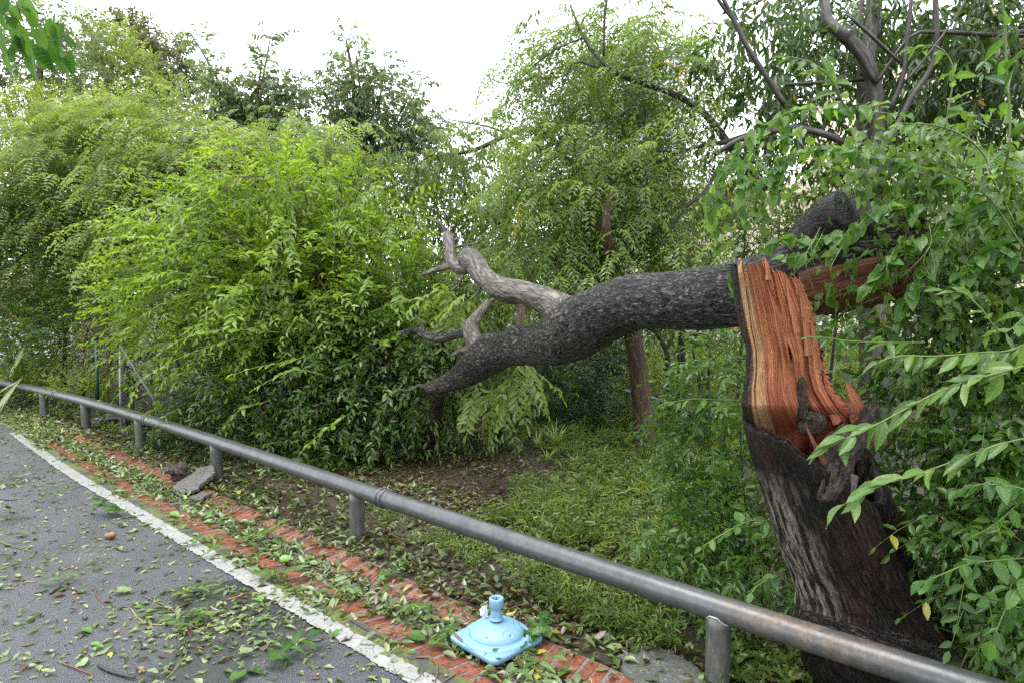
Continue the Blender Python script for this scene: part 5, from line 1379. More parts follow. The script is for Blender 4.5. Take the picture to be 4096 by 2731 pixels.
shrub = bpy.data.objects['arching_shrub']
K_SHRUB = big_leaf('bright spray leaf', (0.08, 0.15, 0.012), (0.15, 0.27, 0.02), (0.24, 0.36, 0.05), trans=0.42, rough=0.3, under=0.3)
LM['shrub'] = [leaf_mesh('oval', c, fo, 70 + i, K_SHRUB, 0.02) for i, (c, fo) in enumerate(((0.1, 0.25), (0.2, 0.4), (0.0, 0.2)))]
for me in LM['shrub']:
    for v in me.vertices: v.co.x *= 0.85
for rows, n in (([(1120, 1330, 7.6), (988, 1320, 7.5), (842, 1325, 7.4), (700, 1370, 7.35), (600, 1440, 7.3)], 20), ([(960, 1350, 7.6), (842, 1387, 7.5), (726, 1428, 7.45), (627, 1480, 7.4), (552, 1540, 7.4), (511, 1630, 7.4)], 26), ([(1250, 1420, 7.4), (1130, 1450, 7.3), (1020, 1470, 7.2), (920, 1500, 7.2)], 15), ([(1300, 1500, 7.3), (1180, 1480, 7.2), (1080, 1520, 7.1), (1010, 1560, 7.1)], 14),
                ([(900, 1180, 7.9), (760, 1180, 7.8), (640, 1220, 7.7), (540, 1290, 7.6), (470, 1370, 7.6)], 20), ([(1000, 1050, 8.0), (820, 990, 7.9), (680, 960, 7.9), (560, 980, 7.9)], 18), ([(1250, 980, 8.2), (1100, 880, 8.1), (930, 800, 8.1), (760, 740, 8.1), (590, 730, 8.1)], 24), ([(1330, 1100, 8.0), (1340, 900, 8.0), (1320, 720, 8.0), (1330, 640, 8.0)], 16),
                ([(1500, 1400, 7.3), (1620, 1330, 7.3), (1740, 1310, 7.3)], 12), ([(1480, 1250, 7.5), (1640, 1200, 7.4), (1800, 1230, 7.4), (1880, 1290, 7.4)], 14), ([(1400, 1650, 7.2), (1300, 1720, 7.0), (1220, 1790, 6.9), (1170, 1860, 6.8)], 14), ([(1080, 1600, 7.6), (960, 1640, 7.5), (900, 1700, 7.4)], 11)):
    leafy_stem(shrub, rows, 'shrub', 0.105, n, hang=0.15, ang=48, r=1.6, jit=0.22, tip=0.7)

creeper = bpy.data.objects['creeper']
for rows, n, sz in (([(3592, 459, 3.2), (3400, 441, 3.2), (3226, 436, 3.2), (3080, 488, 3.2), (2993, 552, 3.2), (2924, 650, 3.2), (2848, 772, 3.2), (2845, 900, 3.25)], 44, 0.068),
                    ([(3700, 700, 3.15), (3500, 620, 3.15), (3300, 600, 3.15), (3150, 640, 3.2), (3040, 740, 3.2)], 38, 0.064),
                    ([(3750, 850, 3.1), (3600, 830, 3.1), (3480, 860, 3.1), (3400, 930, 3.1), (3260, 960, 3.12), (3120, 960, 3.15), (3050, 1000, 3.2)], 38, 0.07),
                    ([(3850, 1000, 3.05), (3700, 960, 3.05), (3600, 1000, 3.05), (3520, 1090, 3.05), (3450, 1180, 3.08)], 36, 0.072),
                    ([(4050, 900, 2.95), (3900, 860, 2.98), (3800, 930, 3.0), (3680, 1120, 3.0), (3600, 1250, 3.02)], 34, 0.072),
                    ([(4100, 1050, 2.9), (3980, 1000, 2.92), (3880, 1080, 2.95), (3800, 1180, 2.95)], 26, 0.072),
                    ([(3240, 1010, 3.1), (3180, 1030, 3.08), (3120, 1030, 3.1)], 5, 0.06), ([(2960, 1080, 3.3), (2935, 1140, 3.3), (2950, 1190, 3.3)], 5, 0.06),
                    ([(2900, 640, 3.3), (2860, 850, 3.3), (2870, 1000, 3.3)], 12, 0.058), ([(3000, 600, 3.25), (2960, 760, 3.25), (2985, 900, 3.25)], 14, 0.058), ([(3150, 480, 3.2), (3120, 640, 3.2), (3090, 800, 3.2)], 16, 0.06)):
    leafy_stem(creeper, rows, 'vine', sz, n, hang=0.9, ang=70, r=2.2, jit=0.4, tip=0.85, stem='tendril')
for k in range(16):                                    # thin hanging tendrils
    px, py = _lr.uniform(3250, 3900), _lr.uniform(880, 1050)
    d = _lr.uniform(3.0, 3.15)
    tube_obj('tendril', pxpath([(px, py, d, 1.4), (px + _lr.uniform(-60, 30), py + 90, d - 0.05, 1.2), (px + _lr.uniform(-120, 60), py + _lr.uniform(150, 260), d, 0.8)]), M_GTWIG, creeper, seg=5, step=0.03)

# ------------------------------------------------------------------ leafy branch tip hanging into the top left corner
br = thing('overhanging_tree', 'tree whose two-lobed leaves hang from thin twigs into the upper left corner', 'tree', (-4.6, -2.2, 0))
tube_obj('trunk', [[-4.6, -2.2, -0.1, 0.2], [-4.5, -2.1, 2.4, 0.17], [-4.2, -1.9, 4.6, 0.12], [-3.0, -1.8, 6.2, 0.06]], M_BARK_BROWN, br, seg=14, step=0.1, disp=0.08)
tube_obj('limb', [[-4.3, -2.0, 4.0, 0.09], [-3.4, -0.4, 4.9, 0.06], [-2.6, 1.4, 4.6, 0.03], list(wp(40, -120, 2.6)) + [0.006]], M_BARK_BROWN, br, seg=10, step=0.1, disp=0.08)
tube_obj('limb', [[-4.2, -1.9, 4.6, 0.09], [-1.4, -2.2, 5.6, 0.06], [1.6, -2.0, 6.2, 0.03], [4.0, -2.0, 6.4, 0.01]], M_BARK_BROWN, br, seg=10, step=0.1, disp=0.08)
f = Foliage()  # unseen crown above and behind the camera, added to block front light
for (c_, R_, n) in (((-2.0, -2.6, 6.0), (4.2, 3.8, 1.1), 700), ((2.4, -2.6, 6.4), (3.8, 3.4, 1.0), 520), ((-3.2, 0.2, 5.4), (2.2, 1.8, 0.6), 150)):
    v = rnd_dir(n) * rng.uniform(0, 1, (n, 1)) ** 0.4
    simple(f, np.array(c_) + v * np.array(R_), norm(v + rnd_dir(n) * 0.6), 0.6, 9, 0.13, 0.85, 0.3, 50, 0.35, 0.5, 'diamond')
TOTAL[0] += f.tris(); f.build(br, L_DROOP, M_TWIG)
for rows in ([(40, -60), (75, 40), (100, 120), (105, 190), (88, 240)], [(70, 30), (151, 80), (232, 95), (250, 110)], [(98, 118), (163, 118), (203, 157), (279, 205)], [(-30, -20), (10, 40), (30, 110)]):
    tube_obj('twig', pxpath([(a, c, 2.6, 2.2) for a, c in rows]), M_TWIG, br, seg=6, step=0.03)
for (px, py, a, sz) in ((95, 22, -60, .15), (30, 20, -110, .11), (12, 70, -100, .12), (45, 100, -70, .12), (10, 150, -95, .15), (62, 150, -80, .15), (120, 85, -80, .09), (105, 65, -60, .08), (186, 110, -80, .10), (222, 88, -110, .07), (225, 140, -70, .11),
                        (150, 155, -85, .12), (98, 195, -105, .10), (125, 190, -90, .11), (190, 140, -80, .10), (262, 175, -60, .08), (40, 240, -90, .13), (140, 255, -75, .15), (190, 235, -80, .14), (235, 240, -65, .14), (268, 265, -60, .11), (170, 240, -95, .10), (10, 200, -100, .10), (240, 125, -100, .09), (60, 215, -85, .10), (212, 200, -75, .11), (30, 60, -60, .1)):
    th = math.radians(a + _lr.uniform(-15, 15)); dd = 2.6 + _lr.uniform(-0.06, 0.06)
    dv = np.array([math.cos(th), _lr.uniform(-0.3, 0.3), math.sin(th)])
    put_leaf(br, _lr.choice(LM['bauh']), wp(px, py - 30, dd), dv, norm(np.array([_lr.uniform(-1.1, 1.1), -1, _lr.uniform(0.0, 0.8)])), sz * 0.64, 0.72)

# ------------------------------------------------------------------ blue parasol base
b = N('sky blue plastic')
nz = b.noise(b.pos(), 160, 3)
M_BLUE = b.done(b.bsdf(b.mix(b.ramp(b.noise(b.pos(), 26, 6, 0.7), [(0.5, 0.0), (0.75, 0.4)]), (0.165, 0.315, 0.46), (0.12, 0.19, 0.24)), b.math('MULTIPLY_ADD', nz, 0.15, 0.36), 0.5, 0, b.bump(nz, 0.08, 0.002), Subsurface_Weight=0.0))
b = N('dark blue mark'); M_BMARK = b.done(b.bsdf((0.03, 0.10, 0.35), 0.4))
PB = np.array([gp(1981, 2672)[0], gp(1981, 2672)[1] + 0.268, 0.008])
pb = thing('parasol_base', 'pale blue plastic parasol base standing on the brick gutter', 'parasol base', tuple(PB))
# square foot: rounded corners, turned a quarter so a corner faces us
V, F = [], []
nc = 8
def rsq(h, rad):
    out = []
    for q in range(4):
        cx, cy = (h - rad) * (1, -1, -1, 1)[q], (h - rad) * (1, 1, -1, -1)[q]
        for k in range(nc + 1):
            th = math.pi / 2 * q + math.pi / 2 * k / nc
            out.append((cx + rad * math.cos(th), cy + rad * math.sin(th)))
    return out
for (h, rad, z) in ((0.160, 0.030, 0.0), (0.168, 0.036, 0.004), (0.170, 0.038, 0.028), (0.166, 0.036, 0.035), (0.158, 0.032, 0.037)):
    for x, y in rsq(h, rad):
        c, s = math.cos(math.radians(44)), math.sin(math.radians(44))
        V.append((PB[0] + x * c - y * s, PB[1] + x * s + y * c, PB[2] + z))
m = 4 * (nc + 1)
for k in range(4):
    for j in range(m): F.append((k * m + j, k * m + (j + 1) % m, (k + 1) * m + (j + 1) % m, (k + 1) * m + j))
F.append(tuple(range(4 * m, 5 * m)))
link('foot', mesh_py(V, F, True), pb, M_BLUE)
# dome with ring step, petal grooves and dimples
prof = [(0.170, 0.030), (0.169, 0.040), (0.165, 0.049), (0.157, 0.055), (0.148, 0.0565), (0.141, 0.055), (0.137, 0.056)] + [(0.135 * math.cos(a), 0.057 + 0.088 * math.sin(a)) for a in np.linspace(0.06, 1.36, 44)]
V, F = [], []
SG = 220
for (r, z) in prof:
    for j in range(SG):
        th = 2 * math.pi * j / SG
        dz = 0.0
        if r < 0.1345:
            el = math.asin(min(1, max(0, (z - 0.057) / 0.088)))
            for q in range(6):
                c = math.radians(-112 + 60 * q)
                da = ((th - c + math.pi) % (2 * math.pi) - math.pi) * math.cos(el) * 0.135
                de = (el - math.radians(30)) * 0.115
                rr = math.hypot(da, de)
                dz -= 0.006 * math.exp(-(rr / 0.0075) ** 4)
                if de > -0.015: dz -= 0.0032 * math.exp(-((rr - 0.037) / 0.0032) ** 2) * min(1, (de + 0.015) / 0.03)
        rn = r * (1 + dz / 0.135); V.append((PB[0] + rn * math.cos(th), PB[1] + rn * math.sin(th), PB[2] + 0.03 + (z - 0.03) * 0.86 + dz))
for k in range(len(prof) - 1):
    for j in range(SG): F.append((k * SG + j, k * SG + (j + 1) % SG, (k + 1) * SG + (j + 1) % SG, (k + 1) * SG + j))
F.append(tuple((len(prof) - 1) * SG + j for j in range(SG)))
link('dome', mesh_py(V, F, True), pb, M_BLUE)


def lathe(name, prof, mat, parent, c, seg=48, flute=None):
    V, F = [], []
    for (r, z) in prof:
        for j in range(seg):
            th = 2 * math.pi * j / seg; rr = r * (flute(th, z) if flute else 1)
            V.append((c[0] + rr * math.cos(th), c[1] + rr * math.sin(th), c[2] + z))
    for k in range(len(prof) - 1):
        for j in range(seg): F.append((k * seg + j, k * seg + (j + 1) % seg, (k + 1) * seg + (j + 1) % seg, (k + 1) * seg + j))
    return link(name, mesh_py(V, F, True), parent, mat)


lathe('neck', [(0.034, 0.140), (0.033, 0.146), (0.029, 0.149), (0.027, 0.160), (0.022, 0.190), (0.021, 0.215), (0.021, 0.225)], M_BLUE, pb, PB, 60, lambda th, z: 1 + 0.13 * abs(math.cos(3 * th)) * (1 if 0.15 < z < 0.2 else 0))
lathe('collar', [(0.022, 0.212), (0.033, 0.214), (0.0355, 0.219), (0.036, 0.262), (0.0345, 0.268), (0.031, 0.2705), (0.025, 0.270), (0.0225, 0.266), (0.0215, 0.205), (0.001, 0.204)], M_BLUE, pb, PB, 96, lambda th, z: 1 + (0.02 if (0.22 < z < 0.262 and math.cos(12 * th) > 0.75) else 0))
bm = bmesh.new(); box_bm(bm, (PB[0] - 0.003, PB[1] + 0.0175, PB[2] + 0.222), (PB[0] + 0.002, PB[1] + 0.0205, PB[2] + 0.262)); bm_obj('printed_mark', bm, M_BMARK, pb)
bm = bmesh.new()
for (x0, y0, x1, y1) in ((-0.018, -0.009, 0.018, -0.0075), (-0.018, 0.0075, 0.018, 0.009), (-0.018, -0.009, -0.0165, 0.009), (0.0165, -0.009, 0.018, 0.009)):
    box_bm(bm, (PB[0] + 0.195 + x0, PB[1] + 0.008 + y0, PB[2] + 0.0365), (PB[0] + 0.195 + x1, PB[1] + 0.008 + y1, PB[2] + 0.0385))
bm_obj('moulded_frame', bm, M_BLUE, pb)
lathe('filler_spout', [(0.019, 0.09), (0.018, 0.112), (0.016, 0.115), (0.0, 0.115)], M_BLUE, pb, PB + np.array([-0.062, 0.045, 0]), 24)
for o in pb.children:
    co = np.zeros(len(o.data.vertices) * 3, np.float32); o.data.vertices.foreach_get('co', co); co = co.reshape(-1, 3)
    co[:] = PB + (co - PB) * np.array([1.17, 1.17, 0.95]); o.data.vertices.foreach_set('co', co.ravel()); o.data.update()
# crumpled clear plastic on the spout
b = N('crumpled clear plastic')
g = b.n('ShaderNodeBsdfTransparent'); p_ = b.bsdf((0.75, 0.76, 0.78), 0.12, 0.8)
mx = b.n('ShaderNodeMixShader'); mx.inputs[0].default_value = 0.6
b.t.links.new(g.outputs[0], mx.inputs[1]); b.t.links.new(p_, mx.inputs[2]); M_CLEAR = b.done(mx.outputs[0])
bm = bmesh.new(); bmesh.ops.create_icosphere(bm, subdivisions=3, radius=1)
c = PB + np.array([-0.072, 0.052, 0.146])
for v in bm.verts:
    k = 1 + 0.55 * noise.noise(v.co * 3.1) + 0.3 * noise.noise(v.co * 7)
    v.co = Vector((v.co.x * 0.021 * k + c[0], v.co.y * 0.02 * k + c[1], v.co.z * 0.036 * k + c[2]))
tag(bm_obj('plastic_wad', bm, M_CLEAR), 'crumpled clear plastic stuffed on the spout of the blue parasol base', 'plastic wad')

# ------------------------------------------------------------------ concrete slabs and other bits by the gutter
def slab(name, label, cat, corners, th, mat, n=7, rag=0.012, seed=1, kind=None):
    """Broken slab: polygon of world points, thickened downwards, with ragged edges and a rough top."""
    r = random.Random(seed); C = [Vector(c) for c in corners]; ring = []
    for i in range(len(C)):
        a, c = C[i], C[(i + 1) % len(C)]
        for k in range(n): ring.append(a.lerp(c, k / n) + Vector((r.gauss(0, rag), r.gauss(0, rag), r.gauss(0, rag * 0.2))))
    bm = bmesh.new()
    ctr = sum(ring, Vector()) / len(ring)
    lev = []
    nn = (C[1] - C[0]).cross(C[2] - C[0]).normalized()
    if nn.z < 0: nn = -nn
    for f_, dz in ((0.35, 0.003), (0.7, 0.002), (0.97, 0.0), (1.0, -0.008), (1.0, -th)):
        lev.append([bm.verts.new(ctr.lerp(q, f_) + nn * (dz + r.gauss(0, 0.0025 if f_ < 1 else 0.001))) for q in ring])
    m = len(ring)
    for k in range(len(lev) - 1):
        for j in range(m): bm.faces.new((lev[k][j], lev[k][(j + 1) % m], lev[k + 1][(j + 1) % m], lev[k + 1][j]))
    bm.faces.new(lev[0]); bm.faces.new(lev[-1])
    bmesh.ops.recalc_face_normals(bm, faces=bm.faces)
    return tag(bm_obj(name, bm, mat), label, cat)


A = gp(682, 1948, 0.02); B_ = gp(735, 1972, 0.02)
slab('concrete_slab', 'broken grey concrete slab tilted up against the rail post by the gutter', 'concrete slab', [gp(682, 1945, 0.02), gp(725, 1972, 0.02), gp(790, 1950, 0.06), gp(862, 1885, 0.15), gp(852, 1858, 0.17), gp(800, 1866, 0.16)], 0.035, M_CONC, 6, 0.007, 2)
slab('concrete_slab', 'rough grey concrete slab lying flat beside the nearest rail post', 'concrete slab', [gp(2470, 2620, 0.03), gp(2560, 2575, 0.03), gp(2700, 2600, 0.03), gp(2820, 2700, 0.03), gp(2850, 2790, 0.03), gp(2620, 2800, 0.03), gp(2520, 2715, 0.03)], 0.06, M_CONC, 6, 0.012, 5)
slab('concrete_fragment', 'thin broken concrete piece lying on the gutter bricks below the tilted slab', 'concrete fragment', [gp(750, 1990, 0.03), gp(800, 1998, 0.03), gp(845, 1970, 0.04), gp(800, 1965, 0.04)], 0.025, M_CONC, 4, 0.01, 8)
rot_lump('soil_clod', 715, 1885, 6.95, 0.10, 0.07, 0.07, 31, M_ROT, None, 0.7)
tag(bpy.data.objects['soil_clod'], 'dark clod of roots and soil beside the tilted concrete slab', 'clod')
b = N('black sheet plastic'); M_BLK = b.done(b.bsdf((0.012, 0.012, 0.013), 0.35))
P = [gp(372, 1712, 0.0), gp(400, 1690, 0.06), gp(430, 1675, 0.12), gp(490, 1672, 0.13), gp(500, 1700, 0.05)]
tube_obj('plastic_sheet', [list(q) + [r] for q, r in zip(P, (0.01, 0.05, 0.09, 0.10, 0.03))], M_BLK, None, seg=14, step=0.04, disp=0.25, freq=8)
tag(bpy.data.objects['plastic_sheet'], 'crumpled black plastic sheet behind the rail post near the dry vine', 'plastic sheet')

# fence posts and poles
b = N('green painted steel'); M_GREEN = b.done(b.bsdf((0.016, 0.045, 0.034), 0.4))
b = N('grey conduit'); M_COND = b.done(b.bsdf((0.22, 0.25, 0.25), 0.4))


def pole(name, label, rows, mat, group=None, seg=10, cap=None):
    P = pxpath(rows); base = P[0][:3]
    t = thing(name, label, name.replace('_', ' '), tuple(base), group)
    tube_obj('shaft', P, mat, t, seg=seg, step=0.3)
    if cap: tube_obj('cap', [[*P[-1][:3], P[-1][3] * 1.25], [P[-1][0], P[-1][1], P[-1][2] + 0.04, P[-1][3] * 1.2]], mat, t, seg=seg, step=0.02)
    return t


pole('fence_post', 'thin dark green fence post wrapped in withered vine', [(392, 1622, 10.2, 6), (388, 1500, 10.2, 6), (384, 1360, 10.2, 6)], M_GREEN, 'thin fence posts', cap=1)
pole('fence_post', 'thin grey-green fence post right of the withered vine', [(486, 1705, 9.4, 6), (482, 1560, 9.4, 6), (482, 1400, 9.4, 6)], M_COND, 'thin fence posts', cap=1)
pole('fence_post', 'short green fence post beside the brown tree trunk', [(2506, 1680, 11, 8), (2510, 1600, 11, 8), (2512, 1555, 11, 8)], M_GREEN, 'thin fence posts', cap=1)
pole('leaning_pole', 'slim dark pole leaning on the fallen trunk over the broken branches', [(1985, 1745, 8.2, 14), (2110, 1560, 8.0, 14), (2300, 1290, 7.6, 14), (2420, 1130, 7.4, 13)], M_GREEN)
pole('metal_rod', 'thin silvery rod slanting under the left side of the bright shrub', [(640, 1640, 8.9, 5), (596, 1565, 8.9, 5), (480, 1380, 8.9, 4)], M_COND)
t = thing('pipe_rail', 'low grey pipe rail crossing the tall grass behind the saplings', 'pipe rail', tuple(wp(2500, 1570, 11)))
tube_obj('pipe', pxpath([(2500, 1560, 11, 7), (2580, 1585, 10.5, 8), (2720, 1625, 9.8, 9), (2860, 1668, 9.2, 9)]), M_COND, t, seg=10, step=0.2)
tube_obj('post', pxpath([(2740, 1760, 9.7, 7), (2742, 1632, 9.7, 7)]), M_COND, t, seg=8, step=0.2)

# ------------------------------------------------------------------ buildings and the sign far behind
b = N('cream wall'); p = b.pos()
M_CREAM = b.done(b.bsdf(b.ramp(b.noise(b.mapping(p, (6, 6, 0.4)), 1.5, 4), [(0.3, (0.52, 0.45, 0.33)), (0.7, (0.66, 0.59, 0.46))]), 0.7))
b = N('mauve fascia'); M_MAUVE = b.done(b.bsdf((0.36, 0.20, 0.25), 0.6))
b = N('window glass'); M_GLASS = b.done(b.bsdf((0.10, 0.13, 0.15), 0.08, 0.8))
b = N('pale facade panel'); M_PALE = b.done(b.bsdf((0.72, 0.74, 0.77), 0.4))
b = N('pale blue glass'); M_PGLASS = b.done(b.bsdf((0.60, 0.66, 0.71), 0.2, 0.6))


def block(name, lo, hi, mat, parent):
    bm = bmesh.new(); box_bm(bm, lo, hi); return bm_obj(name, bm, mat, parent)


cb = thing('cream_building', 'cream walled building glimpsed through the trees behind the stump', 'building', (9, 17, 0))
YW = 17.0
wins = [(3.2 + 3.4 * i, 1.2) for i in range(5)]
ex = sorted({2.2, 20.0} | {w[0] for w in wins} | {w[0] + 1.4 for w in wins})
for a, c in zip(ex[:-1], ex[1:]):
    if any(abs(a - w[0]) < 1e-6 for w in wins):
        for z0, z1 in ((-0.1, 1.2), (2.6, 4.6)): block('wall', (a, YW, z0), (c, YW + 6, z1), M_CREAM, cb)
    else: block('wall', (a, YW, -0.1), (c, YW + 6, 4.6), M_CREAM, cb)
for x, z in wins:
    w = block('window', (x + 0.003, YW + 0.16, z + 0.003), (x + 1.397, YW + 0.2, z + 1.397), M_GLASS, cb)
    for q in (0.0, 0.67, 1.34): 
        o = block('frame', (x + q + 0.004, YW + 0.10, z + 0.004), (x + q + 0.056, YW + 0.158, z + 1.396), M_PALE, w)
    w_ = block('sill', (x - 0.05, YW - 0.08, z - 0.07), (x + 1.45, YW - 0.003, z - 0.003), M_PALE, w)
for k in range(60): block('rib', (2.3 + 0.3 * k, YW - 0.03, 2.68), (2.36 + 0.3 * k, YW - 0.002, 4.28), M_CREAM, cb)
block('upper_wall', (9.6, YW + 0.01, 4.603), (20.0, YW + 6, 8.0), M_CREAM, cb)
block('fascia', (11.0, YW - 0.4, 7.9), (20.2, YW - 0.003, 8.2), M_MAUVE, cb)
gb = thing('glass_building', 'pale glass-fronted building almost lost in the white sky behind the thin branches', 'building', (5.5, 46, 0))
block('wall', (4.6, 46, -0.1), (11.5, 56, 17.2), M_PALE, gb)
for i in range(5):
    for j in range(9): 
        block('window', (4.75 + 1.35 * i, 45.93, 1.0 + 1.8 * j), (5.95 + 1.35 * i, 45.997, 2.6 + 1.8 * j), M_PGLASS, gb)
block('parapet', (4.4, 45.8, 17.203), (11.7, 56.2, 17.6), M_PALE, gb)
block('side_tower', (3.6, 47, -0.1), (4.597, 55, 15.6), M_PALE, gb)

b = N('sign white'); M_SW = b.done(b.bsdf((0.75, 0.77, 0.80), 0.4))
b = N('sign green'); M_SG = b.done(b.bsdf((0.06, 0.22, 0.16), 0.4))
b = N('sign tan'); M_ST = b.done(b.bsdf((0.42, 0.30, 0.17), 0.5))
b = N('sign red'); M_SR = b.done(b.bsdf((0.45, 0.03, 0.04), 0.5))
b = N('sign yellow'); M_SY = b.done(b.bsdf((0.65, 0.40, 0.06), 0.5))
sg = thing('shop_front', 'pale shop front with a tan canopy and green band at the left edge', 'shop front', (-15.5, 19.5, 0))
block('panel', (-19, 19.5, 0.0), (-13.2, 20.5, 1.55), M_SW, sg); block('green_band', (-19, 19.45, 1.553), (-13.2, 20.45, 1.80), M_SG, sg)
block('red_strip', (-19, 19.3, 1.803), (-13.0, 20.4, 1.90), M_SR, sg); block('dark_beam', (-19, 19.2, 1.903), (-12.9, 20.4, 2.05), M_BLK, sg); block('canopy', (-19, 18.9, 2.053), (-12.8, 20.6, 2.4), M_ST, sg)
block('yellow_mark', (-14.25, 19.44, 1.15), (-13.9, 19.497, 1.35), M_SY, sg); block('green_panel', (-13.85, 19.44, 0.6), (-13.25, 19.497, 1.5), M_SG, sg)

# distant wood closing the view low down
def f_wood(f):
    n = 5200
    a = rng.uniform(-1.0, 1.0, n); d = rng.uniform(26, 36, n); x = np.tan(a) * d
    z = rng.uniform(0, 1, n) ** 0.8 * (2.8 + 1.6 * np.sin(x * 0.35) + 1.0 * np.sin(x * 0.9 + 1) + np.where(x < -6, 1.5, 0))
    o = np.stack([x, d, z], 1); dd = norm(rnd_dir(n) + UP * 0.3)
    simple(f, o, dd, 0.9, 10, 0.26, 0.55, 0.2, 50, 0.4, 0.1, 'diamond', tmean=0.4, twig=0)
wd = thing('distant_wood', 'soft mass of trees closing the view far behind everything', 'wood', (0, 30, 0), kind='stuff')
f = Foliage(); f_wood(f); TOTAL[0] += f.tris(); f.build(wd, L_FARD, M_TWIG)
def f_wood2(f):
    n = 3600
    x = rng.uniform(-13, 8, n); d = rng.uniform(12.8, 15.5, n); z = rng.uniform(0, 1, n) * np.interp(x, [-13, -9, -4, -1, 2, 8], [2.4, 3.2, 4.0, 4.2, 2.6, 1.2])
    o = np.stack([x, d, z], 1); simple(f, o, norm(rnd_dir(n) + UP * 0.3), 0.6, 11, 0.12, 0.45, 0.3, 45, 0.35, 0.4, 'leaf', tmean=0.4, twig=0.004)
wd = thing('undergrowth', 'shaded undergrowth between the shrubs and the tall trees behind', 'undergrowth', (0, 14, 0), kind='stuff')
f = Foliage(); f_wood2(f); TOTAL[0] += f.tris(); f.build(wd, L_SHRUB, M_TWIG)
# ------------------------------------------------------------------ ground cover behind the rail
def xy_px(n, poly_px, z=0.0):
    """n random ground points inside the photo polygon, spread evenly over the ground."""
    Q = np.array([gp(a, c, z)[:2] for a, c in poly_px]); lo, hi = Q.min(0), Q.max(0)
    out = np.zeros((0, 2))
    while len(out) < n:
        p = rng.uniform(lo, hi, (n * 3, 2)); ins = np.zeros(len(p), bool)
        for i in range(len(Q)):
            a, c = Q[i], Q[(i + 1) % len(Q)]
            cr = ((a[1] > p[:, 1]) != (c[1] > p[:, 1]))
            with np.errstate(divide='ignore', invalid='ignore'):
                xx = (c[0] - a[0]) * (p[:, 1] - a[1]) / (c[1] - a[1]) + a[0]
            ins ^= cr & (p[:, 0] < xx)
        out = np.vstack([out, p[ins]])
    return out[:n]


def patchy(p, scale, thr, seed):
    v = np.array([noise.noise(Vector((x * scale, y * scale, seed))) for x, y in p])
    return p[v > thr]


f = Foliage()
def cover(poly, n, ln, asp, tl, m, tm, scale=1.2, thr=-0.15, seed=1, hang=0.1, up=1.0, tpl='leaf'):
    p = patchy(xy_px(n, poly), scale, thr, seed)
    o = np.column_stack([p, np.full(len(p), -0.01)])
    d = norm(np.column_stack([rng.normal(size=(len(p), 2)) * 0.55, np.full(len(p), up)]))
    simple(f, o, d, tl, m, ln, asp, 0.35, 55, 0.3, hang, tpl, tmean=tm, twig=0.0018, tv=0.16, tt=0.24)
cover([(1900, 2060), (2300, 1840), (2900, 1800), (3050, 2300), (2700, 2360), (2200, 2190)], 2300, 0.085, 0.22, 0.27, 7, 0.55, thr=-0.05)
cover([(1900, 2060), (2300, 1840), (2900, 1800), (3050, 2300), (2700, 2360), (2200, 2190)], 500, 0.16, 0.10, 0.36, 6, 0.7, scale=1.5, thr=0.0, seed=41, hang=0.3)
cover([(1950, 2080), (2300, 1880), (2900, 1850), (3000, 2280), (2700, 2360), (2200, 2220)], 420, 0.075, 0.5, 0.24, 6, 0.6, scale=0.9, thr=0.05, seed=22)
cover([(2050, 2260), (2500, 2400), (2800, 2500), (2800, 2650), (2500, 2560), (2200, 2420)], 800, 0.075, 0.24, 0.20, 7, 0.5, thr=-0.1, seed=5)
cover([(1500, 2040), (1900, 2100), (2500, 2300), (2800, 2480), (2500, 2480), (1500, 2120)], 600, 0.06, 0.24, 0.13, 6, 0.45, thr=0.0, seed=8)
cover([(2100, 1720), (2600, 1640), (3000, 1700), (3000, 1860), (2300, 1900)], 2200, 0.11, 0.16, 0.24, 7, 0.6, thr=-0.2, seed=3)
cover([(2200, 1650), (2900, 1560), (2950, 1660), (2300, 1740)], 2000, 0.13, 0.16, 0.30, 7, 0.6, thr=-0.3, seed=4)
cover([(100, 1640), (560, 1660), (900, 1800), (500, 1740)], 400, 0.07, 0.4, 0.16, 7, 0.5, seed=6)
cover([(2860, 2560), (3300, 2620), (3300, 2760), (2860, 2760)], 120, 0.075, 0.45, 0.15, 6, 0.4, thr=-0.3, seed=2)
TOTAL[0] += f.tris()
gc = thing('ground_cover', 'low grassy weeds covering the ground behind the rail', 'ground cover', (0.8, 5.2, 0), kind='stuff')
f.build(gc, L_COVER, M_GTWIG, 'leaves', 'stems')


# striped grassy tufts in the clearing
def tuft(px, py, n, ln, label):
    g = gp(px, py, 0.0); t = thing('grass_tuft', label, 'grass tuft', tuple(g), 'striped tufts in the clearing')
    for k in range(n):
        a = _lr.uniform(0, 2 * math.pi); h = ln * _lr.uniform(0.6, 1.1); lean = _lr.uniform(0.3, 0.9); w = 0.010 * _lr.uniform(0.8, 1.2) * ln / 0.3
        V, F = [], []
        for i in range(6):
            s = i / 5; r = lean * h * s ** 1.3; z = h * (s - 0.42 * lean * s * s)
            ww = w * (1 - s ** 2.2) + 0.001
            for q in (-1, 1): V.append((g[0] + math.cos(a) * r - math.sin(a) * ww * q, g[1] + math.sin(a) * r + math.cos(a) * ww * q, z))
        F = [(2 * i, 2 * i + 1, 2 * i + 3, 2 * i + 2) for i in range(5)]
        me = mesh_py(V, F, True); at = me.attributes.new('tint', 'FLOAT', 'POINT'); v = _lr.uniform(0.3, 1.0); at.data.foreach_set('value', [v] * len(V))
        link('blade', me, t, L_BAMBOO)
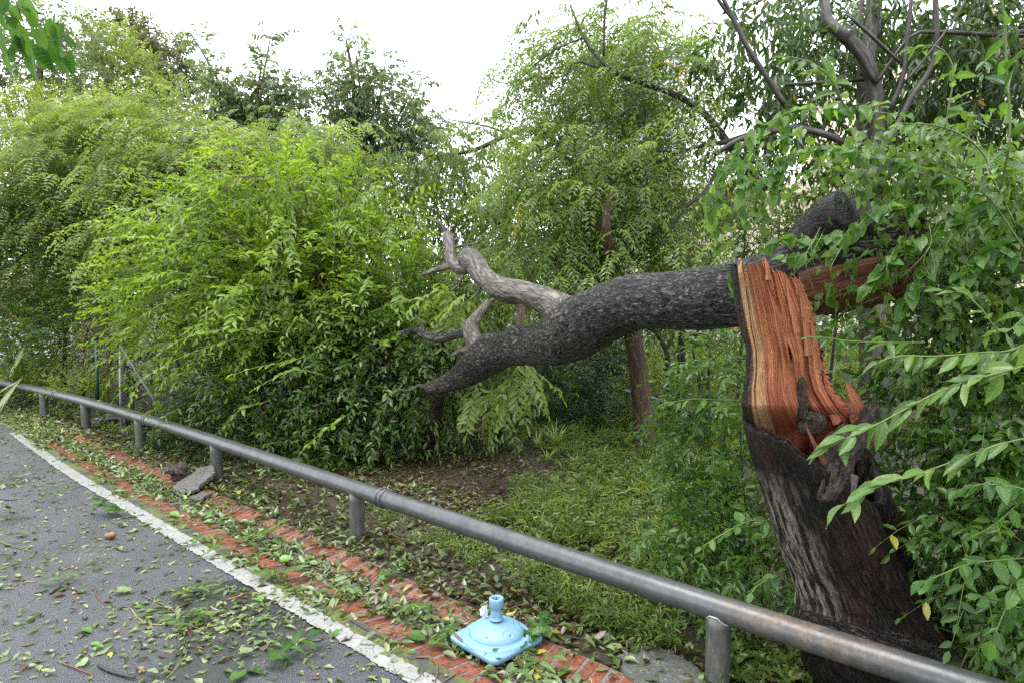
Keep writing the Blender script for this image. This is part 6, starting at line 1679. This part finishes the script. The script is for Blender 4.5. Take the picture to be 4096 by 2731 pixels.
for (px, py, n, ln, lab) in ((2225, 1790, 22, 0.42, 'tallest pale striped grass tuft standing up in the clearing'), (2150, 1800, 14, 0.3, 'small striped grass tuft left of the tallest one in the clearing'), (2190, 1850, 16, 0.26, 'low striped grass tuft in front of the tallest one in the clearing'), (2400, 1850, 18, 0.3, 'striped grass tuft just left of the foot of the brown trunk'), (2640, 1850, 18, 0.3, 'striped grass tuft just right of the foot of the brown trunk'),
                             (2760, 1900, 18, 0.3, 'striped grass tuft near the leafy bush beyond the clearing'), (2740, 2020, 16, 0.34, 'long bladed grass tuft beside the leafy bush'), (2550, 1900, 14, 0.25, 'small striped tuft in front of the brown trunk'), (2300, 1880, 14, 0.25, 'spreading striped tuft at the bare soil edge')):
    tuft(px, py, n, ln, lab)

# ------------------------------------------------------------------ fallen leaves
L_LITTER = leaf_mat('fallen leaf litter', (0.06, 0.03, 0.014), (0.075, 0.125, 0.03), (0.24, 0.29, 0.13), (0.42, 0.36, 0.06), 0.2, 0.22, 0.6)
L_DEAD = leaf_mat('dead leaf litter', (0.018, 0.011, 0.007), (0.075, 0.042, 0.020), (0.17, 0.095, 0.045), (0.30, 0.20, 0.10), 0.15, 0.35)


def litter(name, label, cat, mat, pts, ln, asp, lift, tilt, tint, tpl='leaf', frag=0.0):
    n = len(pts); a = rng.uniform(0, 2 * math.pi, n)
    L = norm(np.column_stack([np.cos(a), np.sin(a), rng.normal(size=n) * tilt]))
    Nn = norm(np.column_stack([rng.normal(size=(n, 2)) * tilt, np.where(rng.uniform(size=n) < 0.7, 1.0, -1.0)]))
    ff = Foliage(); ff.leaves(pts + np.column_stack([np.zeros((n, 2)), rng.uniform(0.002, lift, n)]), L, Nn, ln, asp * ln, tint, tpl)
    TOTAL[0] += ff.tris()
    t = thing(name, label, cat, (0, 5, 0), kind='stuff'); ff.build(t, mat, M_TWIG, 'leaves')


def band(n, o0, o1, u0=None, u1=None, thr=-9, seed=1, scale=2.2):
    """Points along the rail: o metres towards the road, denser near the camera."""
    u0 = U0 - 1 if u0 is None else u0; u1 = float(u_of(1.9, 2.6)) if u1 is None else u1
    u = u0 + (u1 - u0) * rng.uniform(0, 1, n) ** 0.9; o = rng.uniform(o0, o1, n)
    x, y = along(u, o); z = np.interp(o, GZ_O, GZ_Z)
    p = np.column_stack([x, y, z])
    if thr > -9:
        v = np.array([noise.noise(Vector((a * scale, c * scale, seed))) for a, c in zip(x, y)]); p = p[v > thr]
    return p


def tints(n, mean=0.55, sd=0.2, yellow=0.008, brown=0.08):
    t = np.clip(rng.normal(size=n) * sd + mean, 0.2, 0.93); u = rng.uniform(size=n)
    t[u < brown] = rng.uniform(0, 0.12, (u < brown).sum()); t[u > 1 - yellow] = 1.0
    return t


P1 = np.vstack([band(4200, 0.42, 0.67), band(3000, 0.22, 0.86, thr=0.16, seed=4), band(500, 0.2, 0.9), band(1300, 0.80, 0.96, thr=0.05, seed=12), band(2400, 0.3, 0.85, u0=U0 - 1, u1=U0 + 4.5)])
n = len(P1); litter('gutter_litter', 'drift of torn green leaves filling the brick gutter', 'leaf litter', L_LITTER, P1, rng.uniform(0.035, 0.095, n), rng.uniform(0.3, 0.6, n), 0.03, 0.35, tints(n, 0.58, 0.2))
P2 = np.vstack([band(7500, -1.4, 0.26), band(4200, -3.2, -0.6), band(2200, -0.2, 0.3)])
n = len(P2); litter('verge_litter', 'wet green and brown leaves strewn on the soil behind the rail', 'leaf litter', L_LITTER, P2, rng.uniform(0.035, 0.095, n), rng.uniform(0.3, 0.65, n), 0.03, 0.3, tints(n, 0.48, 0.2, 0.012, 0.3))
P3 = np.vstack([band(4500, -4.0, 0.24), np.column_stack([xy_px(2500, [(1500, 1800), (2100, 1830), (2300, 2150), (1900, 2080), (1400, 1950)]), np.zeros(2500)])])
n = len(P3); litter('dead_leaves', 'brown dead leaves mixed into the bare soil of the clearing', 'leaf litter', L_DEAD, P3, rng.uniform(0.025, 0.07, n), rng.uniform(0.3, 0.6, n), 0.02, 0.25, np.clip(rng.normal(size=n) * 0.25 + 0.45, 0, 1))
# scraps on the road
P4 = np.vstack([band(4200, 0.95, 5.5, U0 - 3), band(3200, 0.95, 3.0), band(5200, 0.95, 4, thr=0.16, seed=31, scale=1.6), band(2600, 1.0, 3.2, thr=0.05, seed=77, scale=0.9)])
_q = rng.normal(size=(520, 2)) * np.array([0.42, 0.30]) + np.array([-1.75, 4.0])
P4 = np.vstack([P4, np.column_stack([_q, np.full(520, 0.004)])])
P4[:, 2] = 0.004
n = len(P4); litter('road_litter', 'small torn scraps of leaf sprinkled over the wet asphalt', 'leaf litter', L_LITTER, P4, np.where(np.arange(n) >= n - 520, rng.uniform(0.03, 0.085, n), 0.012 + 0.07 * rng.uniform(0, 1, n) ** 2.4), rng.uniform(0.25, 0.6, n), 0.007, 0.14, tints(n, 0.62, 0.22, 0.006, 0.15), 'diamond')

# twig scraps: too small to pick apart
f = Foliage()
p = np.vstack([band(500, 0.3, 5.0, U0 - 2), band(500, -1.5, 0.5)]); n = len(p); a = rng.uniform(0, 2 * math.pi, n)
f.twigs(p + np.array([0, 0, 0.007]), np.column_stack([np.cos(a), np.sin(a), np.zeros(n)]), rng.uniform(0.03, 0.14, n), 0.0, 0.0022)
t = thing('twig_litter', 'thin broken twig scraps scattered over road and verge', 'twig litter', (0, 5, 0), kind='stuff'); f.build(t, M_TWIG, M_TWIG, 'scraps', 'scraps')

# ---- leaves one can tell apart
FL_COL = {'deep green': ((0.02, 0.07, 0.01), (0.03, 0.10, 0.015), (0.05, 0.13, 0.02)), 'fresh green': ((0.06, 0.15, 0.02), (0.09, 0.20, 0.03), (0.12, 0.24, 0.04)), 'pale green': ((0.15, 0.22, 0.09), (0.20, 0.27, 0.12), (0.25, 0.32, 0.16)),
          'yellow': ((0.35, 0.30, 0.05), (0.42, 0.36, 0.07), (0.48, 0.42, 0.12)), 'brown': ((0.08, 0.035, 0.015), (0.13, 0.06, 0.028), (0.18, 0.09, 0.045))}
FL_MAT = {k: big_leaf('fallen ' + k + ' leaf', *v, trans=0.2, rough=0.22, under=0.2) for k, v in FL_COL.items()}
FL_MESH = {(k, s): [leaf_mesh(sh, c, fo, 90 + i, FL_MAT[k], 0.03, 0.15) for i, (c, fo) in enumerate(((0.03, 0.08), (0.10, 0.2), (-0.08, 0.12)))] for k in FL_COL for s, sh in (('lance-shaped', 'lance'), ('oval', 'oval'), ('heart-shaped', 'heart'))}
_fr = random.Random(2024)
_near = [('beside the blue parasol base', PB[0], PB[1], 0.42), ('by the flat concrete slab', 0.75, 3.55, 0.35), ('by the tilted concrete slab', *gp(770, 1930)[:2], 0.5), ('near the collared rail joint', *along(joints[2], 0.3), 0.7), ('by mid gutter', *along(u_of(-2.2, 6.1), 0.5), 0.9), ('far along', *along(u_of(-4.2, 7.9), 0.5), 1.6)]
_seen = {}


def fallen_leaf(x, y, z, zone, ln=None, col=None, shape=None, tilt=0.18, face=None):
    col = col or _fr.choices(list(FL_COL), (3, 4, 3.6, 0.25, 0.7))[0]
    shape = shape or _fr.choices(('lance-shaped', 'oval', 'heart-shaped'), (3, 3, 1.2))[0]
    ln = ln or _fr.uniform(0.045, 0.10)
    me = _fr.choice(FL_MESH[(col, shape)])
    o = bpy.data.objects.new('fallen_leaf', me); COL.objects.link(o)
    o.location = (x, y, z)
    o.rotation_euler = (_fr.gauss(0, tilt), _fr.gauss(0, tilt), _fr.uniform(0, 2 * math.pi))
    o.scale = (ln * _fr.uniform(0.9, 1.15), ln, ln)
    size = 'small' if ln < 0.06 else 'large' if ln > 0.085 else 'middling'
    where = zone
    for nm, a, c, r in _near:
        if math.hypot(x - a, y - c) < r: where = zone + ' ' + nm; break
    else:
        if zone == 'on the wet asphalt':
            where = zone + (' near the edge line' if x > -1.9 * (y / 4.6) else ' in the puddle' if (-1.9 < x < -0.9 and 3.3 < y < 4.6) else ' at the bottom left' if y < 4.2 else ' farther up the road' if y > 6 else ' in mid road')
    tag(o, f'{size} {col} {shape} leaf lying {where}', 'leaf', 'fallen leaves ' + zone)
    return o


def road_pt(px, py): 
    g = gp(px, py, 0.004); return g[0], g[1]


# a few placed where the photo shows them most clearly
for (px, py, ln, col, sh) in ((2150, 2640, 0.15, 'pale green', 'oval'), (1640, 2540, 0.13, 'deep green', 'heart-shaped'), (1020, 2590, 0.09, 'pale green', 'oval'), (962, 2617, 0.07, 'pale green', 'heart-shaped'), (165, 2690, 0.10, 'pale green', 'lance-shaped'), (110, 2540, 0.09, 'fresh green', 'lance-shaped'),
                              (470, 2370, 0.10, 'pale green', 'heart-shaped'), (770, 2385, 0.09, 'pale green', 'oval'), (100, 2145, 0.10, 'deep green', 'heart-shaped'), (220, 1930, 0.09, 'deep green', 'oval'), (40, 1900, 0.10, 'deep green', 'lance-shaped'), (980, 2690, 0.13, 'fresh green', 'oval'), (1040, 2700, 0.12, 'deep green', 'oval'),
                              (680, 2062, 0.10, 'fresh green', 'heart-shaped'), (350, 1735, 0.13, 'fresh green', 'heart-shaped'), (1240, 2460, 0.09, 'deep green', 'lance-shaped'), (1340, 2490, 0.08, 'fresh green', 'lance-shaped'), (1350, 2525, 0.09, 'fresh green', 'lance-shaped'), (2200, 2570, 0.09, 'pale green', 'oval'), (2100, 2720, 0.10, 'pale green', 'oval'), (2210, 2700, 0.12, 'fresh green', 'oval'),
                              (1930, 2690, 0.11, 'pale green', 'lance-shaped'), (1950, 2700, 0.10, 'fresh green', 'lance-shaped'), (2190, 2610, 0.08, 'yellow', 'oval'), (2150, 2670, 0.10, 'yellow', 'oval'), (2080, 2370, 0.09, 'yellow', 'heart-shaped'), (1520, 2230, 0.08, 'fresh green', 'heart-shaped'), (1607, 2265, 0.10, 'pale green', 'oval'), (590, 2690, 0.09, 'pale green', 'lance-shaped')):
    x, y = road_pt(px, py); i = int(np.argmin((RL[:, 0] - x) ** 2 + (RL[:, 1] - y) ** 2)); o_ = float(np.dot(np.array([x, y]) - RL[i], RN[i]))
    zone = 'on the wet asphalt' if o_ > 1.05 else 'on the white line' if o_ > 0.93 else 'on the bricks' if (0.63 < o_ < 0.83 or 0.25 < o_ < 0.45) else 'in the gutter' if o_ > 0.25 else 'on the soil'
    fallen_leaf(x, y, gz(o_) + 0.018, zone, ln, col, sh, 0.08)
for _ in range(125):
    u = _fr.uniform(U0 + 3.5, u_of(0.2, 4.1)); o_ = 1.06 + abs(_fr.gauss(0, 1.3)); x, y = along(u, o_)
    if y < 3.25: continue
    fallen_leaf(x, y, 0.010, 'on the wet asphalt', _fr.uniform(0.04, 0.10), tilt=0.1)
for _ in range(95):
    u = _fr.uniform(U0 + 3, u_of(1.0, 3.3)); o_ = _fr.gauss(0.54, 0.09); x, y = along(u, o_)
    if y < 3.25 or math.hypot(x - PB[0], y - PB[1]) < 0.25: continue
    fallen_leaf(x, y, gz(o_) + _fr.uniform(0.015, 0.04), 'in the gutter' if 0.44 < o_ < 0.64 else 'on the bricks', _fr.uniform(0.05, 0.105), tilt=0.35)
for _ in range(60):
    u = _fr.uniform(U0 + 4, u_of(1.1, 3.3)); o_ = _fr.uniform(-1.2, 0.22); x, y = along(u, o_)
    fallen_leaf(x, y, 0.02 + _fr.uniform(0.0, 0.03), 'on the soil', _fr.uniform(0.05, 0.095), tilt=0.3)
# leaves lying on the parasol base
for (dx, dy, z, ln, col) in ((-0.02, -0.19, 0.058, 0.045, 'deep green'), (-0.06, -0.215, 0.044, 0.05, 'deep green'), (0.20, -0.02, 0.055, 0.08, 'deep green'), (0.14, -0.15, 0.05, 0.10, 'deep green'), (0.0, -0.245, 0.044, 0.045, 'fresh green')):
    o = fallen_leaf(PB[0] + dx, PB[1] + dy, z, 'on the foot of the parasol base', ln, col, 'oval', 0.3)
    o['label'] = f'{"small" if ln < .06 else "large"} {col} leaf stuck on the blue parasol base' + (' at its right corner' if dx > .16 else ' below the right corner' if dx > .1 else ' nearer the left' if dx < -.04 else ' near the front corner'); o['group'] = 'leaves stuck on the parasol base'
b = N('speckled brown pod'); M_POD = b.done(b.bsdf(b.ramp(b.noise(b.pos(), 160, 4), [(0.35, (0.09, 0.03, 0.018)), (0.65, (0.30, 0.14, 0.09))]), 0.45))
V, F = [], []
for i in range(13):
    s = i / 12; w = 0.011 * math.sin(math.pi * min(0.97, max(0.03, s))) ** 0.6
    for q, dz in ((-1, 0), (0, 0.004), (1, 0), (0, -0.002)): V.append((PB[0] - 0.248 + 0.06 * s + w * q * 0.8, PB[1] + 0.03 - 0.11 * s + w * q * 0.5, PB[2] + 0.039 + 0.012 * math.sin(math.pi * s) * 0 + dz))
for i in range(12):
    for j in range(4): F.append((i * 4 + j, i * 4 + (j + 1) % 4, i * 4 + 4 + (j + 1) % 4, i * 4 + 4 + j))
tag(link('seed_pod', mesh_py(V, F, True), None, M_POD), 'flat brown seed pod lying on the left corner of the parasol base', 'seed pod')

# ---- sticks and twigs
STK = [([(395, 2668), (450, 2695), (540, 2718)], 14, 'dark', 'thick bark-covered stick lying at the bottom left of the road'), ([(247, 2655), (300, 2675), (375, 2705)], 7, 'red', 'thin reddish stick crossing above the thick stick at the bottom left'), ([(138, 2377), (165, 2372), (194, 2364)], 8, 'dark', 'short stout dark stick lying left of the other stout one'),
       ([(199, 2378), (225, 2362), (248, 2350)], 9, 'dark', 'short stout dark stick with pale end below the forked twig'), ([(235, 2345), (265, 2320), (310, 2300)], 3, 'dark', 'upper prong of a dark forked twig in mid road'), ([(236, 2346), (300, 2362), (360, 2378)], 3.5, 'dark', 'long thin dark twig pointing at the puddle'),
       ([(570, 2385), (640, 2415), (700, 2450), (712, 2500), (718, 2590)], 4.5, 'brown', 'long bent brown twig running through the puddle leaves'), ([(675, 2598), (790, 2588), (925, 2574)], 4, 'dark', 'straight dark stick lying across the foot of the bent brown twig'), ([(695, 2535), (750, 2520), (820, 2497)], 4.5, 'dark', 'dark stick crossing the bent brown twig above the straight one'),
       ([(378, 2348), (390, 2390), (432, 2430)], 4, 'red', 'curved reddish twig left of the puddle'), ([(523, 2435), (560, 2480), (610, 2500), (690, 2498)], 4, 'yellow', 'yellowish curved twig in the puddle'), ([(665, 2715), (700, 2680), (740, 2630), (748, 2600)], 3, 'yellow', 'yellowish green twig near the bottom of the road'),
       ([(0, 2170), (60, 2190), (140, 2212)], 4, 'brown', 'thin brown twig at the left edge of the road'), ([(0, 1999), (40, 2002), (72, 2000)], 5, 'dark', 'dark broken twig at the left edge farther up the road'), ([(485, 2075), (530, 2068), (580, 2062)], 5, 'dark', 'dark stalk of the leafy sprig lying beside the white line'),
       ([(910, 2400), (950, 2388), (990, 2372)], 5, 'orange', 'straw-coloured orange blade lying near the edge line'), ([(820, 2455), (840, 2430), (890, 2400)], 4, 'brown', 'brown curled twig just left of the orange blade'), ([(96, 2330), (125, 2329), (153, 2326)], 4, 'orange', 'pair of pale reddish straws lying in mid road'),
       ([(1125, 2240), (1150, 2200), (1200, 2160), (1300, 2118)], 6, 'brown', 'brown forked twig rising from the brick gutter'), ([(1130, 2255), (1200, 2215), (1290, 2180), (1366, 2150)], 6, 'brown', 'lower brown twig of the pair lying over the gutter leaves'), ([(1022, 2280), (1100, 2267), (1180, 2272), (1290, 2285), (1395, 2310)], 5, 'dark', 'dark curved twig lying over the gutter bricks'),
       ([(1400, 2485), (1460, 2520), (1530, 2555), (1600, 2590)], 6, 'dark', 'long dark twig lying in the joint between asphalt edge and bricks'), ([(1665, 2634), (1720, 2640), (1748, 2670), (1745, 2720), (1730, 2760)], 9, 'brown', 'bent brown stick hooked over the mossy edge near the parasol base'), ([(1740, 2750), (1800, 2715), (1840, 2690)], 8, 'brown', 'stout brown stick at the bottom beside the hooked one'),
       ([(2250, 2555), (2350, 2570), (2480, 2575), (2560, 2555), (2700, 2552)], 6, 'dark', 'long dark twig lying behind the flat concrete slab'), ([(2640, 2556), (2625, 2580), (2620, 2605)], 4, 'dark', 'short dark side twig resting on the flat concrete slab'), ([(0, 1692), (30, 1700), (80, 1715)], 4, 'orange', 'pale bent stalk at the left edge beside the gutter'),
       ([(1790, 1915), (1900, 1880), (2000, 1860)], 6, 'brown', 'thin branch lying across the back of the clearing'), ([(1500, 2110), (1600, 2160), (1700, 2200)], 5, 'brown', 'brown twig on the soil behind the rail joint'), ([(1210, 2210), (1290, 2250), (1440, 2380)], 3, 'yellow', 'pale green stalk among the gutter leaves'), ([(1510, 2440), (1600, 2400), (1640, 2388)], 4.5, 'dark', 'short dark twig between the two brick strips')]
STM = {}
for k, c in (('dark', (0.022, 0.016, 0.014)), ('red', (0.13, 0.045, 0.028)), ('brown', (0.12, 0.07, 0.04)), ('yellow', (0.28, 0.24, 0.07)), ('orange', (0.36, 0.16, 0.05))):
    b = N(k + ' stick'); nz = b.noise(b.pos(), 70, 5, 0.7)
    STM[k] = b.done(b.bsdf(b.mix(nz, tuple(q * 0.6 for q in c), tuple(q * 1.5 for q in c)), 0.4, 0.5, 0, b.bump(nz, 0.6, 0.004)))
for rows, w, k, lab in STK:
    P = []
    for a, c in rows:
        g = gp(a, c, 0.0); i = int(np.argmin((RL[:, 0] - g[0]) ** 2 + (RL[:, 1] - g[1]) ** 2)); o_ = float(np.dot(g[:2] - RL[i], RN[i])); r = w / 2 * g[1] / FPX
        P.append([g[0], g[1], gz(o_) + r * 0.9 + 0.012 * (o_ < 0.85), r])
    P[-1][3] *= 0.6
    tag(tube_obj('stick', P, STM[k], None, seg=8, step=0.03, disp=0.15, freq=30), lab, 'stick', 'sticks and twigs on the ground')
_twig_n = 0
for _ in range(14):
    u = _fr.uniform(U0 + 4, u_of(-0.3, 4.6)); o_ = 1.1 + abs(_fr.gauss(0, 1.1)); x, y = along(u, o_)
    if y < 3.3: continue
    a = _fr.uniform(-0.5, 0.7); l = _fr.uniform(0.06, 0.17); k = _fr.choice(('dark', 'red', 'brown'))
    P = [[x + math.cos(a) * l * s, y + math.sin(a) * l * s + 0.02 * math.sin(s * 3), 0.006, 0.0028] for s in (0, .5, 1)]
    tag(tube_obj('stick', P, STM[k], None, seg=6, step=0.03, disp=0.1), f'thin {dict(dark="black", red="reddish", brown="brown")[k]} broken twig lying {"far up the road" if y > 6.2 else "in mid road" if y > 4.6 else "near the bottom of the road"}', 'stick', 'sticks and twigs on the ground')

# ---- berries and the fruit
b = N('ochre berry'); M_BERRY = b.done(b.bsdf(b.ramp(b.n('ShaderNodeObjectInfo').outputs['Random'], [(0.0, (0.20, 0.07, 0.03)), (0.5, (0.42, 0.22, 0.07)), (1.0, (0.55, 0.36, 0.14))]), 0.3))
bm = bmesh.new(); bmesh.ops.create_icosphere(bm, subdivisions=2, radius=1)
for v in bm.verts: v.co.z *= 0.9; v.co *= 1 + 0.05 * noise.noise(v.co * 2)
ME_B = bpy.data.meshes.new('berry'); bm.to_mesh(ME_B); bm.free(); ME_B.materials.append(M_BERRY); ME_B.polygons.foreach_set('use_smooth', [True] * len(ME_B.polygons))
BER = [(244, 2249, 'on its own high in mid road'), (290, 2268, 'left of two dark twigs in mid road'), (307, 2275, 'touching a reddish twig in mid road'), (40, 2340, 'at the left edge of the road'), (293, 2355, 'by the forked dark twig'), (295, 2373, 'just under the forked dark twig'), (313, 2395, 'below the forked dark twig, the elongated one'), (262, 2485, 'alone in the open lower road'),
       (463, 2530, 'on a bare patch left of the puddle'), (521, 2475, 'at the left rim of the puddle'), (735, 2356, 'on the pale leaf beyond the puddle'), (340, 2611, 'in the open lower road left of the brown leaf'), (100, 2638, 'low on the left of the road'), (568, 2677, 'uppermost of the little heap near the bottom'), (576, 2687, 'rightmost of the little heap near the bottom'), (560, 2690, 'lowest of the little heap near the bottom'),
       (188, 2700, 'beside the thick stick at the bottom left'), (685, 2433, 'by the bent brown twig in the puddle'), (1220, 2368, 'at the edge of the bricks, highest'), (1300, 2412, 'the big one at the edge of the bricks'), (1422, 2478, 'on the dark twig by the bricks'), (1645, 2551, 'on the brick beside the dark heart-shaped leaf'), (1593, 2583, 'on the mossy edge by the bricks'), (1612, 2588, 'second on the mossy edge by the bricks'),
       (1711, 2706, 'near the hooked brown stick'), (1785, 2704, 'right of the hooked brown stick'), (1455, 2680, 'on the asphalt inside the white line'), (1272, 2700, 'beside the dark scrap low on the road'), (2140, 2444, 'on the soil behind the parasol base'), (2140, 2478, 'on the soil nearer the parasol base'), (2094, 2484, 'on the soil just right of the parasol neck'), (2170, 2490, 'on the soil by the thin dark twig')]
for px, py, lab in BER:
    x, y = road_pt(px, py); i = int(np.argmin((RL[:, 0] - x) ** 2 + (RL[:, 1] - y) ** 2)); o_ = float(np.dot(np.array([x, y]) - RL[i], RN[i]))
    r = _fr.uniform(0.0065, 0.0085)
    o = bpy.data.objects.new('berry', ME_B); COL.objects.link(o); o.location = (x, y, gz(o_) + r * 0.9 + (0.01 if o_ < 0.83 else 0)); o.scale = (r * _fr.uniform(1, 1.35), r, r); o.rotation_euler.z = _fr.uniform(0, 3)
    tag(o, 'small ochre berry ' + lab, 'berry', 'fallen berries')
g = gp(441, 2140, 0.03)
fr = thing('fruit_pod', 'large brown oval fruit lying on the asphalt in mid road', 'fruit', (g[0], g[1], 0))
bm = bmesh.new(); bmesh.ops.create_uvsphere(bm, u_segments=20, v_segments=12, radius=1)
for v in bm.verts: v.co = Vector((g[0] + v.co.x * 0.048, g[1] + v.co.y * 0.03, 0.03 + v.co.z * 0.03 + 0.006 * v.co.x)) * 1.0
b = N('brown fruit skin'); M_FRUIT = b.done(b.bsdf(b.ramp(b.noise(b.mapping(b.pos(), (4, 20, 20)), 6, 4), [(0.3, (0.10, 0.045, 0.022)), (0.7, (0.26, 0.14, 0.085))]), 0.4))
bm_obj('flesh', bm, M_FRUIT, fr, True)
tube_obj('stalk', [[g[0] - 0.005, g[1], 0.058, 0.007], [g[0] - 0.012, g[1], 0.072, 0.006], [g[0] - 0.02, g[1], 0.08, 0.002]], STM['brown'], fr, seg=7, step=0.01)


# ---- torn leafy sprigs lying on the road and gutter
def sprig(px, py, n, size, ang, label, kind='deep', lie=0.05):
    g = gp(px, py, 0.0); i = int(np.argmin((RL[:, 0] - g[0]) ** 2 + (RL[:, 1] - g[1]) ** 2)); o_ = float(np.dot(g[:2] - RL[i], RN[i])); z0 = gz(o_) + 0.012
    t = thing('leafy_sprig', label, 'sprig', (g[0], g[1], z0), 'torn leafy sprigs on the ground')
    a = math.radians(ang); dv = np.array([math.cos(a), math.sin(a), 0]); L = size * 2.6
    tube_obj('stalk', [[*(g[:2] + dv[:2] * L * s), z0 + lie * s * (1 - s * 0.5), 0.003 - 0.0015 * s] for s in (0, .35, .7, 1)], STM['brown'], t, seg=6, step=0.02)
    for k in range(n):
        s = 0.25 + 0.75 * k / max(1, n - 1); sg = 1 if k % 2 else -1
        aa = a + sg * math.radians(_fr.uniform(25, 75)) * (0.2 if k == n - 1 else 1)
        put_leaf(t, _fr.choice(LM[kind]), [g[0] + dv[0] * L * s, g[1] + dv[1] * L * s, z0 + lie * s + 0.004], [math.cos(aa), math.sin(aa), _fr.uniform(-0.1, 0.45)], [_fr.gauss(0, .3), _fr.gauss(0, .3), 1], size * _fr.uniform(0.75, 1.1))
for a in ((505, 2070, 13, 0.11, 165, 'large dark sprig with upturned leaves lying beside the white line', 'deepoval', 0.10), (700, 2185, 8, 0.09, 10, 'green sprig lying by the edge line above the puddle', 'deep', 0.05), (780, 2250, 8, 0.08, 60, 'fresh sprig with a curled tip at the upper rim of the puddle', 'weed', 0.08), (350, 2320, 7, 0.09, 200, 'dark sprig in mid road above the forked twig', 'deep', 0.03),
          (640, 2400, 9, 0.10, 20, 'broad leafed sprig floating in the puddle', 'weed', 0.03), (720, 2450, 9, 0.10, -30, 'sprig of pale leaves at the near rim of the puddle', 'weed', 0.03), (820, 2530, 9, 0.10, 160, 'feathery torn sprig near the bottom beyond the dark stick', 'weed', 0.03), (1000, 2690, 8, 0.12, 40, 'thick glossy sprig at the bottom of the road', 'deepoval', 0.06), (120, 2010, 7, 0.09, 30, 'dark sprig far up the road on the left', 'deep', 0.05), (60, 2220, 7, 0.1, 200, 'pale sprig with a long stalk at the left edge', 'weed', 0.03),
          (960, 2200, 10, 0.11, 35, 'upright bunch of fresh leaves in the gutter between the brick strips', 'weed', 0.14), (900, 2180, 9, 0.12, 20, 'long lance-leafed sprig lying across the gutter', 'weed', 0.06), (1000, 2330, 10, 0.11, 10, 'pale sprig draped over the bricks beside the edge line', 'weed', 0.05), (1180, 2330, 9, 0.10, 170, 'sprig of broad leaves on the gutter bricks', 'weed', 0.05), (1480, 2330, 9, 0.09, 30, 'dark curled sprig on the upper brick strip', 'deepoval', 0.08), (1490, 2380, 8, 0.10, 190, 'pale sprig in the gutter left of the parasol base', 'weed', 0.05),
          (1780, 2430, 12, 0.10, 215, 'sprig of thin yellow-green stalks above the parasol base', 'weed', 0.06), (1850, 2500, 8, 0.09, 30, 'dark sprig poking up just left of the parasol dome', 'deep', 0.08), (2060, 2640, 10, 0.12, 60, 'dark glossy sprig against the right corner of the parasol base', 'deepoval', 0.10), (2020, 2700, 8, 0.11, 20, 'pale sprig at the bottom right of the parasol base', 'weed', 0.05), (1680, 2600, 7, 0.075, 40, 'small sprig on the bricks left of the parasol base', 'deepoval', 0.05), (520, 1950, 9, 0.1, 0, 'sprig of dark leaves in the far gutter', 'deep', 0.08), (660, 1850, 9, 0.1, 30, 'bushy sprig in the far gutter before the tilted slab', 'weed', 0.12), (450, 1800, 8, 0.1, 170, 'pale sprig strewn across the far bricks', 'weed', 0.05)):
    sprig(*a)

# palm frond at the far left
M_PALM = leaf_mat('bleached palm frond', (0.30, 0.36, 0.20), (0.42, 0.48, 0.30), (0.5, 0.55, 0.38), None, 0.4, 0.5)
pf = thing('palm_frond', 'bleached fallen palm frond hanging over the far left end of the rail', 'palm frond', tuple(wp(60, 1530, 11.3)))
for (bx, by, tx, ty, d) in ((95, 1500, -10, 1640, 11.3), (40, 1520, 75, 1440, 11.5)):
    a, c = wp(bx, by, d), wp(tx, ty, d - 0.3); tube_obj('midrib', [list(a) + [0.012], list((a + c) / 2 + np.array([0, 0, 0.05])) + [0.009], list(c) + [0.004]], M_GTWIG, pf, seg=6, step=0.1)
    for k in range(18):
        s = k / 17; q = a + (c - a) * s + np.array([0, 0, 0.05 * math.sin(math.pi * s)]); dv = norm(norm(c - a) + np.array([0, -0.4, -0.6]) * (1 if k % 2 else -0.6) + rng.normal(size=3) * 0.1)
        sd = norm(np.cross(dv, [0.3, -1, 0.3])); L = 0.36
        V = [q - sd * 0.012, q + sd * 0.012, q + dv * L * 0.6 - sd * 0.010, q + dv * L * 0.6 + sd * 0.010, q + dv * L + np.array([0, 0, -0.04])]
        me = mesh_py(V, [(0, 1, 3, 2), (2, 3, 4)], True); at = me.attributes.new('tint', 'FLOAT', 'POINT'); at.data.foreach_set('value', [0.3 + 0.5 * _lr.random()] * 5); link('leaflet', me, pf, M_PALM)
b = N('red petal'); M_RED = b.done(b.bsdf((0.6, 0.015, 0.03), 0.4))
rot_lump('red_flower', 113, 1567, 11.6, 0.025, 0.03, 0.025, 3, M_RED, None, 0.5)
tag(bpy.data.objects['red_flower'], 'small bright red flower beside the far rail post', 'flower')
rot_lump('red_flower', 2952, 1312, 4.6, 0.02, 0.012, 0.02, 9, M_RED, None, 0.5)
tag(bpy.data.objects['red_flower.001'], 'tiny red flower just under the fallen trunk beside the heartwood', 'flower')
print('foliage triangles', TOTAL[0])
